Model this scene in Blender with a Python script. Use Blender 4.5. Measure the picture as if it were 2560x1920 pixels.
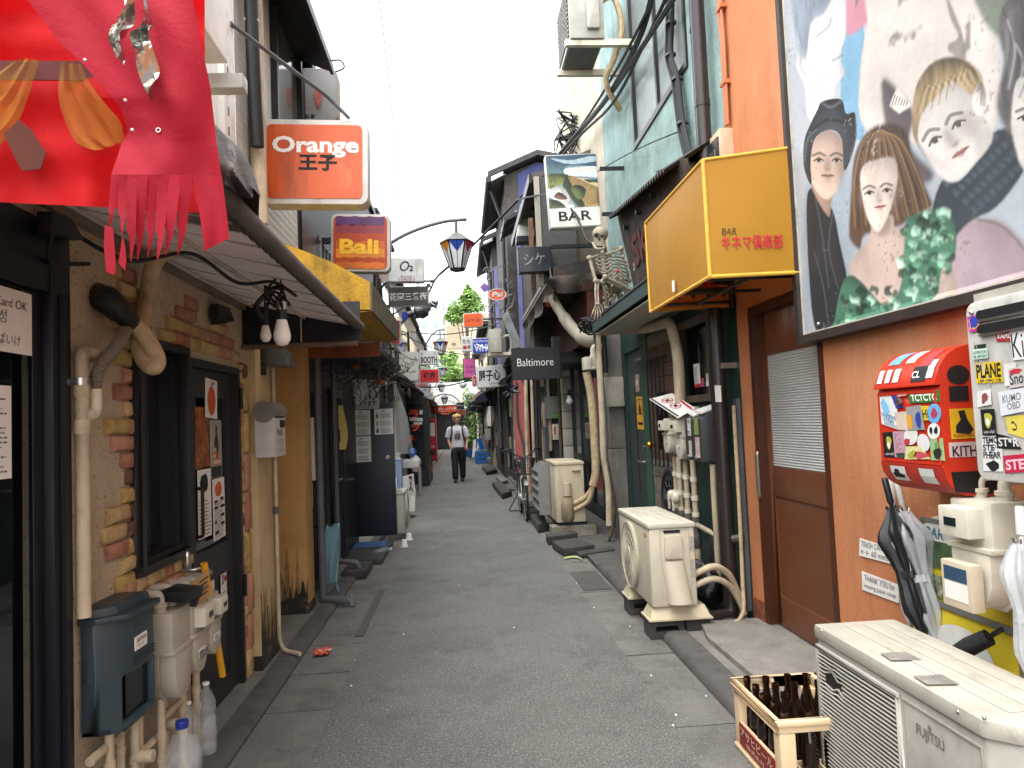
import bpy,bmesh,math,random
from math import sin,cos,pi,radians
from mathutils import Vector as V,Matrix
rnd=random.Random(7);ru=rnd.uniform
S=bpy.context.scene
COL=S.collection
for o in list(bpy.data.objects):
 bpy.data.objects.remove(o)
 # ------------------------------------------------------------------ camera, sky, sun, exposure
FOC,CX,CY,CAMH=1792.,1280.,960.,1.55
PITCH,YAW,ROLL=radians(2.9951442703),radians(-4.0494863674),radians(-2.4)
RCAM=Matrix.Rotation(YAW,3,'Z')@Matrix.Rotation(pi/2+PITCH,3,'X')@Matrix.Rotation(ROLL,3,'Z')
cam=bpy.data.cameras.new('camera');camo=bpy.data.objects.new('camera',cam);COL.objects.link(camo)
cam.sensor_fit='HORIZONTAL';cam.sensor_width=36;cam.lens=FOC/2560*36
cam.clip_start=.05;cam.clip_end=900
camo.matrix_world=Matrix.Translation((0,0,CAMH))@RCAM.to_4x4()
S.camera=camo
SUN_EL,SUN_AZ=radians(70),radians(215)
w=bpy.data.worlds.new('World');S.world=w;w.use_nodes=True
nt=w.node_tree;nt.nodes.clear()
sky=nt.nodes.new('ShaderNodeTexSky');sky.sky_type='NISHITA';sky.sun_disc=False
sky.sun_elevation=SUN_EL;sky.sun_rotation=SUN_AZ;sky.air_density=1.0;sky.dust_density=1.5;sky.ozone_density=1.0
hs=nt.nodes.new('ShaderNodeHueSaturation');hs.inputs['Saturation'].default_value=.12
bgn=nt.nodes.new('ShaderNodeBackground');bgn.inputs['Strength'].default_value=.15
out=nt.nodes.new('ShaderNodeOutputWorld')
nt.links.new(sky.outputs[0],hs.inputs['Color']);nt.links.new(hs.outputs[0],bgn.inputs['Color']);nt.links.new(bgn.outputs[0],out.inputs[0])
sl=bpy.data.lights.new('sun','SUN');sl.energy=.55;sl.angle=radians(60);sl.color=(1,.97,.92)
so=bpy.data.objects.new('sun',sl);COL.objects.link(so)
sd=V((sin(SUN_AZ)*cos(SUN_EL),cos(SUN_AZ)*cos(SUN_EL),sin(SUN_EL)))
so.rotation_euler=sd.to_track_quat('Z','Y').to_euler();so.location=(0,-5,20)
S.view_settings.view_transform='Standard';S.view_settings.look='None';S.view_settings.gamma=1
S.view_settings.use_curve_mapping=False;S.view_settings.exposure=2.5
try:S.cycles.max_bounces=8;S.cycles.transparent_max_bounces=16
except Exception:pass
# ------------------------------------------------------------------ measuring: a pixel of the photograph meets a wall, a depth or a height
ZM={'A':(0,0,.43390),'B':(500,0,.43390),'C':(0,600,.36158),'D':(0,1200,.43390),'E':(560,700,.36169),'F':(500,1200,.43390),'G':(1380,0,.43390),'H':(1920,0,.50633),'I':(1920,700,.36158),'J':(1800,1200,.43404),'K':(1480,700,.36172),'L':(1300,1100,.36158),'M':(940,500,.24113),'N':(1160,400,.24113),'O':(960,780,.27720),'P':(1160,700,.24113),'Q':(1200,1000,.24113),'R':(820,880,.21703),'S':(1440,560,.15674),'T':(560,560,.24096),'U':(2200,820,.25316),'V':(1600,960,.18086),'W':(1440,780,.21687),'X':(1300,560,.15674),'Y':(1080,700,.12057),'Z':(1000,860,.14472),'d':(0,0,1.15732)}
def q(k,x,y):a=ZM[k];return a[0]+x*a[2],a[1]+y*a[2]
def ray(p):return RCAM@V(((p[0]-CX)/FOC,-(p[1]-CY)/FOC,-1))
def PX(p,x):r=ray(p);return V((0,0,CAMH))+r*(x/r.x)
def PY(p,y):r=ray(p);return V((0,0,CAMH))+r*(y/r.y)
def PZ(p,z=0.):r=ray(p);return V((0,0,CAMH))+r*((z-CAMH)/r.z)
# ------------------------------------------------------------------ materials
def hx(h):
 h=h.lstrip('#');c=[int(h[i:i+2],16)/255 for i in(0,2,4)]
 return tuple(x/12.92 if x<=.04045 else((x+.055)/1.055)**2.4 for x in c)
MATS={}
def M(name,col,r=.6,m=0.,var=.14,vs=7.,bump=0.,bs=80.,dirt=None,trans=0.,alpha=1.,emit=0.,ior=1.45,coat=0.,wave=None,spec=.5,fleck=None,transl=0.):
 """a procedural material; dirt=(colour, amount, scale, streak) stains, fleck=(colour, scale, amount) specks, wave=(axis, scale, depth) ribs"""
 if name in MATS:return MATS[name]
 if isinstance(col,str):col=hx(col)
 ma=bpy.data.materials.new(name);ma.use_nodes=True;MATS[name]=ma
 t=ma.node_tree;N=t.nodes;Lk=t.links;b=N['Principled BSDF']
 b.inputs['Roughness'].default_value=r;b.inputs['Metallic'].default_value=m
 b.inputs['IOR'].default_value=ior;b.inputs['Specular IOR Level'].default_value=spec
 if coat:b.inputs['Coat Weight'].default_value=coat
 if trans:b.inputs['Transmission Weight'].default_value=trans
 if alpha<1:b.inputs['Alpha'].default_value=alpha
 tc=N.new('ShaderNodeTexCoord');oi=N.new('ShaderNodeObjectInfo')
 off=N.new('ShaderNodeVectorMath');off.operation='MULTIPLY_ADD'
 cmb=N.new('ShaderNodeCombineXYZ');mu=N.new('ShaderNodeMath');mu.operation='MULTIPLY';mu.inputs[1].default_value=37.
 Lk.new(oi.outputs['Random'],mu.inputs[0])
 for i in range(3):Lk.new(mu.outputs[0],cmb.inputs[i])
 off.inputs[1].default_value=(1,1,1);Lk.new(tc.outputs['Object'],off.inputs[0]);Lk.new(cmb.outputs[0],off.inputs[2])
 P=off.outputs[0]
 def noise(scale,detail=4,rough=.6,src=P):
  n=N.new('ShaderNodeTexNoise');n.inputs['Scale'].default_value=scale;n.inputs['Detail'].default_value=detail;n.inputs['Roughness'].default_value=rough
  Lk.new(src,n.inputs['Vector']);return n.outputs['Fac']
 def ramp(src,a,bb):
  k=N.new('ShaderNodeMapRange');k.inputs['From Min'].default_value=a;k.inputs['From Max'].default_value=bb;k.clamp=True
  Lk.new(src,k.inputs['Value']);return k.outputs[0]
 def mix(fac,a,bb):
  k=N.new('ShaderNodeMix');k.data_type='RGBA'
  if isinstance(fac,float):k.inputs[0].default_value=fac
  else:Lk.new(fac,k.inputs[0])
  for s,v in((6,a),(7,bb)):
   if isinstance(v,tuple):k.inputs[s].default_value=(*v,1)
   else:Lk.new(v,k.inputs[s])
  return k.outputs[2]
 c=tuple(col)
 if var:
  lo=tuple(x*(1-var)for x in c);hi=tuple(min(1,x*(1+var))for x in c)
  c=mix(ramp(noise(vs),.3,.7),lo,hi)
 if fleck:
  for(fc,fs,fa)in([fleck]if isinstance(fleck[0],str)else fleck):
   if isinstance(fc,str):fc=hx(fc)
   c=mix(ramp(noise(fs,2,.5),1-fa,1-fa+.06),c,fc)
 if dirt:
  for dd in(dirt if isinstance(dirt,list)else[dirt]):
   dc,am,sc,st=dd
   if isinstance(dc,str):dc=hx(dc)
   src=P
   if st:
    mp=N.new('ShaderNodeVectorMath');mp.operation='MULTIPLY';mp.inputs[1].default_value=(1,1,1./st);Lk.new(P,mp.inputs[0]);src=mp.outputs[0]
   f=ramp(noise(sc,6,.7,src),.68-.3*am,.80-.1*am)
   mm=N.new('ShaderNodeMath');mm.operation='MULTIPLY';mm.inputs[1].default_value=min(1,.35+am*.6);Lk.new(f,mm.inputs[0])
   c=mix(mm.outputs[0],c,dc)
 if isinstance(c,tuple):b.inputs['Base Color'].default_value=(*c,1)
 else:Lk.new(c,b.inputs['Base Color'])
 if emit:
  b.inputs['Emission Strength'].default_value=emit
  if isinstance(c,tuple):b.inputs['Emission Color'].default_value=(*c,1)
  else:Lk.new(c,b.inputs['Emission Color'])
 if transl:
  tl=N.new('ShaderNodeBsdfTranslucent');mx=N.new('ShaderNodeMixShader');mx.inputs[0].default_value=transl;ou=N['Material Output']
  if isinstance(c,tuple):tl.inputs['Color'].default_value=(*c,1)
  else:Lk.new(c,tl.inputs['Color'])
  Lk.new(b.outputs[0],mx.inputs[1]);Lk.new(tl.outputs[0],mx.inputs[2]);Lk.new(mx.outputs[0],ou.inputs['Surface'])
 hgt=None
 if bump:
  bp=N.new('ShaderNodeBump');bp.inputs['Strength'].default_value=min(1,bump);bp.inputs['Distance'].default_value=.01*max(1,bump)
  Lk.new(noise(bs,5,.65),bp.inputs['Height']);hgt=bp
 if wave:
  ax,sc,dp=wave
  wv=N.new('ShaderNodeTexWave');wv.bands_direction=ax;wv.inputs['Scale'].default_value=sc;Lk.new(tc.outputs['Object'],wv.inputs['Vector'])
  bp=N.new('ShaderNodeBump');bp.inputs['Strength'].default_value=dp;bp.inputs['Distance'].default_value=.01;Lk.new(wv.outputs['Fac'],bp.inputs['Height'])
  if hgt:Lk.new(hgt.outputs[0],bp.inputs['Normal'])
  hgt=bp
 if hgt:Lk.new(hgt.outputs[0],b.inputs['Normal'])
 return ma
 # ------------------------------------------------------------------ mesh building
INFO={}
class MB:
 def __init__(s):s.v=[];s.f=[]
 def add(s,vs,fs):
  n=len(s.v);s.v+=[V(p)for p in vs];s.f+=[tuple(i+n for i in f)for f in fs];return s
 def box(s,x0,y0,z0,x1,y1,z1):
  x0,x1=min(x0,x1),max(x0,x1);y0,y1=min(y0,y1),max(y0,y1);z0,z1=min(z0,z1),max(z0,z1)
  return s.add([(x0,y0,z0),(x1,y0,z0),(x1,y1,z0),(x0,y1,z0),(x0,y0,z1),(x1,y0,z1),(x1,y1,z1),(x0,y1,z1)],[(3,2,1,0),(4,5,6,7),(0,1,5,4),(1,2,6,5),(2,3,7,6),(3,0,4,7)])
 def ob(s,o,u,v,w):
  o,u,v,w=V(o),V(u),V(v),V(w)
  p=[o,o+u,o+u+v,o+v];p+=[a+w for a in p]
  f=[(3,2,1,0),(4,5,6,7),(0,1,5,4),(1,2,6,5),(2,3,7,6),(3,0,4,7)]
  if u.cross(v).dot(w)<0:f=[tuple(reversed(a))for a in f]
  return s.add(p,f)
 def poly(s,pts):return s.add(pts,[tuple(range(len(pts)))])
 def prism(s,pts,d):
  n=len(pts);d=V(d);pts=[V(p)for p in pts]
  nn=sum(((pts[i]-pts[0]).cross(pts[(i+1)%n]-pts[0])for i in range(n)),V())
  if nn.dot(d)<0:pts=pts[::-1]
  return s.add(pts+[p+d for p in pts],[tuple(range(n-1,-1,-1)),tuple(range(n,2*n))]+[(i,(i+1)%n,n+(i+1)%n,n+i)for i in range(n)])
 def tube(s,pts,r,n=8,cap=True,flat=None):
  pts=[V(p)for p in pts];k=len(pts);rs=r if isinstance(r,(list,tuple))else[r]*k
  t0=(pts[1]-pts[0]).normalized();a=t0.orthogonal().normalized();vs=[]
  for i,p in enumerate(pts):
   t=((pts[min(i+1,k-1)]-pts[i]).normalized()+(pts[i]-pts[max(i-1,0)]).normalized())
   t=t.normalized()if t.length>1e-6 else t0
   a=(a-t*a.dot(t));a=a.normalized()if a.length>1e-6 else t.orthogonal().normalized();b=t.cross(a)
   for j in range(n):
    g=2*pi*j/n;vs.append(p+(a*cos(g)+b*sin(g))*rs[i])
  fs=[(i*n+j,i*n+(j+1)%n,(i+1)*n+(j+1)%n,(i+1)*n+j)for i in range(k-1)for j in range(n)]
  if cap:fs+=[tuple(range(n-1,-1,-1)),tuple((k-1)*n+j for j in range(n))]
  return s.add(vs,fs)
 def cyl(s,a,b,r,n=12,r2=None):return s.tube([a,b],[r,r if r2 is None else r2],n)
 def lathe(s,prof,c,ax=(0,0,1),n=16,cap=True):
  ax=V(ax).normalized();a=ax.orthogonal().normalized();b=ax.cross(a);c=V(c);vs=[]
  for(r,h)in prof:
   for j in range(n):g=2*pi*j/n;vs.append(c+ax*h+(a*cos(g)+b*sin(g))*max(r,1e-4))
  k=len(prof);fs=[(i*n+j,i*n+(j+1)%n,(i+1)*n+(j+1)%n,(i+1)*n+j)for i in range(k-1)for j in range(n)]
  if cap:fs+=[tuple(range(n-1,-1,-1)),tuple((k-1)*n+j for j in range(n))]
  return s.add(vs,fs)
 def ball(s,c,r,n=12,m=8):
  c=V(c);r=V(r)if not isinstance(r,(int,float))else V((r,r,r));vs=[c-V((0,0,r.z))];fs=[]
  for i in range(1,m):
   p=pi*i/m
   for j in range(n):g=2*pi*j/n;vs.append(c+V((r.x*sin(p)*cos(g),r.y*sin(p)*sin(g),-r.z*cos(p))))
  vs.append(c+V((0,0,r.z)));e=len(vs)-1
  for j in range(n):
   fs.append((0,1+(j+1)%n,1+j));fs.append((e,e-n+j,e-n+(j+1)%n))
   for i in range(m-2):a=1+i*n;fs.append((a+j,a+(j+1)%n,a+n+(j+1)%n,a+n+j))
  return s.add(vs,fs)
 def grid(s,fn,nu,nv):
  vs=[fn(i/nu,j/nv)for j in range(nv+1)for i in range(nu+1)]
  return s.add(vs,[(j*(nu+1)+i,j*(nu+1)+i+1,(j+1)*(nu+1)+i+1,(j+1)*(nu+1)+i)for j in range(nv)for i in range(nu)])
 def slab(s,o,u,v,w,h,t,r=0.,seg=4):
  o,u,v=V(o),V(u).normalized(),V(v).normalized();nrm=u.cross(v)
  return s.prism([o+u*a+v*b for a,b in rrect(w,h,r,seg)],nrm*t)
 def frame(s,o,u,v,w,h,bw,t,inset=0.):
  o,u,v=V(o),V(u).normalized(),V(v).normalized();nrm=u.cross(v)
  for a,b,c,d in((-w/2,-h/2,w,bw),(-w/2,h/2-bw,w,bw),(-w/2,-h/2+bw,bw,h-2*bw),(w/2-bw,-h/2+bw,bw,h-2*bw)):
   s.ob(o+u*a+v*b,u*c,v*d,nrm*t)
  return s
 def mesh(s,shift,smooth,bevel,ang=40):
  me=bpy.data.meshes.new('m');me.from_pydata([tuple(p-shift)for p in s.v],[],s.f)
  if bevel:
   bm=bmesh.new();bm.from_mesh(me);bmesh.ops.remove_doubles(bm,verts=bm.verts,dist=1e-5)
   es=[e for e in bm.edges if len(e.link_faces)==2 and e.calc_face_angle(0)>.6]
   bmesh.ops.bevel(bm,geom=es,offset=bevel,segments=2,affect='EDGES',profile=.6,clamp_overlap=True);bm.to_mesh(me);bm.free();smooth=True
  if smooth:
   me.polygons.foreach_set('use_smooth',[True]*len(me.polygons));me.set_sharp_from_angle(angle=radians(ang))
  me.validate();me.update();return me
 def build(s,name,mat,parent=None,smooth=False,bevel=0.,label=None,kind=None,ang=40):
  loc,loc_mode=INFO.get(parent.name,(V(),False))if parent else(V(),False)
  o=bpy.data.objects.new(name,s.mesh(V()if loc_mode else loc,smooth,bevel,ang));COL.objects.link(o)
  if mat:o.data.materials.append(mat)
  if parent:o.parent=parent;INFO[o.name]=(loc,loc_mode)
  if label:o['label']=label
  if kind:o['kind']=kind
  return o
def rrect(w,h,r,seg=4):
 r=min(r,w/2-1e-5,h/2-1e-5)
 if r<=0:return[(-w/2,-h/2),(w/2,-h/2),(w/2,h/2),(-w/2,h/2)]
 p=[]
 for cx,cy,a0 in((w/2-r,-h/2+r,-90),(w/2-r,h/2-r,0),(-w/2+r,h/2-r,90),(-w/2+r,-h/2+r,180)):
  for i in range(seg+1):a=radians(a0+90*i/seg);p.append((cx+r*cos(a),cy+r*sin(a)))
 return p
def spl(pts,k=6,closed=False):
 pts=[V(p)for p in pts];n=len(pts);o=[]
 for i in range(n if closed else n-1):
  g=(lambda j:pts[j%n])if closed else(lambda j:pts[max(0,min(n-1,j))])
  a,b,c,d=g(i-1),g(i),g(i+1),g(i+2)
  for j in range(k):
   t=j/k;o.append(.5*((2*b)+(c-a)*t+(2*a-5*b+4*c-d)*t*t+(3*b-a-3*c+d)*t**3))
 if not closed:o.append(pts[-1])
 return o
def fil(pts,r,k=5):
 pts=[V(p)for p in pts];o=[pts[0]]
 for i in range(1,len(pts)-1):
  a,b,c=pts[i-1],pts[i],pts[i+1];d1,d2=(a-b),(c-b);rr=min(r,d1.length*.49,d2.length*.49)
  p,s=b+d1.normalized()*rr,b+d2.normalized()*rr
  for j in range(k+1):t=j/k;o.append(p*(1-t)**2+b*2*t*(1-t)+s*t*t)
 return o+[pts[-1]]
def tag(o,label,cat,group=None,kind=None):
 o['label']=label;o['category']=cat
 if group:o['group']=group
 if kind:o['kind']=kind
 return o
def thing(name,label,cat,loc,group=None,rz=None):
 o=bpy.data.objects.new(name,None);COL.objects.link(o);o.location=loc;o.empty_display_size=.1
 if rz is not None:o.rotation_euler=(0,0,rz)
 INFO[o.name]=(V(loc),rz is not None);tag(o,label,cat,group);return o
def solo(name,mb,mat,label,cat,group=None,smooth=False,bevel=0.):
 lo=[min(p[i]for p in mb.v)for i in range(3)];hi=[max(p[i]for p in mb.v)for i in range(3)]
 sh=V(((lo[0]+hi[0])/2,(lo[1]+hi[1])/2,lo[2]))
 o=bpy.data.objects.new(name,mb.mesh(sh,smooth,bevel));o.location=sh;COL.objects.link(o)
 if mat:o.data.materials.append(mat)
 INFO[o.name]=(sh,False);return tag(o,label,cat,group)
def struct(name,mb,mat,smooth=False):
 o=mb.build(name,mat,smooth=smooth);o['kind']='structure';return o
def dup(r,loc,label=None,rz=None,group=None):
 def rec(o,par):
  c=o.copy();COL.objects.link(c);INFO[c.name]=INFO.get(o.name,(V(),False))
  if par:c.parent=par
  for ch in[x for x in bpy.data.objects if x.parent==o]:rec(ch,c)
  return c
 n=rec(r,None);n.location=loc
 if label:n['label']=label
 if group:n['group']=group
 if rz is not None:n.rotation_euler=(0,0,rz)
 return n
TXT={}
def txtmesh(s,bold):
 k=(s,bold)
 if k not in TXT:
  cu=bpy.data.curves.new('t','FONT');cu.body=s;cu.offset=bold;cu.size=1;cu.resolution_u=3;cu.fill_mode='FRONT'
  ob=bpy.data.objects.new('t',cu);me=bpy.data.meshes.new_from_object(ob)
  vs=[v.co.copy()for v in me.vertices];fs=[tuple(p.vertices)for p in me.polygons]
  bpy.data.objects.remove(ob);bpy.data.curves.remove(cu);bpy.data.meshes.remove(me)
  TXT[k]=(vs,fs)
 return TXT[k]
def txtmb(mb,s,o,u,v,w,h,bold=0.,shear=0.,fit=True):
 vs,fs=txtmesh(s,bold)
 if not vs:return mb
 x0=min(p.x for p in vs);x1=max(p.x for p in vs);y0=min(p.y for p in vs);y1=max(p.y for p in vs)
 sx=w/(x1-x0);sy=(h/(y1-y0))if h else sx
 o,u,v=V(o),V(u).normalized(),V(v).normalized()
 return mb.add([o+u*((p.x-x0)*sx+shear*(p.y-y0)*sy)+v*((p.y-y0)*sy)for p in vs],fs)
def txt(s,mat,par,o,u,v,w,h=None,bold=0.,shear=0.,name='lettering'):
 return txtmb(MB(),s,o,u,v,w,h,bold,shear).build(name,mat,par)
def lines(mb,o,u,v,w,h,n,fill=.45,ragged=.35,r=rnd):
 o,u,v=V(o),V(u).normalized(),V(v).normalized();st=h/n
 for i in range(n):
  x=0.
  wmax=w*(1-ragged*r.random())
  while x<wmax:
   l=min(wmax-x,w*(.06+.14*r.random()));mb.add([o+u*x+v*(h-st*(i+1)),o+u*(x+l)+v*(h-st*(i+1)),o+u*(x+l)+v*(h-st*(i+1)+st*fill),o+u*x+v*(h-st*(i+1)+st*fill)],[(0,1,2,3)]);x+=l+w*.03
 return mb
UX,UY,UZ=V((1,0,0)),V((0,1,0)),V((0,0,1))
# ------------------------------------------------------------------ shared materials
GREY='#6b6b6b'
m_black=M('black_paint','#17181a',.45,dirt=('#4a4640',.25,5,0))
m_blackmetal=M('black_metal','#1b1c1e',.4,.3)
m_ink=M('black_ink','#141414',.7,var=0)
m_white=M('white_paint','#d8d6d0',.45,dirt=('#8d877c',.35,4,4))
m_cream=M('cream_plastic','#cfc6b2',.4,dirt=('#7b705e',.4,6,3))
m_acw=M('ac_casing','#a39f95',.4,dirt=[('#6f675a',.4,5,4),('#857b6b',.25,15,0)])
m_pipe=M('cream_pipe','#b5a68c',.5,var=.2,dirt=[('#4f4437',.6,6,4),('#7d705d',.4,14,2)])
m_tape=M('wrapped_duct','#b39e7c',.6,var=.2,vs=20,bump=.6,bs=30,dirt=('#4a3d2c',.5,7,2))
m_gpipe=M('grey_pipe','#55565a',.5,dirt=('#2a2a2a',.3,6,3))
m_dpipe=M('dark_brown_pipe','#2b2322',.35)
m_steel=M('steel','#a9a9a6',.28,.9)
m_cable=M('black_cable','#101113',.6)
m_paper=M('white_paper','#dcd9d2',.8,var=.06)
m_print=M('grey_print','#55524e',.8,var=0)
m_glass=M('dark_glass','#0b0e12',.04,var=0,spec=.8)
m_red=M('red_print','#b3202a',.6,var=0)
m_wood=M('old_wood','#6b4a32',.75,var=.35,vs=14,dirt=('#2c1f16',.5,9,8),bump=.4,bs=40)
# ------------------------------------------------------------------ ground, road, kerbs
m_asph=M('asphalt','#5c5b58',.92,var=.16,vs=1.6,bump=1.0,bs=95,fleck=[['#979690',95.,.38],['#343433',100.,.42],['#83827c',160.,.42]],dirt=[('#454442',.5,.9,0),('#777671',.4,.6,0),('#3d3c3a',.45,3.1,0),('#6d6b66',.35,5.5,0),('#2f2e2d',.25,11,0)])
m_conc=M('gutter_concrete','#62605b',.88,var=.2,vs=4,bump=.8,bs=110,fleck=('#96938c',110.,.36),dirt=[('#2b2a28',.5,2.5,0),('#7a776f',.25,3.5,0)])
m_kerb=M('kerb_concrete','#4d4b48',.85,var=.25,vs=5,bump=.7,bs=120,dirt=[('#232220',.55,3,0)])
m_pave=M('pavement_concrete','#6f6c66',.9,var=.25,vs=4,bump=.8,bs=110,fleck=('#96938b',120.,.36),dirt=[('#33312e',.5,2.6,0)])
m_slate=M('dark_step_stone','#3c3a38',.85,var=.3,vs=6,bump=.9,bs=90,dirt=('#6c6862',.3,5,0))
struct('ground',MB().box(-300,-60,-.6,300,500,-.06),M('ground_dirt','#5a5852',.95))
def strip(x0f,x1f,y0,y1,n,z):
 mb=MB();a=[y0+(y1-y0)*i/n for i in range(n+1)]
 vs=[];
 for y in a:vs+=[(x0f(y),y,z),(x1f(y),y,z)]
 return mb.add(vs,[(2*i,2*i+1,2*i+3,2*i+2)for i in range(n)])
j1=[ru(-.012,.012)for _ in range(600)];j2=[ru(-.014,.014)for _ in range(600)]
jf=lambda t,y:t[int((y+6)*8)%600]
struct('road',strip(lambda y:-.775+jf(j1,y),lambda y:1.0+jf(j2,y),-5,43,380,0.0),m_asph)
struct('cross_street',MB().poly([(-14,43,-.002),(14,43,-.002),(14,50,-.002),(-14,50,-.002)]),m_asph)
# gutter slabs, each its own piece with open joints
ys=[-4,-1.8,.2,2.1,3.25,4.15,4.75,5.35,7.1,7.75,9.6,11.6,13.6,16,19,22,26,30,36,43]
for i in range(len(ys)-1):
 z=-.006+ru(-.003,.003)
 MB().box(-1.155,ys[i]+.006,-.05,-.745,ys[i+1]-.006,z).build('gutter_slab',m_conc)['kind']='structure'
ysr=[-4,-1.5,.6,2.2,3.6,4.7,5.55,6.45,7.35,8.4,9.3,11,13,15,18,22,26,31,37,43]
for i in range(len(ysr)-1):
 z=-.006+ru(-.003,.003)
 MB().box(.965,ysr[i]+.006,-.05,1.32,ysr[i+1]-.006,z).build('gutter_slab',m_conc)['kind']='structure'
 # inlaid drain cover frames
for(x0,y0,x1,y1)in((-.86,5.5,-.80,7.0),(1.03,6.5,1.29,7.3)):
 MB().box(x0,y0,-.004,x1,y1,.004).build('drain_cover',M('worn_iron','#4b4945',.7,.2,bump=.5,bs=120))['kind']='structure'
 # left kerb with rounded lip and the pavement behind it
def kerbprof(x,sgn,y0,y1,h=.035,wd=.14):
 pr=[(0,-.05),(0,h*.15),(.012,h*.55),(.03,h*.9),(.06,h),(wd,h*1.05),(wd,-.05)]
 return MB().prism([(x+sgn*a,y0,b)for a,b in pr],(0,y1-y0,0))
for(a,b)in((-4,2.6),(2.605,4.9),(4.905,6.5),(6.505,8.2),(8.205,13)):
 struct('kerb',kerbprof(-1.157,-1,a,b),m_kerb,True)
struct('pavement',MB().box(-1.75,-4,-.05,-1.299,4.66,.034).box(-1.75,4.66,-.05,-1.299,6.25,.03).box(-1.75,6.25,-.05,-1.299,13,.028),m_pave)
struct('pavement',MB().box(-2.2,13,-.05,-1.16,43,.05),m_pave)
# right side: low kerb, doorstep of the orange bar, raised slabs further down
for(a,b)in((-4,3.2),(3.205,4.95),(6.2,7.45)):
 struct('kerb',kerbprof(1.322,1,a,b,.06,.16),m_kerb,True)
struct('pavement',MB().box(1.483,-4,-.05,2.6,4.95,.05),m_pave)
struct('pavement',MB().box(1.33,4.955,-.05,2.6,13.5,.03),m_kerb)
struct('pavement',MB().box(1.2,13.505,-.05,2.6,43,.04),m_pave)
struct('doorstep',MB().prism([(1.60,3.75,.05),(1.56,3.9,.05),(1.55,4.7,.05),(1.62,5.05,.05),(2.3,5.05,.05),(2.3,3.4,.05),(1.75,3.4,.05)],(0,0,.035)),M('doorstep_concrete','#7d7870',.9,var=.25,vs=6,bump=1,bs=90,fleck=('#aaa69c',120.,.38),dirt=('#4c4942',.4,3,0)))
# ================================================================== LEFT: brick-fronted bar
LW=-1.4
m_stucco=M('tan_stucco','#c0b096',.92,var=.12,vs=5,bump=1,bs=140,fleck=('#5c5143',90.,.36),dirt=[('#85765f',.4,2.2,3),('#4b4238',.25,6,0)])
bar=thing('brick_fronted_bar','low tan stucco bar front with scattered pink and yellow bricks round window and door','bar building',(LW,3.7,0))
mb=MB().box(-3.2,2.615,0,LW,3.16,2.62).box(-3.2,3.16,1.965,LW,3.66,2.62).box(-3.2,3.16,0,LW,3.66,.99)
mb.box(-3.2,3.66,0,LW,3.752,2.62).box(-3.2,3.752,1.955,LW,4.585,2.62).box(-3.2,4.585,0,LW,4.76,2.62)
mb.build('wall',m_stucco,bar)
# bricks: each one a rounded block, set along stepped courses
bcol=[M('brick_pink','#a5745e',.88,var=.25,vs=12,bump=1,bs=70,dirt=('#5a3d30',.4,9,0)),M('brick_yellow','#b39a60',.88,var=.25,vs=12,bump=1,bs=70,dirt=('#5b4a2a',.4,9,0)),M('brick_salmon','#b5866c',.88,var=.2,vs=12,bump=1,bs=70,dirt=('#6a4a3a',.35,9,0)),M('brick_brown','#6f5244',.9,var=.3,vs=12,bump=1,bs=70),M('brick_tan','#b89f72',.88,var=.22,vs=12,bump=1,bs=70,dirt=('#6b5532',.3,9,0))]
bw=[3,3,2,1,3]
def brick(y0,y1,z0,z1,ci=None,d=.024):
 g=.004;j=lambda:ru(-.0035,.0035);r=.011
 if y1-y0<.03:return
 y0+=g;y1-=g;z0+=g;z1-=g
 d+=ru(-.007,.007);x0=LW-.004
 o=[(y0+j(),z0+j()),(y1+j(),z0+j()),(y1+j(),z1+j()),(y0+j(),z1+j())]
 cy,cz=(y0+y1)/2,(z0+z1)/2
 mid=[(cy+(a-cy)*(1-.0),cz+(b-cz))for a,b in o];inn=[(a+(r if a<cy else-r),b+(r if b<cz else-r))for a,b in o]
 vs=[(x0,a,b)for a,b in o]+[(LW+d*.55,a,b)for a,b in mid]+[(LW+d+ru(-.003,.003),a,b)for a,b in inn]
 fs=[(8,9,10,11)]+[(i,(i+1)%4,4+(i+1)%4,4+i)for i in range(4)]+[(4+i,4+(i+1)%4,8+(i+1)%4,8+i)for i in range(4)]
 mat=bcol[ci if ci is not None else rnd.choices(range(5),[3,3,2,1.2,2.4])[0]]
 MB().add(vs,fs).build('brick',mat,bar,smooth=True,ang=60)
CH=.0705
def course(z,spans):
 for a,b in spans:
  y=a
  while y<b-.02:
   l=min(b-y,rnd.choice([.1,.17,.2,.2]));l=b-y if b-y-l<.05 else l
   brick(y,y+l,z,z+CH);y+=l
   # left of the window, each course with its own left end (read off the photograph)
zt=1.985
left_end=[3.0,2.99,3.05,2.98,3.06,2.905,2.95,3.03,3.07,3.03,2.905,2.865,2.90,3.0,2.97]
for i,a in enumerate(left_end):course(zt-CH*(i+1),[(a,3.126)])
for i,(a,b)in enumerate([(3.03,3.76),(3.12,3.74),(3.2,3.74),(3.24,3.7),(3.3,3.6)]):course(.985-.02-CH*(i+1),[(a,b)])
up=[[(2.92,3.32),(3.42,4.62)],[(3.0,3.27),(3.50,4.5)],[(3.02,3.24),(3.62,3.86),(4.1,4.36)],[(2.95,3.18),(3.75,3.92)],[(3.0,3.12)],[(3.05,3.11)]]
for i,sp in enumerate(up):course(zt+.004+CH*i,sp)
z=.96
while z<1.95:brick(3.692,3.752,z,min(z+CH*1.05,1.985));z+=CH*1.05
z=.28
while z<1.95:brick(4.59,4.633,z,min(z+CH*.98,1.985));z+=CH*.98
z=.03
for hgt,ci in((.17,4),(.22,2),(.25,2),(.26,1),(.25,0),(.24,2),(.26,1),(.22,1),(.1,3)):brick(4.64,4.745,z,z+hgt,ci,.03);z+=hgt
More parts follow.
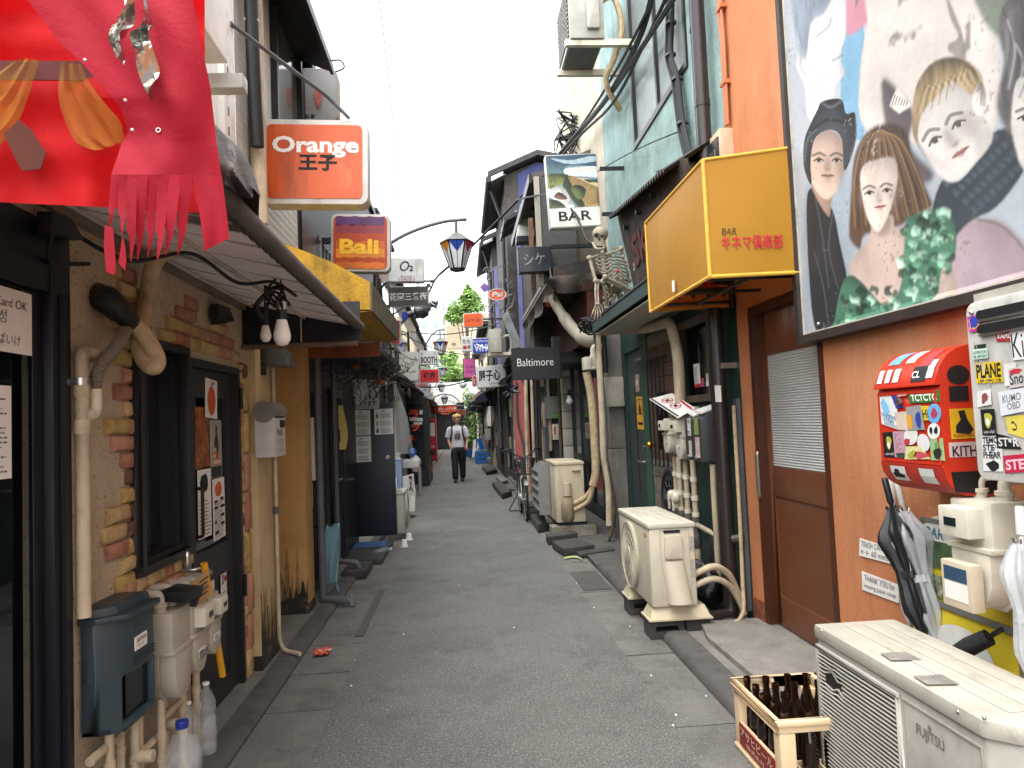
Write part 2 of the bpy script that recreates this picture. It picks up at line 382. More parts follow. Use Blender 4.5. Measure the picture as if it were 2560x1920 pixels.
# window
m_frame=M('charcoal_frame','#1d1e20',.45,dirt=('#3a3835',.2,6,0))
wy0,wy1,wz0,wz1=3.128,3.69,.965,1.985
wf=MB().frame((LW+.0,(wy0+wy1)/2,(wz0+wz1)/2),UY,UZ,wy1-wy0,wz1-wz0,.038,.05).build('window',m_frame,bar,bevel=.003)
MB().box(LW-.09,wy0+.04,wz0+.04,LW-.08,wy1-.04,wz1-.04).build('pane',m_glass,wf)
MB().box(LW-.08,3.40,wz0+.04,LW-.05,3.43,wz1-.04).box(LW-.08,wy0+.04,wz0+.04,LW-.02,wy0+.06,wz1-.04).box(LW-.08,wy1-.07,wz0+.04,LW-.02,wy1-.04,wz1-.04).box(LW-.08,wy0+.04,wz0+.036,LW+.02,wy1-.04,wz0+.06).box(LW-.088,3.646,wz0,LW-.001,3.66,wz1).box(LW-.088,wy0,wz0,LW-.001,wy0+.038,wz1).build('sash',m_frame,wf)
# door
m_door=M('charcoal_door','#26272a',.5,var=.1,dirt=('#3e3b38',.25,4,0))
dy0,dy1,dz1=3.755,4.583,1.95
df=MB().box(LW-.05,dy0,0,LW+.02,dy0+.04,dz1).box(LW-.05,dy1-.04,0,LW+.02,dy1,dz1).box(LW-.05,dy0+.04,dz1-.04,LW+.02,dy1-.04,dz1).build('door_frame',m_frame,bar)
DX=LW-.02
door=MB().box(DX-.04,dy0+.042,.02,DX,dy1-.042,.16).box(DX-.04,dy0+.042,.74,DX,dy1-.042,.92).box(DX-.04,dy0+.042,1.75,DX,dy1-.042,dz1-.042)
door.box(DX-.04,dy0+.042,.16,DX,dy0+.16,.74).box(DX-.04,dy1-.12,.16,DX,dy1-.042,.74).box(DX-.04,dy0+.042,.92,DX,dy0+.16,1.75).box(DX-.04,dy1-.15,.92,DX,dy1-.042,1.75)
door=door.build('door',m_door,bar)
MB().box(DX-.035,dy0+.16,.16,DX-.02,dy1-.12,.74).build('lower_panel',m_door,door)
MB().box(DX-.03,dy0+.16,.92,DX-.022,dy1-.15,1.75).build('pane',m_glass,door)
ph=q('D',1175,110);p=PX(ph,DX+.06);hy=3.86
MB().tube(fil([(DX,hy,1.27),(DX+.055,hy,1.27),(DX+.055,hy,1.02),(DX,hy,1.02)],.02),.009).build('handle',m_blackmetal,door,smooth=True)
MB().box(DX,hy-.035,.99,DX+.006,hy-.02,1.33).build('handle_plate',m_blackmetal,door)
for z in(1.70,.55):MB().cyl((LW+.028,dy1-.01,z),(LW+.028,dy1-.01,z+.13),.011).build('hinge',m_blackmetal,door)
# taped posters on the door glass
def sheet_on(name,label,cat,x,y0,y1,z0,z1,mat,tilt=0.,group=None,t=.002):
 c=V((x,(y0+y1)/2,(z0+z1)/2));u=V((0,cos(tilt),sin(tilt)));v=V((0,-sin(tilt),cos(tilt)))
 th=thing(name,label,cat,c,group);MB().slab(c,u,v,y1-y0,z1-z0,t,.004).build('sheet',mat,th);return th,c,u,v
PXD=DX-.004
gp='sheets taped to the charcoal door'
th,c,u,v=sheet_on('poster','rounded white card with an orange fruit drawing at the top of the charcoal door','poster',DX+.004,4.07,4.26,1.64,1.86,m_paper,-.06,gp)
MB().add([c+V((.004,0,0))+u*(cos(a)*.062)+v*(sin(a)*.082-.012)for a in[i*pi/12 for i in range(24)]],[tuple(range(24))]).build('fruit_drawing',M('orange_crayon','#b9522a',.8,var=.25,vs=60),th)
MB().add([c+V((.0045,0,0))+u*a+v*b for a,b in((-.004,.068),(.004,.068),(.03,.095),(.05,.1),(.035,.083),(.006,.075),(.003,.1),(-.004,.1))],[tuple(range(8))]).build('leaf_drawing',M('dark_leaf_ink','#2f3a2a',.8),th)
th,c,u,v=sheet_on('poster','poster of glossy brown fried chicken on the charcoal door','poster',PXD,3.93,4.14,1.37,1.70,M('food_photo','#7a3a1c',.45,var=.6,vs=22,dirt=('#c77a3a',.7,14,0)),0,gp)
th,c,u,v=sheet_on('poster','black and white portrait poster with orange word blocks on the charcoal door','poster',PXD+.0025,4.15,4.34,1.30,1.63,M('grey_photo','#9a9890',.5,var=.25,vs=5),0,gp)
o=c+V((.003,0,0))
MB().add([o+u*a+v*b for a,b in((-.03,-.02),(.04,-.02),(.03,.06),(.015,.08),(.02,.12),(.005,.14),(-.01,.12),(-.008,.08),(-.03,.05))],[tuple(range(9))]).build('portrait',M('photo_black','#2a2a2a',.6),th)
MB().ob(o+u*(-.065)+v*(-.02),u*.06,v*.03,V((.001,0,0))).ob(o+u*(-.065)+v*(-.055),u*.10,v*.032,V((.001,0,0))).ob(o+u*(-.065)+v*(-.09),u*.125,v*.032,V((.001,0,0))).build('word_block',M('orange_print','#b8561e',.7),th)
for i,(s,w_)in enumerate((('ZAN',.05),('GI',.04),('DREAM',.11))):txt(s,m_paper,th,o+V((.0015,0,0))+u*(-.06)+v*(-.017-.035*i),u,v,w_,.024,.03)
MB().ob(o+u*(-.09)+v*(-.16),u*.17,v*.06,V((.001,0,0))).build('photo_strip',M('photo_dark','#24201e',.5,var=.4,vs=40),th)
th,c,u,v=sheet_on('menu_sheet','white price list with a dark splash logo below the chicken poster on the charcoal door','menu',PXD+.0015,3.95,4.15,.99,1.36,m_paper,.0,gp)
MB().add([c+V((.0035,0,0))+u*((.055+.012*rnd.random())*cos(a*.39)-.01)+v*((.045+.015*rnd.random())*sin(a*.39)+.11)for a in range(16)],[tuple(range(16))]).build('splash_logo',m_ink,th)
lines(MB(),c+V((.0035,0,0))+u*-.085+v*-.17,u,v,.17,.2,10,.3,.3).build('fine_print',m_print,th)
th,c,u,v=sheet_on('menu_sheet','white price list with orange logo and black headings right on the charcoal door','menu',PXD+.004,4.17,4.37,.95,1.295,m_paper,.02,gp)
MB().add([c+V((.0035,0,0))+u*((.05+.014*rnd.random())*cos(a*.39)-.01)+v*((.036+.012*rnd.random())*sin(a*.39)+.11)for a in range(16)],[tuple(range(16))]).build('splash_logo',M('orange_print2','#c0602a',.7),th)
lines(MB(),c+V((.0035,0,0))+u*-.085+v*-.16,u,v,.17,.21,17,.35,.3).build('fine_print',m_print,th)
k=MB()
for(a,b,l)in((-.08,.035,.05),(.02,.045,.05),(-.08,.0,.05),(.02,.0,.07),(.02,-.05,.06),(-.08,-.08,.03),(.02,-.1,.06),(-.08,-.14,.06)):k.ob(c+V((.0035,0,0))+u*a+v*b,u*l,v*.016,V((.001,0,0)))
k.build('headings',m_ink,th)
th,c,u,v=sheet_on('notice','small white leaflet taped left on the lower door panel','notice',DX-.012,4.05,4.2,.57,.75,m_paper,.0,gp)
lines(MB(),c+V((.0035,0,0))+u*-.05+v*-.07,u,v,.1,.13,7,.35,.5).build('fine_print',m_print,th)
th,c,u,v=sheet_on('notice','narrow white no smoking notice taped right on the lower door panel','notice',DX-.012,4.31,4.41,.55,.75,m_paper,.0,gp)
MB().frame(c+V((.003,0,0))+u*-.02+v*.05,u,v,.03,.05,.006,.001).build('phone_mark',m_ink,th)
MB().lathe([(.018,0),(.018,.001),(.012,.001),(.012,0)],c+V((.003,0,0))+u*.025+v*.05,(1,0,0),16).build('ban_mark',m_red,th)
lines(MB(),c+V((.0035,0,0))+u*-.035+v*-.08,u,v,.07,.07,4,.4,.4).build('fine_print',m_print,th)
th,c,u,v=sheet_on('window_note','handwritten white note inside the left edge of the small bar window','note',LW-.078,3.17,3.30,1.57,1.86,m_paper)
for s,a,b,w_ in(('ge',-.05,.06,.06),('San',-.045,-.06,.085),('Take',-.045,-.11,.09)):txt(s,m_ink,th,c+V((.003,0,0))+u*a+v*b,u,v,w_,None,-.005,.1)
# pipes on the stucco
def pipething(name,label,parts,mat,loc,cat='pipe',group=None,smooth=True):
 th=thing(name,label,cat,loc,group)
 for nm,b,mm in parts:b.build(nm,mm or mat,th,smooth=smooth)
 return th
px=LW+.055
a=PX(q('C',540,740),px);b=PX(q('D',492,660),px)
y_=a.y+.02
pth=[(LW,y_+.18,a.z-.015),(px,y_+.16,a.z-.015),(px,y_,a.z-.01),(px,y_,.93)]
pipething('drain_pipe','cream drainpipe with elbow running down the stucco to the green mailbox',[('pipe',MB().tube(fil(pth,.03),.024,12),None),('coupling',MB().cyl((px,y_,1.76),(px,y_,1.70),.0275,14),None),('coupling',MB().cyl((px,y_,1.62),(px,y_,1.57),.0275,14),None),('strap',MB().box(LW,y_-.03,1.745,px,y_-.024,1.765).cyl((px,y_,1.742),(px,y_,1.768),.029,14),m_steel)],m_pipe,(LW,y_,.9))
h0=PX(q('C',650,1030),LW+.06);h1=PX(q('C',880,600),LW+.08)
pipething('ribbed_hose','ribbed grey hose curving from the taped bundle to the cream drainpipe',[('hose',MB().tube(spl([h1,PX(q('C',800,740),LW+.11),PX(q('C',690,880),LW+.09),h0],6),.021,10),None),('hose_rib',(lambda m,P:[m.lathe([(.021,-.004),(.025,0),(.021,.004)],P[i],P[min(i+1,len(P)-1)]-P[max(i-1,0)],10)for i in range(1,len(P)-1)]and m)(MB(),spl([h1,PX(q('C',800,740),LW+.11),PX(q('C',690,880),LW+.09),h0],9)),None),('socket',MB().tube(fil([h0,h0+V((0,0,-.09)),V((px,y_,h0.z-.1))],.03),.026,12),m_cream)],M('grey_hose','#6f675b',.6,dirt=('#3d372f',.4,9,0)),h0)
b0=PX(q('C',735,420),LW+.02)
pipething('taped_pipe_bundle','thick pipe bundle wrapped in black tape sticking out of the stucco wall',[('bundle',MB().tube(spl([V((LW-.02,b0.y,b0.z+.02)),PX(q('C',750,420),LW+.06),PX(q('C',820,490),LW+.08),PX(q('C',900,570),LW+.09)],5),[.055]*6+[.05]*5+[.04]*5,12),None)],M('black_tape','#1c1b1b',.35,var=.4,vs=20,bump=1,bs=45),b0)
d0=PX(q('C',1180,60),LW+.16)
pipething('wrapped_duct','long tan wrapped duct hanging in a loop from the awning across the brick window',[('duct',MB().tube(spl([d0+V((.15,.1,.06)),d0,PX(q('C',1060,180),LW+.1),PX(q('C',1020,400),LW+.07),PX(q('C',980,600),LW+.075),PX(q('C',960,720),LW+.09),PX(q('C',1000,830),LW+.12),PX(q('C',1060,880),LW+.16),PX(q('C',1085,820),LW+.17),PX(q('C',1020,690),LW+.14),PX(q('C',930,580),LW+.1)],6),.034,12),None)],m_tape,d0)
# near shopfront: black frame and dark glass
sf=thing('dark_shopfront','blue-black glazed shopfront of the next bar at the left edge','shopfront',(LW,1.4,0))
m_navy=M('navy_black_frame','#0d1118',.4,var=.1)
MB().box(LW-.02,2.50,0,LW+.035,2.612,2.29).box(LW,2.44,0,LW+.004,2.49,2.05).box(LW-.02,-2,2.05,LW+.03,2.50,2.29).box(LW-.02,-2,0,LW+.03,2.50,.1).box(LW-.04,2.49,.1,LW,2.50,2.05).build('frame',m_navy,sf,bevel=.004)
MB().box(LW-.04,-2,.1,LW-.03,2.44,2.05).build('pane',m_glass,sf)
MB().box(-3.2,-2,0,LW-.5,2.6,3.2).box(-3.2,-2,2.29,LW+.01,2.6,2.9).build('wall',m_stucco,sf)
MB().box(LW+.036,2.54,0,LW+.05,2.56,2.05).build('moulding',m_navy,sf)
X1=LW+.005
def lq(pts,x):return[PX(p,x)for p in pts]
cn=lq([(0,878),(80,890),(84,738),(0,711)],X1)
th=thing('paper_sign','white handwritten Card OK paper taped inside the dark shopfront','paper sign',cn[0])
y0_,y1_=1.95,cn[1].y;zc0,zc1=cn[1].z,cn[2].z
MB().box(X1-.002,y0_,zc0,X1,y1_,zc1).build('sheet',m_paper,th)
hgt=zc1-zc0
for s,dy,dz,w_ in(('Card OK',.185,.70,.155),('성',.17,.44,.035),('î',.18,.30,.012),('-ぱいけ',.19,.12,.125)):txt(s,m_ink,th,(X1+.002,y1_-dy,zc0+hgt*dz),UY,UZ,w_,None,-.008,.08)
cm=lq([(0,960),(28,965),(32,1195)],X1)
th=thing('menu_sheet','white printed price list low in the dark shopfront glass','menu',(X1,cm[1].y,cm[2].z))
MB().box(X1-.002,1.98,cm[2].z,X1,cm[1].y,cm[1].z).build('sheet',m_paper,th)
lines(MB(),(X1+.001,cm[1].y-.2,cm[2].z+.02),UY,UZ,.18,cm[1].z-cm[2].z-.05,16,.35,.3).build('fine_print',m_print,th)
solo('tape_strip',MB().ob((X1,2.02,1.13),(0,.24,.012),(.002,0,0),(0,0,.02)),m_paper,'strip of white tape across the dark shopfront glass','tape')
# ------------------------------------------------------------------ green mailbox, gas meters, bottles
m_mail=M('slate_green_plastic','#2c3b42',.4,var=.1,dirt=('#5a6164',.25,4,3))
cA=V((LW,2.70,.5))
mbx=thing('green_mailbox','dark slate green plastic mailbox on the stucco wall beside the shopfront','mailbox',(LW+.08,2.86,.49))
yA,yB,zb,zt_=2.705,3.0,.49,.885
def mplan(bul):return[(LW+.01,yA),(LW+.055,yA)]+[(LW+.055+bul*sin(pi*.5*min(1,t*3.))if t<.34 else LW+.055+bul,yA+(yB-yA)*t)for t in(.04,.1,.2,.34,.6,.9)]+[(LW+.05+bul,yB),(LW+.01,yB)]
pl=mplan(.09);body=MB()
body.prism([(x,y,zb+.19)for x,y in pl],(0,0,zt_-zb-.19));body.prism([(x,y,zb)for x,y in pl[:5]]+[(pl[4][0]-.02,pl[4][1]+.015,zb),(LW+.03,yA+.06,zb),(LW+.03,yB,zb),(LW+.01,yB,zb)],(0,0,.19))
body.prism([(x,y,zb)for x,y in pl],(0,0,.025));body.box(LW+.1,yB-.02,zb+.02,LW+.143,yB,zb+.2)
body.build('body',m_mail,mbx,bevel=.006)
MB().box(LW+.02,yA+.09,zb+.03,LW+.122,yB-.021,zb+.186).build('window',M('smoked_plastic','#0c0f12',.12),mbx)
MB().prism([(LW+.005,yA-.012,zt_),(LW+.07,yA-.012,zt_),(LW+.155,yA+.05,zt_),(LW+.165,yB+.012,zt_),(LW+.005,yB+.012,zt_)],(0,0,.022)).prism([(LW+.005,yA-.005,zt_+.022),(LW+.05,yA-.005,zt_+.022),(LW+.12,yA+.05,zt_+.022),(LW+.13,yB,zt_+.022),(LW+.005,yB,zt_+.022)],(-.01,0,.03)).build('lid',m_mail,mbx,bevel=.006)
g=MB()
for i in range(3):g.box(LW+.1,yA+.1,zb+.215+i*.012,LW+.147,yB-.005,zb+.219+i*.012)
g.build('groove',M('slate_dark','#202c32',.5),mbx)
txt('POST',m_mail,mbx,(LW+.146,yA+.12,zb+.335),UY,UZ,.12,.035,.01)
lab=MB().box(LW+.145,yA+.115,zb+.262,LW+.148,yA+.215,zb+.312).build('name_label',m_paper,mbx)
txt('BLUE DRAGON',m_ink,lab,(LW+.149,yA+.13,zb+.29),UY,UZ,.075,.014,.01);txt('オレンヂ',m_ink,lab,(LW+.149,yA+.135,zb+.27),UY,UZ,.055,.013,.01)
m_meter=M('meter_paint','#a59f90',.5,var=.1,dirt=[('#615a4c',.45,5,3),('#d8d3c6',.3,9,0)])
m_meter2=M('meter_paint_clean','#c9c3b2',.4,dirt=('#7d7462',.35,6,3))
def gas_meter(label,x,y,z,wid,dep,h,mat,group,disp=True,right=False):
 """wid along the wall (y), dep out of the wall; two elbows on top, rounded bowl, digital box"""
 th=thing('gas_meter',label,'gas meter',(x,y,z),group)
 s=-1 if right else 1
 zb1=z+h*.56
 up=MB().box(x,y,zb1,x+s*dep*.82,y+wid,z+h);up.build('upper_case',mat,th,bevel=.012)
 MB().box(x-s*.004,y-.008,zb1-.012,x+s*(dep*.9),y+wid+.008,zb1+.006).build('flange',mat,th,bevel=.003)
 pr=[(0,0),(0,-h*.30),(wid*.10,-h*.44),(wid*.3,-h*.54),(wid*.7,-h*.54),(wid*.9,-h*.44),(wid,-h*.30),(wid,0)]
 MB().prism([(x,y+a,zb1-.012+b)for a,b in pr],(s*dep*.42,0,0)).prism([(x+s*dep*.46,y+a*.94+wid*.03,zb1-.012+b*.97)for a,b in pr],(s*dep*.42,0,0)).build('bowl',mat,th,bevel=.01)
 MB().prism([(x+s*dep*.42,y-.006+a*(wid+.012)/wid,zb1-.012+b*1.04)for a,b in pr],(s*dep*.05,0,0)).build('bowl_flange',mat,th)
 for k in(.2,.8):
  px_=x+s*dep*.4;py_=y+wid*k
  MB().tube(fil([(px_-s*.11,py_,z+h+.075),(px_,py_,z+h+.075),(px_,py_,z+h+.018)],.028),.021,12).lathe([(.026,0),(.026,.025),(.032,.025),(.032,.04)],(px_,py_,z+h-.005),n=12).build('elbow',mat,th,smooth=True)
 if disp:
  db=MB().box(x+s*dep*.8,y+wid*.18,zb1+h*.10,x+s*dep*1.12,y+wid*.9,z+h*.94).build('counter_box',m_meter2,th,bevel=.006)
  MB().box(x+s*dep*1.121,y+wid*.45,zb1+h*.2,x+s*(dep*1.121+.002),y+wid*.75,z+h*.84).build('display',M('lcd','#1a2324',.15),db)
  MB().box(x+s*dep*.885,y+wid*.25,z+h*.22,x+s*(dep*.885+.002),y+wid*.72,z+h*.33).build('label_plate',m_paper,th)
  lines(MB(),(x+s*(dep*.885+.003),y+wid*.28,z+h*.235),UY,UZ,wid*.4,h*.08,4,.5,.3).build('fine_print',m_ink,th)
 return th
gpm='gas meters under the small bar window'
gas_meter('grimy grey gas meter nearest the green mailbox',LW+.03,3.13,.44,.19,.16,.37,m_meter,gpm,False)
t2=gas_meter('grey gas meter with a service sticker between its two neighbours',LW+.035,3.33,.48,.17,.16,.31,m_meter,gpm)
txt('Service',m_ink,t2,(LW+.19,3.36,.56),UY,UZ,.09,None,.015);txt('by Gas',m_ink,t2,(LW+.19,3.36,.54),UY,UZ,.07,None,.015)
gas_meter('small grey gas meter against the charcoal door frame',LW+.035,3.54,.50,.15,.16,.28,m_meter,gpm)
th=thing('black_lamp_box','small black flood lamp lying on top of the gas meters','lamp',(LW+.1,3.25,.835),None)
c=V((LW+.13,3.27,.87));MB().ob(c+V((-.05,-.075,-.022)),(.12,-.02,-.012),(.02,.14,0),(.003,0,.045)).build('box',m_black,th,bevel=.004)
MB().cyl(c+V((.05,.02,-.05)),c+V((.075,.02,-.055)),.022,12).build('sensor',m_black,th)
th=thing('cardboard_tag','torn brown cardboard tag stuck on the gas meters','cardboard',(LW+.15,3.47,.81))
c=V((LW+.17,3.43,.84));MB().slab(c,(0.25,.9,.25),(0,-.25,.95),.12,.13,.003,.006).build('card',M('cardboard','#a5825a',.85),th)
k=MB()
for i in range(4):k.ob(c+V((.005,-.03+ru(-.01,.01),.035-.022*i)),(.018,.06,.015),(.001,0,0),(0,0,.005))
k.build('writing',m_ink,th)
yel=M('yellow_plastic','#c9911b',.45,dirt=('#7a5814',.3,8,0))
a,b=PX(q('D',1175,480),LW+.14),PX(q('D',1282,1128),LW+.16)
solo('yellow_cover_pole',MB().cyl(a+V((0,0,.0)),b,.017,10),yel,'bright yellow plastic pipe cover leaning behind the gas meters','pipe cover',None,True)
th=thing('water_tap','old chrome tap above the gas meters','tap',(LW,3.62,.86))
MB().tube(fil([(LW,3.60,.9),(LW+.08,3.60,.9),(LW+.12,3.63,.9),(LW+.14,3.66,.87)],.02),.011,10).build('spout',m_steel,th,smooth=True)
MB().lathe([(.012,0),(.02,.02),(.014,.04),(.018,.06),(.01,.085)],(LW+.05,3.60,.905),n=10).build('valve',m_steel,th,smooth=True)
# risers under the meters and mailbox
k=MB();vlv=MB()
for(y,x,top)in((2.80,.06,.5),(2.9,.05,.5),(2.98,.07,.5),(3.06,.05,.62),(3.18,.09,.45),(3.28,.06,.45),(3.4,.09,.49),(3.6,.08,.5)):
 k.tube([(LW+x,y,0.03),(LW+x,y,top)],.017,10)
 for z in(.1,.22,.33):k.lathe([(.017,-.014),(.0215,-.014),(.0215,.014),(.017,.014)],(LW+x,y,z+ru(-.04,.04)),n=10)
k.tube(fil([(LW+.05,2.68,.42),(LW+.05,2.9,.42),(LW+.05,2.9,.2)],.03),.018).tube([(LW+.06,2.98,.28),(LW+.06,3.3,.28)],.016).tube([(LW+.09,3.18,.36),(LW+.09,3.42,.36)],.016)
th=thing('gas_pipes','tangle of cream gas pipes and valves below the mailbox and meters','gas pipes',(LW+.06,3.2,.03))
k.build('pipe',m_pipe,th,smooth=True);[MB().cyl((LW+.07,y,.3),(LW+.14,y,.3),.024,10).build('valve',m_pipe,th,smooth=True)for y in(2.98,3.28)]
m_pet=M('clear_plastic','#dfe5e6',.06,var=.1,vs=25,alpha=.16,spec=1.)
m_water=M('water_in_bottle','#d3dadb',.03,var=.15,vs=18,alpha=.10,spec=1.)
def bottle(label,x,y,z,r,h,cap,square=False):
 th=thing('plastic_bottle',label,'bottle',(x,y,z),'water bottles by the wall')
 if square:pr=[(r*.9,0),(r,.01),(r,h*.16),(r*.93,h*.18),(r,h*.2),(r,h*.5),(r*.86,h*.53),(r*.86,h*.57),(r,h*.6),(r*.98,h*.72),(r*.6,h*.86),(r*.32,h*.92),(r*.32,h*.96)]
 else:pr=[(r*.85,0),(r,.02),(r,h*.22),(r*.94,h*.25),(r,h*.28),(r*1.02,h*.5),(r*.9,h*.65),(r*.55,h*.78),(r*.3,h*.84),(r*.3,h*.9)]
 MB().lathe(pr,(x,y,z),n=8 if square else 24).build('body',m_pet,th,smooth=True,ang=50)
 MB().lathe([(a*.95,b)for a,b in pr if b<h*.62]+[(.001,h*.62)],(x,y,z+.003),n=8 if square else 24).build('water',m_water,th,smooth=True)
 rr=r*.36 if square else r*.34;MB().cyl((x,y,z+pr[-1][1]),(x,y,z+h),rr,14).build('cap',cap,th,bevel=.003)
 return th
bottle('round clear water bottle with a bright blue cap on the pavement',-1.235,3.20,.036,.078,.31,M('blue_cap','#22358f',.35))
bottle('tall square water bottle with a white cap nearest the charcoal door',-1.275,3.60,.036,.047,.33,m_white,True)
bottle('tall square water bottle behind the blue-capped one',-1.30,3.44,.036,.045,.30,m_white,True)
# ------------------------------------------------------------------ brown awning and what hangs from it
m_awn=M('brown_awning_fabric','#655a53',.85,var=.12,vs=3,bump=.3,bs=60,dirt=('#463d37',.3,3,0),transl=.32)
m_rail=M('pale_rail','#b3aba0',.5)
aw=thing('brown_awning','brown fabric awning on thin pale rails over the brick bar','awning',(LW,3.4,2.36))
aw.location=(LW,3.4,2.36);XF,ZF,ZW=-.665,2.215,2.40
MB().grid(lambda u,v:(LW+(XF-LW)*u,1.9+2.82*v,ZW+(ZF-ZW)*u-.012*sin(pi*u)),6,24).build('canopy',m_awn,aw)
lerp=lambda x:ZW+(ZF-ZW)*(x-LW)/(XF-LW)
r_=MB()
for y in(2.3,2.62,2.95,3.28,3.6,3.95,4.3,4.62):r_.tube([(LW,y,ZW-.008),(XF,y,ZF-.008)],.005,6)
r_.build('cross_rails',m_rail,aw)
MB().tube([(-1.02,1.9,lerp(-1.02)-.022),(-1.0,4.7,lerp(-1.0)-.022)],.010,8).build('rail',m_rail,aw,smooth=True)
MB().tube([(-1.33,1.9,lerp(-1.33)-.022),(-1.33,4.7,lerp(-1.33)-.022)],.009,8).build('rail',m_rail,aw,smooth=True)
MB().box(LW,1.9,ZW-.06,LW+.035,4.7,ZW-.012).build('wall_rail',M('dirty_rail','#7b705f',.6,dirt=('#3a3026',.6,6,0)),aw)
roll=MB().tube([(XF,1.85,ZF+.02),(XF-.005,3.0,ZF+.012),(XF,4.86,ZF+.01)],.034,14).build('front_roll',M('awning_roll','#57504b',.8,var=.3,vs=10,bump=.6,bs=50,dirt=('#2b2725',.5,5,0)),aw,smooth=True)
s_=MB()
for i in range(34):y=1.95+i*.083;s_.prism([(XF-.02,y,ZF-.012),(XF-.012,y+.025,ZF-.03),(XF-.012,y+.055,ZF-.03),(XF-.02,y+.08,ZF-.012)],(.008,0,0))
s_.build('scallop_edge',M('awning_edge','#3c3531',.8),aw)
hb=[PY(p_,2.0)for p_ in((330,470),(470,455),(545,462),(590,478),(632,502))];ht=[PY(p_,2.1)for p_ in((330,300),(470,285),(545,318),(607,385),(652,488))]
hb,ht=spl(hb,5),spl(ht,5)
def hump(u,v):
 k=u*(len(hb)-1);i=min(int(k),len(hb)-2);b=hb[i].lerp(hb[i+1],k-i);t=ht[i].lerp(ht[i+1],k-i)
 if v<=.6:w_=v/.6;p_=b.lerp(t,w_)+V((0,-.05*sin(pi*w_)-.012*sin(u*23+w_*4)-.012*sin(w_*11+u*6),.006*sin(w_*9+u*14)))
 else:w_=(v-.6)/.4;e=V((min(t.x,XF),2.45,lerp(min(t.x,XF))+.02));p_=t.lerp(e,w_)+V((0,0,.04*sin(pi*w_)))
 return tuple(p_)
MB().grid(hump,40,30).build('end_flap',M('awning_flap','#332c28',.6,var=.3,vs=6,bump=.6,bs=25,dirt=('#6f655c',.3,7,0)),aw,smooth=True)
MB().box(LW,4.72,2.12,XF+.02,4.74,2.38).build('end_board',m_navy,aw)
MB().tube([(LW,4.70,2.10),(XF,4.70,2.10)],.018,10).build('end_bar',M('rusty_bar','#6b5646',.7,dirt=('#33261d',.5,12,0)),aw,smooth=True)
MB().tube(fil([(-1.02,4.695,2.37),(-1.02,4.695,2.12)],.01),.006,6).build('hook',m_rail,aw)
cb=MB()
pts=[V((LW+.05,2.62,2.28)),V((-1.2,2.7,2.2)),V((-1.05,2.9,2.27)),V((-.95,3.15,2.2)),V((-.85,3.35,2.24)),V((-.78,3.5,2.2))]
cb.tube(spl(pts,8),.008,6)
for i in range(5):a=rnd.random()*6;cb.tube(spl([V((-.82,3.3,2.2))+V((.05*cos(a+t*2.2),.05*sin(a*2+t*2),-.02*t+.05*sin(t*2+a)))for t in range(5)],5),.006,6)
cb.tube(spl([V((-.84,3.28,2.19)),V((-.9,3.26,2.12)),V((-.88,3.27,2.06)),V((-.86,3.28,2.13))],5),[.012]*16,6)
solo('cable_tangle',cb,m_cable,'black cable tangle strung under the brown awning','cable',None,True)
m_bulb=M('opal_bulb','#e9e6df',.35,var=0,trans=0)
def bulb(label,p,s,ytop,col):
 th=thing('light_bulb',label,'light bulb',p,'bare bulbs hanging under the brown awning');p=V(p)
 MB().lathe([(.004*s,-.052*s),(.02*s,-.047*s),(.031*s,-.03*s),(.034*s,-.012*s),(.031*s,.004*s),(.02*s,.05*s),(.0185*s,.052*s)],p,n=20).build('globe',m_bulb,th,smooth=True)
 MB().lathe([(.0185*s,.052*s),(.0185*s,.075*s),(.021*s,.075*s),(.021*s,.10*s),(.014*s,.12*s),(.005*s,.14*s)],p,n=16).build('socket',col,th,smooth=True,ang=30)
 MB().tube([p+V((0,0,.13*s)),V((p.x,p.y,ytop))],.0045,6).build('cord',m_cable,th)
 return th
pb=PY(q('T',602,1130),3.30);t=bulb('large white bulb with a foil collar hanging in front',pb,1.15,2.34,m_black)
MB().lathe([(.0255,.105),(.0265,.105),(.0265,.14),(.0255,.14)],pb,n=16).build('foil_collar',m_steel,t)
pb=PY(q('T',432,1140),3.62);bulb('small white bulb hanging behind the larger one',pb,.8,2.31,m_black)
sq=PX(q('C',440,1330*0+40),LW+.1)
th=thing('spot_lamp','dark square flood lamp on the stucco above the shopfront pillar','lamp',PX(q('A',390,1310),LW+.06))
a,b,c,d=[PX(q('A',*p_),LW+.09)for p_ in((302,1215),(420,1265),(490,1385),(300,1345))]
MB().prism([a,b,c,d],(-.05,0,0)).build('housing',m_black,th,bevel=.004);MB().tube(spl([d,d+V((-.04,.05,-.06)),d+V((-.06,.12,-.07)),d+V((-.06,.35,-.02))],5),.008,6).build('cable',m_cable,th)
th=thing('spot_lamp','small dark box lamp above the right end of the brick courses','lamp',PX(q('C',1560,520),LW+.05))
a,b,c,d=[PX(q('C',*p_),LW+.07)for p_ in((1515,440),(1590,470),(1625,560),(1520,585))]
MB().prism([a,b,c,d],(-.05,0,0)).build('housing',m_black,th,bevel=.004)
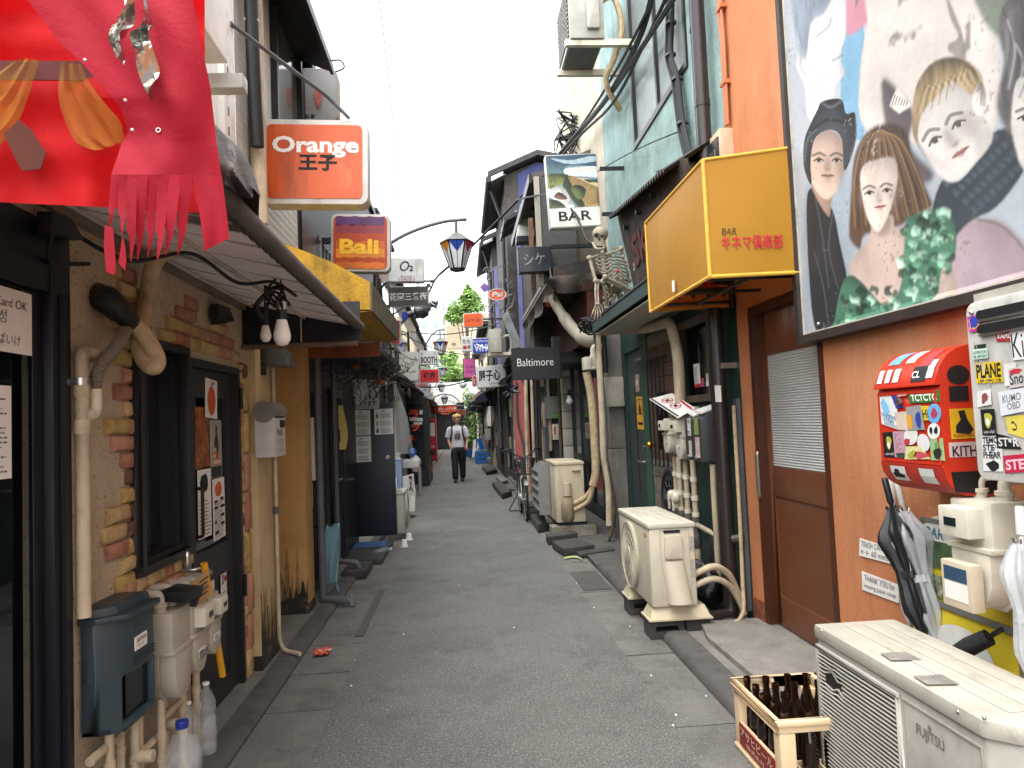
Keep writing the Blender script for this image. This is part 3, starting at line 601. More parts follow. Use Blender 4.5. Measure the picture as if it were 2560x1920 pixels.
# ------------------------------------------------------------------ red cloths at the top left
m_red1=M('bright_red_cloth','#d4141a',.8,var=.06,vs=5,bump=.25,bs=70,transl=.45)
m_red2=M('crimson_cloth','#b01f33',.8,var=.1,vs=6,bump=.25,bs=70,transl=.4)
YB,YFc=1.58,1.36
def cl(px,py,y):return PY(q('A',px,py),y)
bn=thing('red_cloth_banner','bright red cloth with a fringed crimson overlay hanging across the top left corner','banner',cl(700,600,YFc))
def interp(tab,t):
 for(a,va),(b,vb)in zip(tab,tab[1:]):
  if t<=b:return va+(vb-va)*(t-a)/(b-a)
 return tab[-1][1]
back_bot=[(-900,1140),(0,1165),(620,1195),(1180,1228)]
def backf(u,v):
 x=-900+2080*u;y=-700+(interp(back_bot,x)+700)*v
 return cl(x,y,YB+.03*sin(x*.006+y*.002)+.012*sin(x*.02+1)*v+.01*sin(y*.02))
MB().grid(backf,60,30).build('back_cloth',m_red1,bn,smooth=True)
LB=[(-800,-600),(0,160),(230,330),(370,480),(620,695),(760,742),(830,700),(1010,640)]
RB=[(-800,1000),(0,1110),(200,1150),(500,1212),(800,1246),(1010,1276)]
def dpt(x,y):
 a,b=interp(LB,y),interp(RB,y);u=(x-a)/(b-a);pin=math.exp(-((x-720)**2+(y-800)**2)/40000.)
 return YFc+.03*sin(u*5+y*.003)+.003*sin(x*.02-y*.016)-.02*pin+.05*(1-u)*max(0,1-abs(y-820)/260.)
def frontf(u,v):
 y=-800+1810*v;a,b=interp(LB,y),interp(RB,y);x=a+(b-a)*u
 return cl(x,y,dpt(x,y))
MB().grid(frontf,44,60).build('overlay_cloth',m_red2,bn,smooth=True)
tops=[640,680,730,790,850,908,972,1040,1108]
tips=[(625,1330),(700,1350),(752,1508),(790,1500),(850,1482),(905,1500),(952,1470),(1022,1468)]
def fr(pts,y,nm='fringe_strip'):MB().prism([cl(a,b,y)for a,b in pts],(0,.0015,0)).build(nm,m_red2,bn)
def frs(i,a,b,tip,ph):
 L_=[]
 for k in range(15):
  t=k/14;y=1005+(tip[1]-1005)*t;cx=(a+b)/2*(1-t**1.4)+tip[0]*t**1.4;ww=(b-a)/2*(1.04-.25*t if t<.72 else(1.04-.18)*max(.06,(1-t)/.28)**.7);L_.append((cx-ww*(1 if t<.7 else .4),cx+ww,y))
 def f(u,v):k=min(13,int(v*14));t=v*14-k;l0,r0,y0=L_[k];l1,r1,y1=L_[k+1];l,r_,y=l0+(l1-l0)*t,r0+(r1-r0)*t,y0+(y1-y0)*t;x=l+(r_-l)*u;return cl(x,y,dpt(x,1008)*(1-v)+(YFc+.004*(i%2))*v-.0015*(i%2)+.014*v*sin(ph+v*3)+.010*v*(u-.5)*cos(ph))
 MB().grid(f,3,14).build('fringe_strip',m_red2,bn,smooth=True)
for i in range(8):frs(i,tops[i],tops[i+1],tips[i],i*1.7)
def flap(u,v):y=1005+(1446-73*u-1005)*v;x0,x1=interp([(1000,1108),(1110,1122),(1230,1150),(1446,1178)],y),interp([(1000,1276),(1180,1300),(1446,1332)],y);x=x0+(x1-x0)*u;return cl(x,y,dpt(x,1008)-.012*v*sin(u*4+v*2))
MB().grid(flap,10,14).build('fringe_strip',m_red2,bn,smooth=True)
fr([(603,1300),(650,1310),(662,1450),(667,1570),(650,1585),(612,1565),(598,1420)],YFc-.012)
fr([(705,1360),(722,1430),(727,1500),(720,1560),(682,1515),(695,1430)],YFc-.012)
m_foil=M('silver_foil','#b9b9b3',.18,.95,var=.1,vs=20,bump=.5,bs=14)
def foil(pts):
 l=pts;k=MB();n=len(l)//2
 L_,R_=l[:n],l[n:][::-1]
 sL,sR=spl([cl(*p_,1.30)for p_ in L_],4),spl([cl(*p_,1.30)for p_ in R_],4)
 vs,fs=[],[]
 for i,(p1,p2)in enumerate(zip(sL,sR)):
  for t in(0,.33,.66,1):vs.append(p1.lerp(p2,t)+V((0,.014*sin(i*.7+t*4),0)))
 for i in range(len(sL)-1):
  for t in range(3):fs.append((i*4+t,i*4+t+1,i*4+t+5,i*4+t+4))
 k.add(vs,fs).build('foil_strip',m_foil,bn,smooth=True)
foil([(700,-60),(690,90),(640,240),(650,300),(690,350),(705,355),(697,240),(735,170),(770,60),(790,-60)])
foil([(800,-60),(835,150),(758,215),(760,290),(830,480),(860,575),(868,560),(905,430),(885,290),(870,160),(862,90),(845,-60)])
m_tulle=M('orange_tulle','#a5782a',.9,var=.25,vs=20,alpha=.5)
def tulle(ptsL,ptsR,y,nm='tulle_ribbon'):
 sL,sR=spl([cl(*p_,y)for p_ in ptsL],5),spl([cl(*p_,y)for p_ in ptsR],5);vs,fs=[],[]
 for i,(p1,p2)in enumerate(zip(sL,sR)):
  for t in range(9):vs.append(p1.lerp(p2,t/8)+V((0,.005*sin(t*2.3+i*.2),0)))
 for i in range(len(sL)-1):
  for t in range(8):fs.append((i*9+t,i*9+t+1,i*9+t+10,i*9+t+9))
 MB().add(vs,fs).build(nm,m_tulle,bn,smooth=True)
tulle([(-260,560),(-120,480),(0,400),(110,335)],[(-260,1000),(-60,880),(100,690),(220,345)],YB-.05)
tulle([(350,355),(330,520),(350,640),(430,810),(545,870)],[(470,372),(500,450),(590,580),(690,700),(718,815)],YB-.06)
MB().prism([cl(*p_,YB-.06)for p_ in((20,770),(110,690),(180,750),(265,880),(235,972),(130,985),(95,930))],(0,.002,0)).build('brown_tag',M('brown_felt','#5a2d22',.85),bn)
sash=MB().prism([cl(*p_,YB-.025)for p_ in((-900,345),(-900,450),(560,462),(560,352))],(0,.004,0)).build('sash',M('dark_red_wood','#5a1512',.6),bn)
for p_ in((490,345),(722,578),(762,748)):MB().ball(cl(*p_,YFc-.012),.0032,8,5).build('knot',m_paper,bn)
MB().lathe([(.003,0),(.0048,.001),(.0048,.003),(.003,.003),(.003,0)],cl(915,752,YFc-.008),(0,-1,0),14,cap=False).build('eyelet',m_steel,bn)
# ================================================================== LEFT: ochre wall, dark doors, signs beyond
m_ochre=M('ochre_render','#b08a55',.9,var=.18,vs=3,bump=.5,bs=60,dirt=[('#7a5c36',.4,2.5,3),('#3f352a',.25,6,0)])
m_cream2=M('cream_render','#b9a27a',.9,var=.15,vs=3,bump=.5,bs=70,dirt=[('#7b6747',.4,3,4)])
m_soot=M('soot_stain','#2b2722',.95,var=.4,vs=14,dirt=('#7a684b',.6,7,0))
ob=thing('ochre_house','narrow house with cream pillar and stained ochre plaster wall past the brick bar','house',(-1.6,5.6,0))
MB().box(-1.75,4.765,.12,-1.335,5.2,2.7).build('pillar',m_cream2,ob,bevel=.008)
MB().box(-1.75,4.764,0,-1.331,5.201,.12).build('stained_base',m_soot,ob)
r11=random.Random(6)
def rag(o_,u_,L_,h0,h1,nrm):n_=26;return MB().prism([o_]+[o_+u_*L_]+[o_+u_*(L_*(1-i/n_))+UZ*(h0+(h1-h0)*r11.random()**2)for i in range(n_+1)],nrm)
for h1_,mt_ in((.62,M('light_soot','#75623f',.95,var=.4,vs=16,dirt=('#b08a55',.6,9,4))),(.30,m_soot)):rag(V((-1.3345,4.767,.1)),UY,.43,.04,h1_,(.002 if h1_>.4 else .004,0,0)).build('soot_streaks',mt_,ob);rag(V((-1.75,6.1495,.1)),UX,.414,.04,h1_*.9,(0,-.002 if h1_>.4 else-.004,0)).build('soot_streaks',mt_,ob)
MB().box(-2.2,6.15,.1,-1.335,6.42,2.75).box(-2.2,5.2,0,-1.78,6.15,2.75).build('wall',m_ochre,ob,bevel=.006)
MB().box(-2.2,6.146,0,-1.331,6.424,.11).build('stained_base',m_soot,ob)
MB().box(-3.2,4.75,2.6,-1.42,6.5,5.2).build('upper_wall',M('upper_white_siding','#b9b9b4',.7,wave=('Z',5,.3)),ob)
pipething('conduit_pipe','thin cream conduit down the cream pillar with a curved foot on the pavement',[('pipe',MB().tube(fil([(-1.315,5.12,1.45),(-1.315,5.12,.12),(-1.28,5.1,.05),(-1.15,5.0,.05)],.08),.014,8).tube([(-1.315,5.12,1.7),(-1.315,5.12,2.5)],.014,8),None),('joint',MB().cyl((-1.315,5.12,.98),(-1.315,5.12,1.03),.02),m_gpipe)],m_pipe,(-1.315,5.12,0))
th=thing('exhaust_hood','small stainless exhaust hood with black grime above the white letterbox','exhaust hood',(-1.33,4.98,1.98))
MB().prism([(-1.335,4.9,2.0),(-1.335,4.9,2.14),(-1.24,4.9,2.14),(-1.18,4.9,2.1),(-1.15,4.9,2.03),(-1.15,4.9,1.985)],(0,.2,0)).build('hood',M('dull_steel','#6f6e6a',.4,.7,dirt=('#2b2724',.5,6,2)),th,bevel=.006)
MB().box(-1.335,4.885,1.93,-1.3,4.9,2.14).build('grime',m_soot,th)
th=thing('white_letterbox','white metal letterbox with curved top marked Bali on the cream pillar','letterbox',(-1.26,4.84,1.38))
lx0,lx1,ly0,ly1,lz0,lz1=-1.335,-1.215,4.72,5.02,1.385,1.70
m_lb=M('letterbox_white','#c4c0b8',.45,dirt=('#7f786c',.3,5,4))
MB().box(lx0,ly0,lz0,lx1,ly1,lz1).build('body',m_lb,th,bevel=.004)
MB().tube([(lx0+.06,ly0-.015,lz1-.02),(lx0+.06,ly1+.015,lz1-.02)],.07,20).build('curved_lid',M('lid_grey','#77736c',.5),th,smooth=True,ang=50)
MB().box(lx1,ly0+.03,lz1-.06,lx1+.003,ly1-.03,lz1-.05).build('slot',m_black,th)
MB().slab((lx1+.002,ly0+.2,lz1-.10),UY,UZ,.10,.05,.008,.012).build('latch',m_black,th)
txt('Bali',m_ink,th,(lx1+.004,ly0+.08,lz0+.14),UY,UZ,.13,.04,-.005);txt('ハッピーバー',m_ink,th,(lx1+.004,ly0+.06,lz0+.09),UY,UZ,.18,.028,-.005)
k=MB()
for i in range(3):k.add([(lx1+.003,ly0+.08+.07*i,lz0+.03),(lx1+.003,ly0+.095+.07*i,lz0+.03),(lx1+.003,ly0+.087+.07*i,lz0+.05)],[(0,1,2)])
k.build('holes',m_ink,th)
# mossy golden box awning
m_gold=M('mossy_gold_canvas','#a8811f',.8,var=.3,vs=8,bump=.6,bs=50,dirt=[('#3e3213',.55,6,5),('#2a2410',.3,14,0)])
m_mossd=M('weathered_grey_board','#55503e',.85,var=.3,vs=9,bump=.6,bs=60,dirt=('#8a7a4a',.4,7,0))
ga=thing('golden_awning','mossy golden canvas box awning with a weathered grey front edge','awning',(-1.4,5.9,2.4))
n0=[PY((818,650),5.0),PY((924,704),5.0),PY((926,778),5.0),V((-1.0,5.0,2.33)),V((-1.42,5.0,2.38)),V((-1.42,5.0,2.95))]
MB().prism(n0,(0,.02,0)).build('side_cloth',m_gold,ga)
xf=n0[1].x
MB().prism([n0[1]+V((0,0,.0)),n0[2],n0[2]+V((0,2.05,.03)),n0[1]+V((0,2.05,0))],(.015,0,0)).build('front_board',m_mossd,ga)
MB().poly([n0[5],n0[1],n0[1]+V((0,2.05,0)),n0[5]+V((0,2.05,0))]).prism([n0[4],n0[2],n0[2]+V((0,2.05,.03)),n0[4]+V((0,2.05,0))],(0,0,.01)).build('roof_cloth',m_gold,ga)
MB().box(-1.4,6.4,2.18,xf-.1,6.45,2.30).build('lintel_board',M('varnished_wood','#7a3f1c',.5,var=.3,vs=12,wave=('Z',30,.2)),ga)
# dark doors, pipes
m_dark=M('dark_door_paint','#1d1e21',.45,dirt=('#3a3835',.3,4,5))
dh=thing('dark_door_house','dark bar front with black panelled doors beside the blue hose','bar building',(-1.5,8,0))
MB().box(-3.2,6.45,0,-1.44,9.8,2.5).box(-3.2,6.5,2.5,-1.42,12.8,5.2).build('wall',m_dark,dh)
for y in(6.75,7.85):
 d_=MB().box(-1.44,y,.06,-1.41,y+.8,2.0).build('door',M('black_door','#141518',.35),dh,bevel=.004)
 k=MB()
 for i in range(7):k.box(-1.409,y+.06+i*.1,.15,-1.40,y+.075+i*.1,1.9)
 k.build('ribs',m_black,d_)
 MB().tube(fil([(-1.41,y+.1,1.0),(-1.35,y+.1,1.0),(-1.35,y+.22,1.0)],.02),.012).build('handle',m_steel,d_,smooth=True)
k=MB()
for z in(2.9,3.1,3.3,3.5):k.box(-1.42,7.3,z,-1.4,8.9,z+.02)
for i in range(9):k.box(-1.42,7.3+.2*i,2.85,-1.4,7.32+.2*i,3.55)
k.build('window_grille',M('grey_grille','#8d908f',.5),dh)
MB().box(-1.6,6.5,5.2,-1.37,12.9,5.28).build('eave',m_black,dh)
cm=thing('meter_cabinet','slim cream meter cabinet beside the grey downpipe at the black doors','meter box',(-1.4,6.62,1.1))
MB().box(-1.42,6.5,1.1,-1.30,6.74,1.66).build('case',m_cream,cm,bevel=.006);MB().box(-1.299,6.56,1.5,-1.297,6.68,1.6).box(-1.299,6.6,1.16,-1.297,6.66,1.24).build('window',m_black,cm)
solo('yellow_notice',MB().box(-1.405,6.6,.84,-1.40,6.76,1.06),M('yellow_paper','#c9a545',.8),'small yellow notice below the slim meter cabinet','notice')
k=PY(q('E',800,1020),8.3)
th=thing('yellow_streamer','curled strip of pale yellow paper stuck on the black door edge','paper strip',k)
MB().grid(lambda u,v:tuple(k+V(((u-.5)*.13+.02*sin(v*4),-.02+.04*sin(v*5),(v-.5)*.5))),3,12).build('sheet',M('pale_yellow_paper','#d8c377',.8),th,smooth=True)
pipething('downpipe','grey downpipe at the end of the ochre wall with elbow over the kerb',[('pipe',MB().tube(fil([(-1.285,6.5,2.5),(-1.285,6.5,.06),(-1.285,6.5,.06),(-1.08,6.45,.05)],.05),.033,12).tube(fil([(-1.08,6.45,.05),(-1.03,6.44,.045),(-1.02,6.43,.0)],.03),.03,12),None),('collar',MB().cyl((-1.13,6.46,.052),(-1.09,6.455,.051),.037,12),None)],m_gpipe,(-1.285,6.5,0))
pipething('downpipe','second dark downpipe between the two black doors with a crooked foot',[('pipe',MB().tube(fil([(-1.36,7.74,2.4),(-1.36,7.74,.16),(-1.15,7.72,.14),(-1.13,7.72,.03)],.05),.028,12),None)],m_gpipe,(-1.36,7.74,0))
hz=thing('garden_hose','coiled pale blue garden hose hanging at the foot of the downpipe','hose',(-1.27,6.78,.1));m_hose=M('blue_hose','#6d8d99',.35,var=.1)
k=MB()
for i in range(7):
 a,r_=i*.16,.055+.012*(i%3)
 k.tube([(-1.29+.02*i*.7+r_*.4*sin(t),6.70+.02*i+r_*cos(t)*1.1,.40+.27*sin(t))for t in[j*2*pi/20 for j in range(21)]],.010,6)
k.tube(spl([(-1.25,6.82,.2),(-1.22,6.85,.08),(-1.2,6.8,.05)],6),.010,6)
k.build('hose',m_hose,hz,smooth=True);MB().box(-1.42,6.70,.66,-1.22,6.76,.68).build('hook',m_black,hz)
st=thing('stone_step','rough grey stone step under the second dark downpipe','step',(-1.15,7.8,0));MB().box(-1.3,7.55,0,-1.05,8.1,.085).build('stone',m_slate,st,bevel=.012)
st=thing('stone_step','long low slab before the navy door','step',(-1.2,9.1,0));MB().box(-1.45,8.3,0,-.97,9.6,.06).build('stone',m_slate,st,bevel=.012)
solo('blue_door_mat',MB().box(-1.42,9.1,.062,-1.02,9.5,.075),M('blue_mat','#3c5f86',.9,bump=1,bs=200),'small blue door mat on the slab before the navy door','door mat')
# navy door standing open, facing down the alley
m_nav=M('navy_door_paint','#141b29',.4,var=.08)
YD=9.78
nd=thing('open_navy_door','flat navy blue door standing open across the alley edge with drink lists on it','door',(-1.27,YD,.1))
MB().box(-1.62,YD,.1,-.93,YD+.04,1.87).build('leaf',m_nav,nd,bevel=.003)
p=PY(q('R',683,1213),YD);MB().lathe([(.03,0),(.03,.006),(.012,.01),(.012,.03),(.024,.035),(.026,.05),(.018,.062)],p,(0,-1,0),16).build('knob',m_steel,nd,smooth=True)
MB().lathe([(.012,0),(.012,.06),(.014,.06),(.014,.1),(.02,.1),(.02,.16)],PY(q('R',150,1470),YD-.9),(1,0,0),12).build('lever',m_steel,nd,smooth=True)
def fq(name,label,cat,pts,zk,y,mat,group=None,t=.003):
 a=[PY(q(zk,*p_),y)for p_ in pts];c=sum(a,V())/4
 th=thing(name,label,cat,c,group);MB().prism(a,(0,-t,0)).build('sheet',mat,th);return th,a
th,a=fq('drinks_board','grey board advertising Japanese sake taped on the navy door','sign',[(172,670),(592,652),(585,405),(165,420)],'R',YD-.002,M('grey_card','#bdbab3',.7,var=.05),None)
o=a[0]+V((0,-.0045,0));W_=(a[1]-a[0]).length;U_=(a[1]-a[0]).normalized()
txt('日本酒あります',m_ink,th,o+U_*.03+UZ*.04,U_,UZ,W_-.07,.075,.02);txt('JAPANESE SAKE',m_red,th,o+U_*.13+UZ*.01,U_,UZ,.26,.025,.01)
txt('one drink ¥600-',m_red,th,o+U_*.12+UZ*.15,U_,UZ,.27,.028,.01);txt('charge ¥800',m_red,th,o+U_*.17+UZ*.19,U_,UZ,.2,.028,.01)
bc=[M('amber_print','#7a4a1e',.6),M('dark_print','#23201c',.6),M('gold_print','#b98d4a',.6)]
for i,(pts,lb)in enumerate([([(280,962),(492,958),(486,668),(270,672)],'drinks list with three bottles under the sake board on the navy door'),([(540,955),(755,942),(745,650),(530,660)],'drinks list at the right edge of the navy door'),([(285,1275),(500,1262),(494,968),(278,978)],'lowest drinks list on the navy door'),([(170,972),(246,968),(235,676),(160,680)],'half hidden drinks list left on the navy door')]):
 th,a=fq('drinks_list',lb,'menu',pts,'R',YD-.002,m_paper,'drinks lists on the navy door')
 U_=(a[1]-a[0]).normalized();W_=(a[1]-a[0]).length;H_=(a[3]-a[0]).length;o=a[0]+V((0,-.0045,0))
 if i<3:
  txt('銀武',m_ink,th,o+U_*W_*.4+UZ*H_*.88,U_,UZ,.04,.02,.02)
  for j in range(3):k=o+U_*.022+UZ*H_*(.07+.29*j);MB().add([k+U_*x+UZ*y for x,y in((0,0),(.03,0),(.03,.04),(.019,.055),(.019,.075),(.011,.075),(.011,.055),(0,.04))],[tuple(range(8))]).build('bottle_print',bc[(i+j)%3],th)
 for j in range(3):lines(MB(),o+U_*W_*.32+UZ*H_*(.05+.29*j),U_,UZ,W_*.62,H_*.2,8,.4,.25).build('fine_print',m_print,th)
m_sheet=M('clear_sheet','#dfe3e2',.25,var=.1,vs=4,alpha=.38,bump=.5,bs=6)
m_sheet2=M('milky_sheet','#d9d9d2',.4,var=.1,vs=4,alpha=.8,bump=.5,bs=8)
th=thing('plastic_curtain','milky torn plastic sheet draped over the top of the navy door','plastic sheet',(-1.2,9.75,1.9))
def pc(u,v):
 a=PY(q('R',220+560*u,305+30*u),YD-.06);d=.30*(1-u)**1.0+.03
 if u<.12:d*=u/.12*.7+.3
 return tuple(a+V((.05*sin(u*7)*v,-.05*sin(u*6+v*3)*v,-d*v*(1+.25*sin(u*14)))))
MB().grid(pc,24,8).build('sheet',m_sheet2,th,smooth=True)
th=thing('plastic_curtain','clear plastic sheet hanging down at an angle right of the navy door','plastic sheet',(-.85,9.8,.6))
A_=[PY(q('R',*p_),y)for p_,y in(((745,340),9.8),((790,345),9.95),((1010,1170),10.6),((780,1180),9.85))]
MB().grid(lambda u,v:tuple(A_[0].lerp(A_[1],u).lerp(A_[3].lerp(A_[2],u),v)+V((.02*sin(v*6+u*5),.02*sin(u*6),0))),8,14).build('sheet',m_sheet,th,smooth=True)
# dry creeper under the golden awning
vn=thing('dry_creeper','dark dried creeper with small orange gourds hanging under the golden awning','plant',(-1.1,8.2,2.05))
k=MB();lf=MB()
for i in range(90):
 x,y,z=ru(-1.42,-.72),ru(7.2,9.5),ru(2.05,2.5);p_=[V((x,y,z))];d=V((ru(-1,1),ru(-1,1),ru(-1.2,.2))).normalized()
 for j in range(4):d=(d+V((ru(-.7,.7),ru(-.7,.7),ru(-.8,.4)))).normalized();p_.append(p_[-1]+d*.08)
 k.tube(p_,.0045,4)
 for j in range(5):
  c=rnd.choice(p_)+V((ru(-.04,.04),)*3);u=V((ru(-1,1),ru(-1,1),ru(-1,1))).normalized();v=u.orthogonal().normalized();s_=ru(.012,.03)
  lf.add([c-u*s_,c+v*s_*.5,c+u*s_,c-v*s_*.5],[(0,1,2,3)])
k.build('stems',M('dry_twig','#1f1b18',.9),vn,kind='stuff');lf.build('leaves',M('dry_leaf','#33332e',.9,var=.5,vs=3),vn,kind='stuff')
for(px_,py_)in((610,350),(310,160),(195,95),(390,45)):MB().ball(PY(q('R',px_,py_),8.4),(.05,.04,.035),10,6).build('gourd',M('orange_gourd','#a85b1c',.45,var=.3,vs=20),vn,smooth=True)
MB().box(-1.42,7.0,2.3,-.8,9.7,2.36).build('trellis',m_black,vn)
# air conditioner and clutter behind the navy door
def fan_ac(name,label,x0,y0,z0,L,D,Hh,face,mat,fanmat,group=None,legs=None,grille='fan'):
 """outdoor unit; x0,y0 near street corner; face=+1 fan looks to +x, -1 to -x; L along y, D along x"""
 th=thing(name,label,'air conditioner',(x0,y0,z0),group)
 xb=x0-face*D
 MB().box(min(x0,xb),y0,z0,max(x0,xb),y0+L,z0+Hh).build('casing',mat,th,bevel=.012)
 MB().box(min(x0,xb)-.008,y0-.008,z0+Hh-.035,max(x0,xb)+.008,y0+L+.008,z0+Hh+.006).build('lid',mat,th,bevel=.008)
 cy,cz,R=y0+L*.58,z0+Hh*.5,min(Hh*.44,L*.36)
 MB().lathe([(R*1.04,0),(R*1.06,.014),(R,.02),(R*.99,.004)],(x0,cy,cz),(face,0,0),32,cap=False).build('fan_ring',mat,th,smooth=True)
 MB().lathe([(R*.99,.003),(.001,.003)],(x0,cy,cz),(face,0,0),32,cap=False).build('fan_opening',m_black,th)
 g=MB();n=9
 for i in range(1,n):rr=R*i/n;g.lathe([(rr-.004,.012),(rr+.004,.012),(rr+.004,.022),(rr-.004,.022)],(x0,cy,cz),(face,0,0),32,cap=False)
 for i in range(12):a=i*pi/6;d=V((0,cos(a),sin(a)));g.tube([V((x0+face*.017,cy,cz))+d*R*.12,V((x0+face*.017,cy,cz))+d*R],.004,4)
 g.lathe([(R*.14,.012),(R*.14,.026),(.001,.028)],(x0,cy,cz),(face,0,0),20)
 g.build('fan_grille',fanmat,th,smooth=True);th['_b']=1;del th['_b']
 return th
fan_ac('air_conditioner','dusty white outdoor unit with round fan behind the navy door',-.84,9.9,.1,.72,.26,.55,1,m_acw,m_acw)
def jug(name,label,cat,p,w_,d_,h_,mat,bev=.01):
 th=thing(name,label,cat,p);MB().box(p[0]-w_/2,p[1]-d_/2,p[2],p[0]+w_/2,p[1]+d_/2,p[2]+h_).build('body',mat,th,bevel=bev);return th
bb=jug('blue_bin','small pale blue bin hung beside the navy door','bin',(-.90,10.05,.70),.07,.2,.38,M('pale_blue_plastic','#8fa0c8',.45));MB().box(-.945,9.94,1.08,-.855,10.16,1.10).build('lid',M('pale_blue_plastic','#8fa0c8',.45),bb)
wb=thing('white_signboard','white upright signboard with a black brushed character behind the navy door','signboard',(-.75,11.5,.2))
A_=[PY(q('R',*p_),y)for p_,y in(((860,1630),10.9),((1010,1659),11.6),((985,1400),11.7),((840,1440),11.0))]
MB().prism(A_,(0,.03,0)).build('board',m_white,wb);txt('又',m_ink,wb,A_[0]+V((.10,-.06,.03)),(A_[1]-A_[0]),UZ,.22,.24,.05)
th=thing('styrofoam_boxes','stack of white foam boxes behind the plastic sheet','box',(-.85,11.9,0));MB().box(-1.15,11.9,.45,-.86,12.2,.70).build('box',m_paper,th,bevel=.02);MB().box(-1.15,12.3,.1,-.86,12.7,.45).build('box',m_paper,th,bevel=.02)
th=thing('plastic_bottle','clear plastic bottle lying on its side at the gutter near the white cups','bottle',(-.85,9.35,0));a,b=PZ(q('F',1010,425),.05),PZ(q('F',1130,385),.05)
d=(b-a).normalized();MB().lathe([(.04,0),(.045,.02),(.045,.22),(.03,.27),(.014,.3),(.014,.32)],a,d,16).build('body',m_pet,th,smooth=True);MB().lathe([(.016,.32),(.016,.345)],a,d,12).build('cap',m_white,th)
for i,(px_,py_)in enumerate(((1205,345),(1178,385))):
 p_=PZ(q('F',px_,py_));th=thing('paper_cup',['upturned white paper cup nearest the road','upturned white paper cup beside the lying bottle'][i],'cup',p_,'paper cups in the gutter');MB().lathe([(.05,0),(.05,.008),(.042,.01),(.032,.09),(.001,.09)],p_,n=16).build('cup',m_paper,th,smooth=True)
 # ================================================================== RIGHT: orange bar
RW=2.05
m_orange=M('orange_render','#b6754c',.85,var=.14,vs=1.6,bump=.45,bs=45,dirt=[('#945833',.4,3,6),('#cf9b78',.45,2.2,5),('#7a4424',.3,1.1,0)])
m_brown=M('brown_door_paint','#633a24',.38,var=.08,vs=3,dirt=('#3d1c0f',.25,3,0))
obar=thing('orange_bar','rough orange rendered bar building with a brown door on the right','bar building',(RW,3.5,0))
dA,dB=PX((1893,1150),RW).y,PX((2072,1100),RW).y
MB().box(RW,-2,0,3.4,dB,6.6).box(RW,dB,2.28,3.4,dA,6.6).box(RW,dA,0,3.4,5.14,6.6).build('wall',m_orange,obar)
MB().box(RW-.012,dA,.05,RW+.02,5.12,.22).build('chipped_base',M('chipped_base','#8e4a2a',.9,var=.4,vs=14,dirt=('#2e2a26',.8,8,0)),obar)
XD=RW+.05
MB().box(RW-.008,dA-.06,.08,XD+.04,dA,2.28).box(RW-.008,dB,.08,XD+.04,dB+.05,2.28).box(RW-.008,dB+.05,2.22,XD+.04,dA-.06,2.28).build('door_frame',M('brown_frame','#43200f',.5),obar)
g0,g1=PX((2052,1000),XD).y,PX((1922,1000),XD).y;gz0,gz1=1.17,1.93
dr=MB().box(XD,dB+.05,.1,XD+.03,g0,2.22).box(XD,g1,.1,XD+.03,dA-.06,2.22).box(XD,g0,gz1,XD+.03,g1,2.22).box(XD,g0,gz0-.2,XD+.03,g1,gz0).box(XD,g0,.1,XD+.03,g1,.3)
dr=dr.build('door',m_brown,obar,bevel=.003)
MB().box(XD+.012,g0,.3,XD+.02,g1,gz0-.2).build('lower_panel',m_brown,dr)
pn=MB();n=44
for i in range(n):
 z0,z1=gz0+(gz1-gz0)*i/n,gz0+(gz1-gz0)*(i+1)/n
 pn.add([(XD+.012,g0,z0),(XD+.012,g1,z0),(XD+.006,g1,(z0+z1)/2),(XD+.006,g0,(z0+z1)/2),(XD+.012,g1,z1),(XD+.012,g0,z1)],[(0,1,2,3),(3,2,4,5)])
pn.build('ribbed_pane',M('ribbed_glass','#a7a8a4',.3,var=.12,vs=3,spec=.7),dr)
a,b=PX(q('K',1150,1190),XD-.05),PX(q('K',1160,1500),XD-.05)
hy=a.y
MB().tube(fil([(XD,hy,1.265),(XD-.06,hy,1.265),(XD-.06,hy,.955),(XD,hy,.955)],.03),.018,10).build('handle',M('bronze','#8a7f74',.3,.7),dr,smooth=True)
MB().cyl((XD,hy+.0,.86),(XD-.025,hy,.86),.022,14).cyl((XD-.025,hy,.86),(XD-.04,hy,.86),.012,10).build('lock',m_steel,dr)
# painted board: plain generic faces and figures in the colours of the photograph, weathered
mu=thing('painted_board','huge weathered painted board of film portraits in a dark frame on the orange wall','mural',(RW-.03,2.6,1.97))
XM=RW-.055
spots=[('#4a453d',.75,9,0),('#c9c3b8',.35,5,0)]
def mm(n,c,d=.25):return M('mural_'+n,c,.8,var=.14,vs=5,dirt=[('#54504a',d,13,1.5),('#cfcac0',.3,4,0)])
frL=PX(q('H',105,0),XM).y;bz=PX(q('H',240,1640),XM).z
yL=4.01;zB,zT,yR=1.975,4.9,.9
MB().box(XM,yR,zB,RW-.004,yL,zT).build('panel',M('mural_bg','#a9acb0',.8,var=.25,vs=2.5,dirt=[('#5c5850',.45,10,1.5),('#cfc9c0',.5,2,0)]),mu)
MB().box(XM-.03,yL,zB-.045,RW-.002,yL+.045,zT).box(XM-.03,yR,zB-.045,RW-.002,yL,zB).build('frame',M('mural_frame','#2f2623',.6,var=.3,vs=10),mu)
MB().box(XM-.008,yR,zB,XM,yL,zB+.012).box(XM-.008,yL-.012,zB+.012,XM,yL,zT).build('pale_edge',M('pale_edge','#b3ac9c',.8,dirt=('#4c473e',.6,9,0)),mu)
import numpy as np
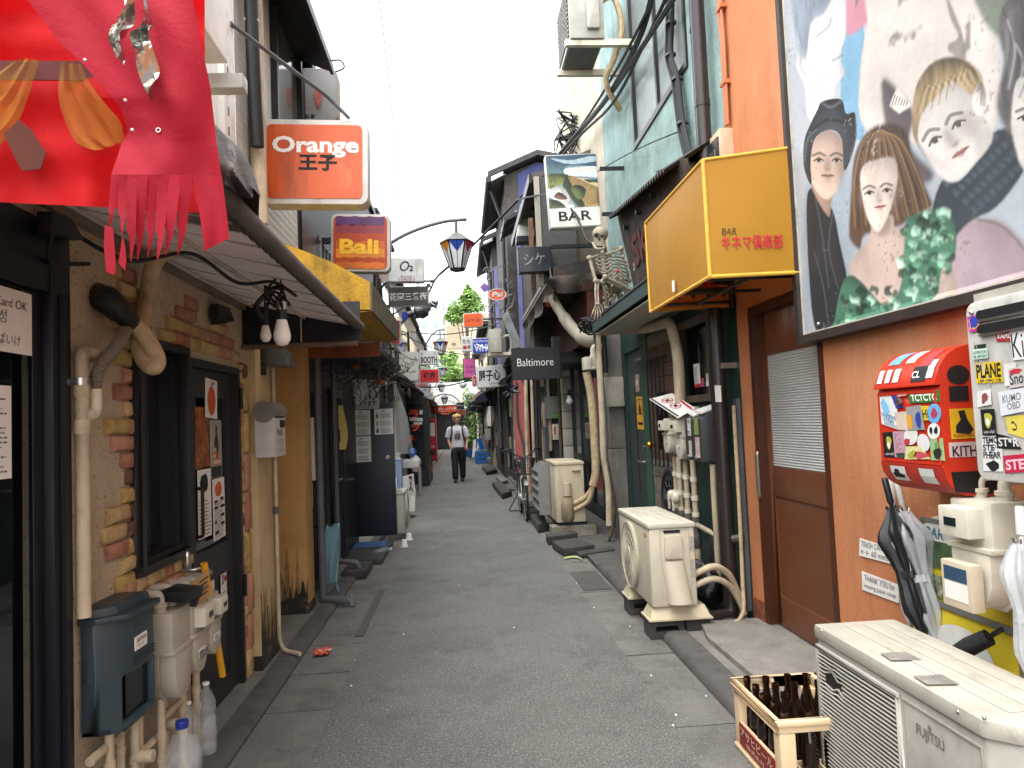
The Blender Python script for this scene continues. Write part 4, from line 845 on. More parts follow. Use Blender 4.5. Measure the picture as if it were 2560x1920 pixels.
class Canvas:
 def __init__(s,U,W,base,seed=5):
  s.U,s.W,s.q=U,W,min(1,U.shape[1]/700);s.rs=np.random.RandomState(seed);N=s.noise;s.C=np.array(hx(base))*np.ones(U.shape+(1,))
  s.n1=sum(N(5*2**k,6*2**k)*.5**k for k in range(6))/1.97;s.n2=sum(N(9*2**k,11*2**k)*.6**k for k in range(5))/2.3;s.n3=N(150,180)*.6+N(80,100)*.4;s.ns=N(70,14)*.6+N(130,30)*.4
 def noise(s,n,m):
  h,w_=s.U.shape;a=s.rs.rand(m+1,n+1);yi,xi=np.linspace(0,m-1e-6,h),np.linspace(0,n-1e-6,w_);y0,x0=yi.astype(int),xi.astype(int);fy,fx=(yi-y0)[:,None],(xi-x0)[None]
  fy,fx=fy*fy*(3-2*fy),fx*fx*(3-2*fx);g=lambda dy,dx:a[np.ix_(y0+dy,x0+dx)]
  return g(0,0)*(1-fy)*(1-fx)+g(0,1)*(1-fy)*fx+g(1,0)*fy*(1-fx)+g(1,1)*fy*fx
 def blur(s,a,r):
  r=int(r)
  if r<1:return a
  for ax in(0,1,0,1):
   pd=[(0,0),(0,0)];pd[ax]=(r+1,r);c=np.cumsum(np.pad(a,pd,mode='edge'),ax);a=(np.take(c,range(2*r+1,c.shape[ax]),ax)-np.take(c,range(0,c.shape[ax]-2*r-1),ax))/(2*r+1)
  return a
 def mask(s,pts):
  pts=[(p_.x,p_.y)for p_ in spl([V((a,b,0))for a,b in pts],5,True)]if len(pts)>4 else pts
  c=np.zeros(s.U.shape,bool);n=len(pts)
  for i in range(n):
   (x0,y0),(x1,y1)=pts[i],pts[(i+1)%n]
   if abs(y1-y0)>1e-9:c^=((y0>s.W)!=(y1>s.W))&(s.U<(x1-x0)*(s.W-y0)/(y1-y0)+x0)
  return c.astype(float)
 def mixc(s,m,col):s.C=s.C*(1-m[...,None])+col*m[...,None]
 def shp(s,pts,col,soft=1,sh=.5,r=9,hair=0,var=.25,a=1):
  k=s.mask(pts);m=s.blur(k,soft*s.q)*a;b=s.blur(k,r);em=np.roll(np.roll(b,5,0),4,1)-np.roll(np.roll(b,-5,0),-4,1)
  t=(1-var/2+var*s.n2)*(1-sh*1.6*em)*(.72+.28*np.clip(b*1.3,0,1)if sh else 1)
  if hair:t=t*(1-hair+2*hair*s.ns)
  s.mixc(m,np.array(hx(col))*t[...,None])
 def stroke(s,pts,w_,col,a=1.,soft=1):
  P_=spl([V((x,y,0))for x,y in pts],5)if len(pts)>2 else[V((x,y,0))for x,y in pts];d=np.full(s.U.shape,1e9)
  for p_,q_ in zip(P_,P_[1:]):
   ex,ey=q_.x-p_.x,q_.y-p_.y;t=np.clip(((s.U-p_.x)*ex+(s.W-p_.y)*ey)/(ex*ex+ey*ey+1e-9),0,1);d=np.minimum(d,np.hypot(s.U-p_.x-t*ex,s.W-p_.y-t*ey))
  s.mixc(np.clip((w_-d)/soft/3+.5,0,1)*a,np.array(hx(col)))
 def sheet(s,name,par,X_,Y_,Z_,rough=.6):
  me=bpy.data.meshes.new('m');nz,ny=s.U.shape;o0=INFO[par.name][0]
  me.vertices.add(ny*nz);me.vertices.foreach_set('co',np.stack([X_.ravel()-o0.x,Y_.ravel()-o0.y,Z_.ravel()-o0.z],-1).astype('f4').ravel())
  i=(np.arange(nz-1)[:,None]*ny+np.arange(ny-1)[None]).ravel();qd=np.stack([i,i+1,i+ny+1,i+ny],-1)
  me.loops.add(qd.size);me.loops.foreach_set('vertex_index',qd.ravel().astype('i4'));me.polygons.add(len(qd));me.polygons.foreach_set('loop_start',np.arange(0,qd.size,4).astype('i4'));me.update(calc_edges=True)
  at=me.color_attributes.new('paint','FLOAT_COLOR','POINT');at.data.foreach_set('color',np.concatenate([np.clip(s.C,0,1).reshape(-1,3),np.ones((ny*nz,1))],1).astype('f4').ravel())
  ma=bpy.data.materials.new(name);ma.use_nodes=True;t=ma.node_tree;an=t.nodes.new('ShaderNodeAttribute');an.attribute_name='paint';b=t.nodes['Principled BSDF'];t.links.new(an.outputs['Color'],b.inputs['Base Color']);b.inputs['Roughness'].default_value=rough;me.materials.append(ma)
  ob2=bpy.data.objects.new(name,me);COL.objects.link(ob2);ob2.parent=par;return ob2
def painting():
 gy,gz=np.concatenate([np.linspace(yL-.013,2.28,460),np.linspace(2.275,.91,60)]),np.concatenate([np.linspace(zB+.013,4.12,570),np.linspace(4.13,4.89,40)])
 Yg,Zg=np.meshgrid(gy,gz);XP=XM-.003
 Rn=np.array(RCAM).T;P=np.stack([np.full_like(Yg,XP),Yg,Zg-CAMH],-1)@Rn.T
 cv=Canvas((CX+FOC*P[...,0]/-P[...,2]-1920)/.50633,(CY-FOC*P[...,1]/-P[...,2])/.50633,'#9fa5ab');U,W,n1,n2,n3,shp,stroke,mixc,blur,noise=cv.U,cv.W,cv.n1,cv.n2,cv.n3,cv.shp,cv.stroke,cv.mixc,cv.blur,cv.noise
 cv.C=cv.C*(.8+.4*n1)[...,None];hexa=lambda h:np.array(hx(h))
 def face(cx,cy,s_,ang,dk='#3a3230',lip='#96605a',shade='#7d726a',a=1.):
  ca,sa=cos(ang),sin(ang);T=lambda L:[(cx+s_*(x*ca-y*sa),cy+s_*(x*sa+y*ca))for x,y in L]
  shp(T([(-.75,-.1),(-.55,.5),(-.35,.85),(-.6,.6),(-.85,.1)]),shade,7,0,a=.55*a);shp(T([(.3,.1),(.75,-.3),(.8,.3),(.35,.95),(.5,.5)]),shade,8,0,a=.5*a)
  shp(T([(-.08,-.15),(.06,-.15),(.16,.28),(.0,.36),(-.16,.28)]),shade,5,0,a=.45*a);shp(T([(-.14,.3),(0,.26),(.14,.3),(0,.36)]),shade,2,0,a=.8*a)
  for sg in(-1,1):
   shp(T([(sg*.16,-.12),(sg*.36,-.24),(sg*.58,-.1),(sg*.36,-.0)]),shade,5,0,a=.6*a);shp(T([(sg*.2,-.06),(sg*.36,-.13),(sg*.54,-.04),(sg*.36,-.0)]),'#b9b5ad',1,0,a=a)
   shp(T([(sg*.37+.085*cos(t),-.065+.075*sin(t))for t in[i*pi/4 for i in range(8)]]),dk,1,0,a=a);stroke(T([(sg*.18,-.06),(sg*.36,-.15),(sg*.57,-.05)]),2.2*s_/75,dk,a);stroke(T([(sg*.12,-.26),(sg*.34,-.37),(sg*.62,-.26)]),3.6*s_/75,dk,.75*a,1.5)
  shp(T([(-.26,.55),(-.08,.49),(0,.52),(.08,.49),(.26,.55),(0,.6)]),lip,1,.2,a=a);shp(T([(-.22,.57),(0,.6),(.22,.57),(0,.68)]),lip,1.5,.3,a=.85*a);stroke(T([(-.26,.56),(0,.585),(.26,.56)]),1.6*s_/75,'#5a3a36',.8*a);shp(T([(-.2,.72),(.2,.72),(0,.78)]),shade,4,0,a=.5*a)
 shp([(1300,-900),(3200,-2400),(3300,200),(1900,500),(1400,300)],'#8d8a86',6,.3);shp([(1500,500),(2300,300),(2600,900),(2300,1700),(1600,1500)],'#b3a79d',5,.4,16);shp([(1400,1100),(2400,1300),(3200,2600),(1500,2200)],'#3b4048',5,.4)
 # far background shapes
 shp([(380,150),(470,120),(475,640),(420,660),(360,470)],'#6a93ab',2,.1);shp([(385,-60),(540,-60),(530,60),(470,130),(385,165)],'#a5707c',3,.1)
 shp([(520,-80),(990,-80),(1130,170),(1120,640),(960,760),(700,700),(470,620),(455,350),(490,120)],'#b9b0a8',3,.25,16)
 k=np.clip((n2-.50-.10*(np.hypot((U-640)/330,(W-190)/260)))*14,0,1)*(U>430)*(U<1000)*(W<520);mixc(blur(k,1)*.8,hexa('#5e554c'))
 shp([(1020,-80),(1240,-80),(1190,110),(1150,185),(1060,90)],'#5b6257',3,.2);shp([(880,-20),(920,60),(960,170),(975,290),(900,260),(890,220),(940,180),(900,90)],'#6b655e',2,.3,a=.8)
 shp([(560,400),(640,440),(720,560),(700,720),(820,860),(740,900),(600,700)],'#51474a',5,.3);shp([(600,520),(640,420),(710,520),(650,560)],'#cfc8bd',2,.2)
 for i in range(6):stroke([(612+14*i,520),(628+12*i,470+6*i)],3,'#4b4442',.8)
 shp([(190,120),(250,10),(370,-60),(385,160),(350,280),(380,360),(330,430),(340,560),(210,600),(180,420),(140,330),(150,260),(190,290)],'#bdbcbd',2,.5,12);shp([(125,-80),(320,-80),(280,60),(215,110),(190,270),(150,250),(130,120)],'#717a85',3,.4,8,.35)
 stroke([(240,180),(300,130),(310,90)],4,'#6d6b6b',.7,2);stroke([(320,300),(370,270)],6,'#7a6f6b',.6,2);stroke([(165,270),(160,330),(185,370)],6,'#8d8987',.6,2)
 shp([(190,900),(400,860),(410,1250),(380,1500),(200,1500)],'#8e9aa3',9,0)
 # tilted man
 shp([(870,1150),(1040,1080),(1180,1110),(1330,1300),(1330,1500),(960,1600),(860,1400)],'#a18f94',4,.45,22);stroke([(1040,1085),(1160,1120),(1290,1260)],7,'#6f6264',.8,3)
 shp([(800,1080),(860,890),(960,880),(1110,660),(1210,650),(1240,800),(1260,850),(1130,1020),(990,1100),(900,1210),(860,1300),(810,1200)],'#2b343b',2,.5,14)
 for r_ in range(4):
  for i in range(9):t=i/8;x,y=1165-240*t+62*r_*.75-40,700+235*t+48*r_*.9-30;shp([(x-26,y-4),(x-4,y-20),(x+22,y-2),(x+2,y+22)],'#46535c',2,.8,4,a=.75)
 shp([(735,620),(800,500),(900,400),(1000,430),(1060,560),(1110,680),(1030,800),(930,895),(850,870),(770,740)],'#bab4ae',2,.55,20);face(890,665,190,-.62,'#4a443e','#a1706a')
 shp([(712,590),(730,430),(810,310),(930,280),(1020,330),(1060,400),(1010,470),(910,400),(830,480),(760,560),(740,690),(780,780),(720,680)],'#7b6a4e',2,.7,9,.5)
 for i in range(16):t=i/15;stroke([(735+270*t,560-250*t+60*sin(t*3)),(770+250*t,440-110*t),(800+260*t,440-30*t)],4,'#b39f78' if i%2 else '#4a3f2f',.45,2)
 shp([(1010,470),(1050,400),(1075,470),(1060,570),(1020,540)],'#b0a7a0',2,.6,5);stroke([(1030,450),(1055,440),(1050,520)],4,'#6e645c',.7,2)
 # woman cut by the edge
 shp([(1180,0),(1340,-80),(1340,500),(1240,400),(1215,600),(1190,660),(1130,520),(1165,300),(1140,170)],'#4a4747',3,.8,12,.5);shp([(1210,480),(1240,390),(1340,420),(1340,860),(1260,830),(1205,650)],'#bcb6b0',2,.4,14);face(1330,600,170,.05)
 for i in range(7):stroke([(1160+22*i,40+60*i),(1200+20*i,200+40*i),(1170+18*i,420+15*i)],6,'#9a9592' if i%2 else '#2c2a2b',.5,3)
 # man in a wide hat
 shp([(190,1020),(210,930),(250,960),(320,1040),(355,1200),(390,1380),(360,1480),(330,1650),(240,1640),(205,1400)],'#23262a',2,.5,12)
 for L in([(235,980),(270,1180),(300,1420)],[(320,1050),(300,1230),(345,1420)],[(230,1250),(270,1400),(300,1600)],[(275,1235),(300,1235)]):stroke(L,3,'#555b5e',.6,2)
 shp([(220,900),(330,880),(310,1010),(300,1070),(240,980)],'#8d7668',2,.4);shp([(205,800),(230,690),(300,640),(365,690),(375,800),(345,930),(290,985),(235,940),(205,860)],'#b59e90',2,.6,12);face(295,800,120,0,'#2e2a28','#8f665c','#6f5d52')
 shp([(175,800),(180,690),(215,600),(245,540),(270,500),(360,490),(385,560),(430,560),(435,680),(410,780),(375,840),(365,690),(310,640),(235,680),(210,790),(215,910),(190,870)],'#272b2f',1,1.,9);stroke([(222,640),(300,590),(385,610)],9,'#121416',.9,2);stroke([(270,510),(310,530),(360,500)],6,'#5a6067',.6,3);stroke([(180,800),(195,690),(240,640)],4,'#5f656c',.6,2);stroke([(432,570),(434,680),(405,780)],4,'#5f656c',.6,2)
 # woman in a ruffled green dress
 shp([(400,1150),(410,950),(430,760),(500,640),(600,610),(680,650),(720,800),(790,950),(810,1020),(740,1060),(640,1120),(480,1160),(455,1230),(410,1190)],'#4a362a',3,.6,12,.45)
 for i in range(22):t=i/21;stroke([(560+10*t,640+10*t),(470+190*t,720-40*abs(t-.5)),(425+330*t,900+30*sin(t*3)),(430+370*t,1120-60*t)],4,('#98794f','#2b2019','#6e5238')[i%3],.5,2.5)
 shp([(400,1340),(440,1250),(500,1180),(520,1080),(610,1060),(630,1130),(700,1110),(800,1200),(900,1300),(930,1480),(800,1480),(600,1520),(480,1480)],'#b7a296',2,.45,18);shp([(520,1090),(610,1070),(600,1150),(545,1170)],'#7f6a5e',5,0,a=.7)
 shp([(455,900),(470,820),(530,790),(620,780),(640,880),(610,1020),(560,1130),(530,1140),(485,1060)],'#c3b5aa',2,.5,12);face(545,955,118,-.14,'#2a2320','#a8504f')
 shp([(330,1580),(360,1420),(400,1360),(460,1390),(560,1500),(610,1490),(660,1390),(680,1110),(720,1060),(890,1040),(930,1230),(860,1330),(840,1440),(800,1490),(720,1600),(330,1640)],'#44705a',2,.5,8)
 r2=random.Random(3)
 for i in range(120):
  if i<66:x,y=r2.uniform(680,900),r2.uniform(1070,1330)
  elif i<90:x,y=r2.uniform(670,830),r2.uniform(1330,1500)
  else:x,y=r2.uniform(340,640),r2.uniform(1410,1640)
  a0,R=r2.uniform(0,6.28),r2.uniform(18,55);shp([(x+R*.35*cos(a0),y+R*.35*sin(a0)),(x+R*cos(a0+.7),y+R*sin(a0+.7)),(x+R*1.1*cos(a0+1.6),y+R*1.1*sin(a0+1.6)),(x+R*.7*cos(a0+2.6),y+R*.7*sin(a0+2.6)),(x+R*.5*cos(a0+1.6),y+R*.5*sin(a0+1.6))],('#86b598','#20382c','#5c8f71','#a9cdb5','#2f5240')[i%5],1.5,.8,5,a=.9)
  # wear
 C_=cv.C*(.93+.14*n3)[...,None]*(.9+.2*n2)[...,None]
 k=np.clip((n3*.6+n1*.5-.78)*16,0,1)*.3;C_=C_*(1-k[...,None])+hexa('#cfcac1')*k[...,None];k=np.clip((noise(110,135)*.6+n2*.5-.83)*16,0,1)*.45;cv.C=C_*(1-k[...,None])+hexa('#5b544b')*k[...,None]
 cv.sheet('painting',mu,np.full(Yg.shape,XP),Yg,Zg,.7)
painting()
MB().ball(PX(q('H',250,1600),XM-.01),.012,10,6).build('bolt',m_steel,mu,smooth=True)
# wall pipes and beige box
opk=M('orange_pipe','#b06a42',.5)
a,b,c=PX(q('G',945,0),RW-.03),PX(q('G',975,260),RW-.03),PX(q('G',1005,725),RW-.03)
up_=V((a.x,a.y,6.4))
pipething('orange_conduit','pair of conduits painted orange running down the orange wall above the yellow awning',[('pipe',MB().tube([up_,b+V((0,0,.2)),b+V((0,-.02,0)),c],.016,8),None),('second_pipe',MB().tube([up_+V((0,-.05,0)),b+V((0,-.045,.2)),b+V((0,-.055,0)),c+V((0,-.03,0))],.013,8),None),('clips',MB().box(RW-.05,b.y-.08,b.z+.25,RW,b.y+.02,b.z+.28).box(RW-.05,c.y-.06,c.z+.3,RW,c.y+.03,c.z+.33),None)],opk,(RW-.03,c.y,c.z))
th=thing('beige_meter_box','beige electric meter box on the wall corner above the yellow awning','meter box',(RW-.08,5.1,3.3))
p0,p1=PY(q('G',975,905),5.0),PY(q('G',1085,735),5.0)
MB().box(p0.x,5.0,p0.z-.1,RW,5.3,p1.z).build('case',M('beige_case','#bba186',.5,dirt=('#6e5c49',.4,6,3)),th,bevel=.006)
MB().box(p0.x-.012,5.03,p0.z-.08,p0.x,5.27,p1.z-.05).build('meter_front',m_black,th,bevel=.004);MB().box(p0.x-.02,5.08,p0.z+.02,p0.x-.013,5.2,p0.z+.09).build('dial',m_steel,th)
# yellow box awning
m_yel=M('yellow_canvas','#b58224',.5,var=.06,vs=2,bump=.15,bs=20,dirt=('#8a6218',.25,3,5),transl=.25)
m_yel2=M('yellow_canvas_seam','#d2a03a',.6)
ya=thing('yellow_awning','yellow canvas box awning lettered BAR over the brown door','awning',(RW,4.6,2.33))
TL,TR,BR_,BL=[PY(p_,4.02)for p_ in((1757,400),(1990,366),(2010,680),(1775,692))]
fy=5.2;FT,FB=PX((1610,552),TL.x-.01),PX((1625,772),TL.x-.01)
TR.x=RW-.008;BR_.x=RW-.008
FTw,FBw=V((RW-.008,FT.y,TR.z)),V((RW-.008,FT.y,BR_.z));FT=V((TL.x,FT.y,TL.z));FB=V((BL.x,FT.y,BL.z))
aw_=MB()
def quadgrid(a,b,c,d,n=10,m=8,bulge=.012,nrm=V((0,-1,0))):aw_.grid(lambda u,v:tuple(a.lerp(b,u).lerp(d.lerp(c,u),v)+nrm*bulge*sin(pi*u)*sin(pi*v)),n,m)
quadgrid(BL,BR_,TR,TL);quadgrid(FB,BL,TL,FT,nrm=V((-1,0,0)));quadgrid(FBw,FB,FT,FTw,nrm=V((0,1,0)));quadgrid(TL,TR,FTw,FT,nrm=V((0,0,1)))
aw_.build('canvas',m_yel,ya,smooth=True,ang=35)
MB().tube([BL,TL],.012,8).tube([TL,TR],.010,8).tube([BL,BR_],.012,8).tube([BL,FB],.012,8).tube([TL,FT],.010,8).tube([FB,FT],.010,8).build('edge_piping',m_yel2,ya,smooth=True)
fr_=MB()
for t in(.15,.5,.85):p_=BL.lerp(FB,t);fr_.tube([p_+V((.01,0,.02)),V((RW-.01,p_.y,p_.z+.03))],.012,8)
fr_.tube([BL+V((.3,.1,.02)),FB+V((.3,-.05,.02))],.012,8)
fr_.build('inner_frame',m_black,ya)
o=PY(q('G',980,1352),4.006);txt('BAR',m_ink,ya,o,UX,UZ,PY(q('G',1065,1352),4.0).x-o.x,.038,-.005,.12)
o=PY(q('G',980,1440),4.006);txt('キネマ倶楽部',m_red,ya,o,UX,UZ,PY(q('G',1338,1440),4.0).x-o.x,.086,.018)
o=PX(q('K',565,80),TL.x-.02);MB().box(o.x-.002,o.y-.025,o.z,o.x,o.y+.025,o.z+.075).build('white_label',m_paper,ya)
# underside orange sign seen below the awning
us=thing('orange_hanging_sign','orange canvas sign with red letters laced under the yellow awning','sign',(RW-.3,5.3,2.2))
yy=5.16;a=[PY(q('K',*p_),yy)for p_ in((430,200),(960,185),(960,10),(560,90))]
MB().prism([a[0],a[1],PY(q('K',962,30),yy),PY(q('K',640,40),yy)],(0,.02,0)).build('canvas',M('orange_canvas','#c06a14',.6,dirt=('#7a3b0e',.4,5,0)),us)
txt('全',m_red,us,PY(q('K',765,45),yy-.01),UX,UZ,.09,.1,.03);MB().tube([PY(q('K',660,70),yy-.04),PY(q('K',960,55),yy-.04)],.012,8).tube([PY(q('K',955,20),yy-.04),PY(q('K',970,190),yy-.04)],.018,8).build('rail',m_black,us,smooth=True)
k=MB()
for i in range(4):c=PY(q('K',595+105*i,118-5*i),yy-.035);k.ball(c,.016,8,5).tube([c,c+V((.05,-.0,.07))],.005,5).tube([c,c+V((-.05,-.0,.07))],.005,5)
k.build('lacing',m_black,us)
# handwritten notes
def note(label,pts,rows):
 a=[PX(q('J',*p_),RW-.004)for p_ in pts];c=sum(a,V())/4;th=thing('handwritten_note',label,'note',c,'handwritten notes on the orange wall')
 U_=(a[1]-a[0]).normalized();Vv=(a[3]-a[0]).normalized()
 MB().prism(a,(-.002,0,0)).build('sheet',m_paper,th)
 W_=(a[1]-a[0]).length;H_=(a[3]-a[0]).length
 for s,u0,v0,w_,h_ in rows:txt(s,m_ink,th,a[0]+U_*W_*u0+Vv*H_*v0+V((-.004,0,0)),U_,Vv,W_*w_,H_*h_,-.008,.05)
note('handwritten note saying the trash can is 60 meters away',[(803,435),(1012,490),(1005,395),(806,335)],[('TRASH CAN IS NO',.06,.56,.9,.32),('←← 60 meters',.06,.12,.88,.32)])
note('handwritten note thanking you for keeping Japan clean',[(822,632),(1032,710),(1028,603),(818,524)],[('THANK YOU for',.08,.55,.84,.32),('keeping Japan clean',.06,.12,.88,.3)])
# ------------------------------------------------------------------ red letterbox, heater, meter, umbrellas
m_redbox=M('red_box_paint','#b8301b',.35,var=.08,dirt=('#7a2012',.25,6,0))
LX0,LY0,LY1=1.80,2.60,3.005
rb=thing('red_letterbox','red metal letterbox covered with stickers on the orange wall','letterbox',(LX0+.12,2.8,1.2))
pr=[(RW-.003,1.775),(1.95,1.775),(1.89,1.762),(1.845,1.735),(1.815,1.695),(1.79,1.63),(1.79,1.622),(1.815,1.622),(LX0+.006,1.60),(LX0+.006,1.315),(LX0,1.31),(1.81,1.265),(1.835,1.228),(1.88,1.20),(RW-.003,1.19)]
MB().prism([(a,LY0,b)for a,b in pr],(0,LY1-LY0,0)).build('body',m_redbox,rb,smooth=True,ang=28)
MB().frame((LX0+.005,(LY0+LY1)/2,1.46),-UY,UZ,LY1-LY0-.02,.29,.012,.006).build('door_edge',m_redbox,rb)
MB().prism([(a,LY0-.004,b)for a,b in((1.84,1.215),(RW-.004,1.195),(RW-.004,1.29),(1.83,1.29))],(0,.0035,0)).build('underside',m_black,rb)
MB().cyl((LX0,2.835,1.565),(LX0-.015,2.835,1.565),.014,14).build('lock',m_steel,rb,smooth=True)
sc={}
def sticker(par,x,pts,col,text=None,tcol=None,k='I',shape=None,nm='sticker',tp=None,bold=.01):
 LAYS[0]=(LAYS[0]+1)%9;d=.0012+.0005*LAYS[0]
 P_=[PX(q(k,*p_),x)-V((d,0,0))for p_ in pts]
 c=sum(P_,V())/len(P_)
 if shape=='oval':
  U_,W_=(P_[1]-P_[0])/2,(P_[3]-P_[0])/2
  poly=[c+U_*cos(t)+W_*sin(t)for t in[i*2*pi/20 for i in range(20)]]
 else:poly=P_
 so_=MB().prism(poly,(-.0006,0,0)).build(nm,M('sticker_'+col.strip('#'),col,.45,var=.08,vs=20),par)
 if text:
  U_=P_[1]-P_[0];W_=P_[3]-P_[0]
  for s,u0,v0,w_,h_ in([(text,.08,.15,.84,.6)]if isinstance(text,str)else text):
   txt(s,M('sticker_ink_'+tcol.strip('#'),tcol,.6,var=0),so_,P_[0]+U_*u0+W_*v0-V((.0012,0,0)),U_,W_,U_.length*w_,W_.length*h_,bold)
 return so_,P_
LAYS=[0]
def blob(par,P_,u0,v0,su,sv,col,n=11,seed=1,nm='print_shape',dd=.0014):
 r3=random.Random(seed);U_,W_=P_[1]-P_[0],P_[3]-P_[0];c=P_[0]+U_*u0+W_*v0
 pts=spl([c+U_*su*(.6+.5*r3.random())*cos(i*2*pi/n)+W_*sv*(.6+.5*r3.random())*sin(i*2*pi/n)-V((dd,0,0))for i in range(n)],3,True)
 MB().add(pts[::-1],[tuple(range(len(pts)))]).build(nm,M('sticker_ink_'+col.strip('#'),col,.6,var=0),par)
def rect(x0,y0,x1,y1):return[(x0,y1),(x1,y1),(x1,y0),(x0,y0)]
F_=LX0+.004
s_,P_=sticker(rb,F_,[(790,995),(905,1035),(890,795),(760,803)],'#d5d5d2',[('BANDIDO',.2,.03,.75,.1),('ROSEN',.2,.16,.6,.1),('PALESTINE',.1,.3,.85,.14)],'#3b5b86');blob(s_,P_,.4,.68,.3,.3,'#74b3d6',seed=4)
s_,P_=sticker(rb,F_,[(890,890),(945,880),(885,795),(855,800)],'#3d3f8f')
sticker(rb,F_,[(985,853),(1196,843),(1190,755),(970,775)],'#3f6b35','TCTCTC','#dfe6d4',bold=.03)
s_,P_=sticker(rb,F_,[(900,1035),(1000,1040),(985,905),(880,915)],'#c9b7a4')
s_,P_=sticker(rb,F_,[(975,1040),(1092,1035),(1060,862),(960,880)],'#8b8c8c');blob(s_,P_,.15,.4,.22,.42,'#d2952c',seed=8);blob(s_,P_,.68,.4,.17,.4,'#2b3a8c',seed=5)
sticker(rb,F_,[(1085,970),(1130,970),(1130,870),(1060,870)],'#c9b232','HI','#1e1e1e')
s_,P_=sticker(rb,F_,rect(1110,855,1205,990),'#5f9fce',shape='oval');blob(s_,P_,.5,.5,.25,.3,'#a8324b',seed=6)
s_,P_=sticker(rb,F_,rect(1112,990,1198,1100),'#d6d6d2',shape='oval')
for sgn in(-1,1):blob(s_,P_,.5+.2*sgn,.55,.16,.28,'#181818',seed=9+sgn)
s_,P_=sticker(rb,F_,[(808,1225),(885,1228),(870,1048),(795,1055)],'#1c1c1e',[('نيون نايل',.12,.08,.76,.14)],'#d0d0cc');blob(s_,P_,.5,.6,.3,.28,'#a8a23a',seed=11);blob(s_,P_,.5,.5,.16,.14,'#d9d7ce',seed=12,dd=.002)
s_,P_=sticker(rb,F_,[(880,1225),(968,1230),(945,1042),(865,1048)],'#b08a96');blob(s_,P_,.5,.1,.45,.12,'#2c4232',seed=13)
s_,P_=sticker(rb,F_,[(945,1145),(1040,1135),(1040,1005),(940,1020)],'#d0cec9',shape='oval');blob(s_,P_,.25,.2,.28,.2,'#b02a35',seed=14)
s_,P_=sticker(rb,F_,[(1040,1180),(1128,1200),(1110,1060),(1040,1060)],'#cfd0ce',shape='oval')
s_,P_=sticker(rb,F_,[(950,1240),(1130,1238),(1060,1150),(960,1150)],'#c8c38e');blob(s_,P_,.6,.3,.3,.3,'#b5454f',seed=15);blob(s_,P_,.3,.4,.2,.3,'#9c9a3a',seed=16)
s_,P_=sticker(rb,F_,[(1135,1245),(1232,1250),(1215,1092),(1126,1095)],'#8fae78');blob(s_,P_,.5,.35,.32,.28,'#20241c',seed=17);blob(s_,P_,.5,.7,.2,.2,'#5f8f5a',seed=18)
sticker(rb,F_,[(900,812),(972,800),(970,780),(898,790)],'#b8301b','IBRKO','#d9d4cc',bold=0)
# lower lip and domed lid: stickers lie on the curved sheet
def curved(par,ptsYZ,xs,col,nm='sticker'):
 vs=[(x-.002,y,z)for(y,z),x in zip(ptsYZ,xs)];return MB().prism(vs,(-.001,0,0)).build(nm,M('sticker_'+col.strip('#'),col,.45,var=.08,vs=20),par)
def lipx(z):return interp([(1.20,1.88),(1.228,1.835),(1.265,1.81),(1.31,1.80)],z)
def domex(z):return interp([(1.63,1.79),(1.695,1.815),(1.735,1.845),(1.762,1.89),(1.775,1.95)],z)
for(y0,y1,col)in((2.84,2.94,'#d3d3cf'),(2.66,2.75,'#cfcfcb')):
 n=4
 zs=[1.298-.06*i/n for i in range(n+1)]
 MB().add([(lipx(z)-.003,y,z)for z in zs for y in(y1,y0)],[(2*i,2*i+1,2*i+3,2*i+2)for i in range(n)]).build('sticker',M('sticker_'+col.strip('#'),col,.45),rb)
MB().add([(lipx(z)-.005,y,z)for y,z in((2.925,1.25),(2.86,1.25),(2.855,1.262),(2.88,1.27),(2.885,1.285),(2.91,1.285),(2.918,1.27),(2.93,1.265))],[tuple(range(8))]).build('print_shape',m_ink,rb)
def dsheet(y0,y1,z0,z1,col):
 n=5;zs=[z0+(z1-z0)*i/n for i in range(n+1)]
 return MB().add([(domex(z)-.003,y,z+.001)for z in zs for y in(y1,y0)],[(2*i,2*i+1,2*i+3,2*i+2)for i in range(n)]).build('sticker',M('sticker_'+col.strip('#'),col,.45,var=.3,vs=40),rb)
for a in((2.95,2.985,1.645,1.70,'#cfcfca'),(2.895,2.93,1.645,1.70,'#c6c6c2'),(2.835,2.875,1.645,1.70,'#c9ccd2'),(2.66,2.75,1.64,1.70,'#1d1d1f'),(2.87,2.95,1.72,1.768,'#6d9ab8'),(2.77,2.83,1.72,1.765,'#d3d0cb'),(2.65,2.72,1.70,1.762,'#a8383b'),(2.62,2.66,1.65,1.72,'#b9c2cf')):dsheet(*a)
txt('CL',m_paper,rb,(domex(1.66)-.008,2.745,1.655),-UY,V((.35,0,1)),.05,.03,.02)
# near end panel stickers
EY=LY0-.001
def endst(x0,z0,x1,z1,col,text=None,tcol='#111111',h=.3,shape=None):
 c=V(((x0+x1)/2,EY-.001,(z0+z1)/2))
 pts=[c+V(((x1-x0)/2*cos(t),0,(z1-z0)/2*sin(t)))for t in[i*2*pi/24 for i in range(24)]]if shape else[V((x0,EY-.001,z0)),V((x1,EY-.001,z0)),V((x1,EY-.001,z1)),V((x0,EY-.001,z1))]
 s_=MB().prism(pts,(0,-.0008,0)).build('sticker',M('sticker_'+col.strip('#'),col,.45,var=.1,vs=20),rb)
 if text:txt(text,M('sticker_ink_'+tcol.strip('#'),tcol,.6,var=0),s_,(x0+(x1-x0)*.1,EY-.003,z0+(z1-z0)*.06),UX,UZ,(x1-x0)*.8,(z1-z0)*h,.02)
 return s_
def ez(x0,y1,x1,y0):a,b=PY(q('I',x0,y1),LY0),PY(q('I',x1,y0),LY0);return a.x,a.z,b.x,b.z
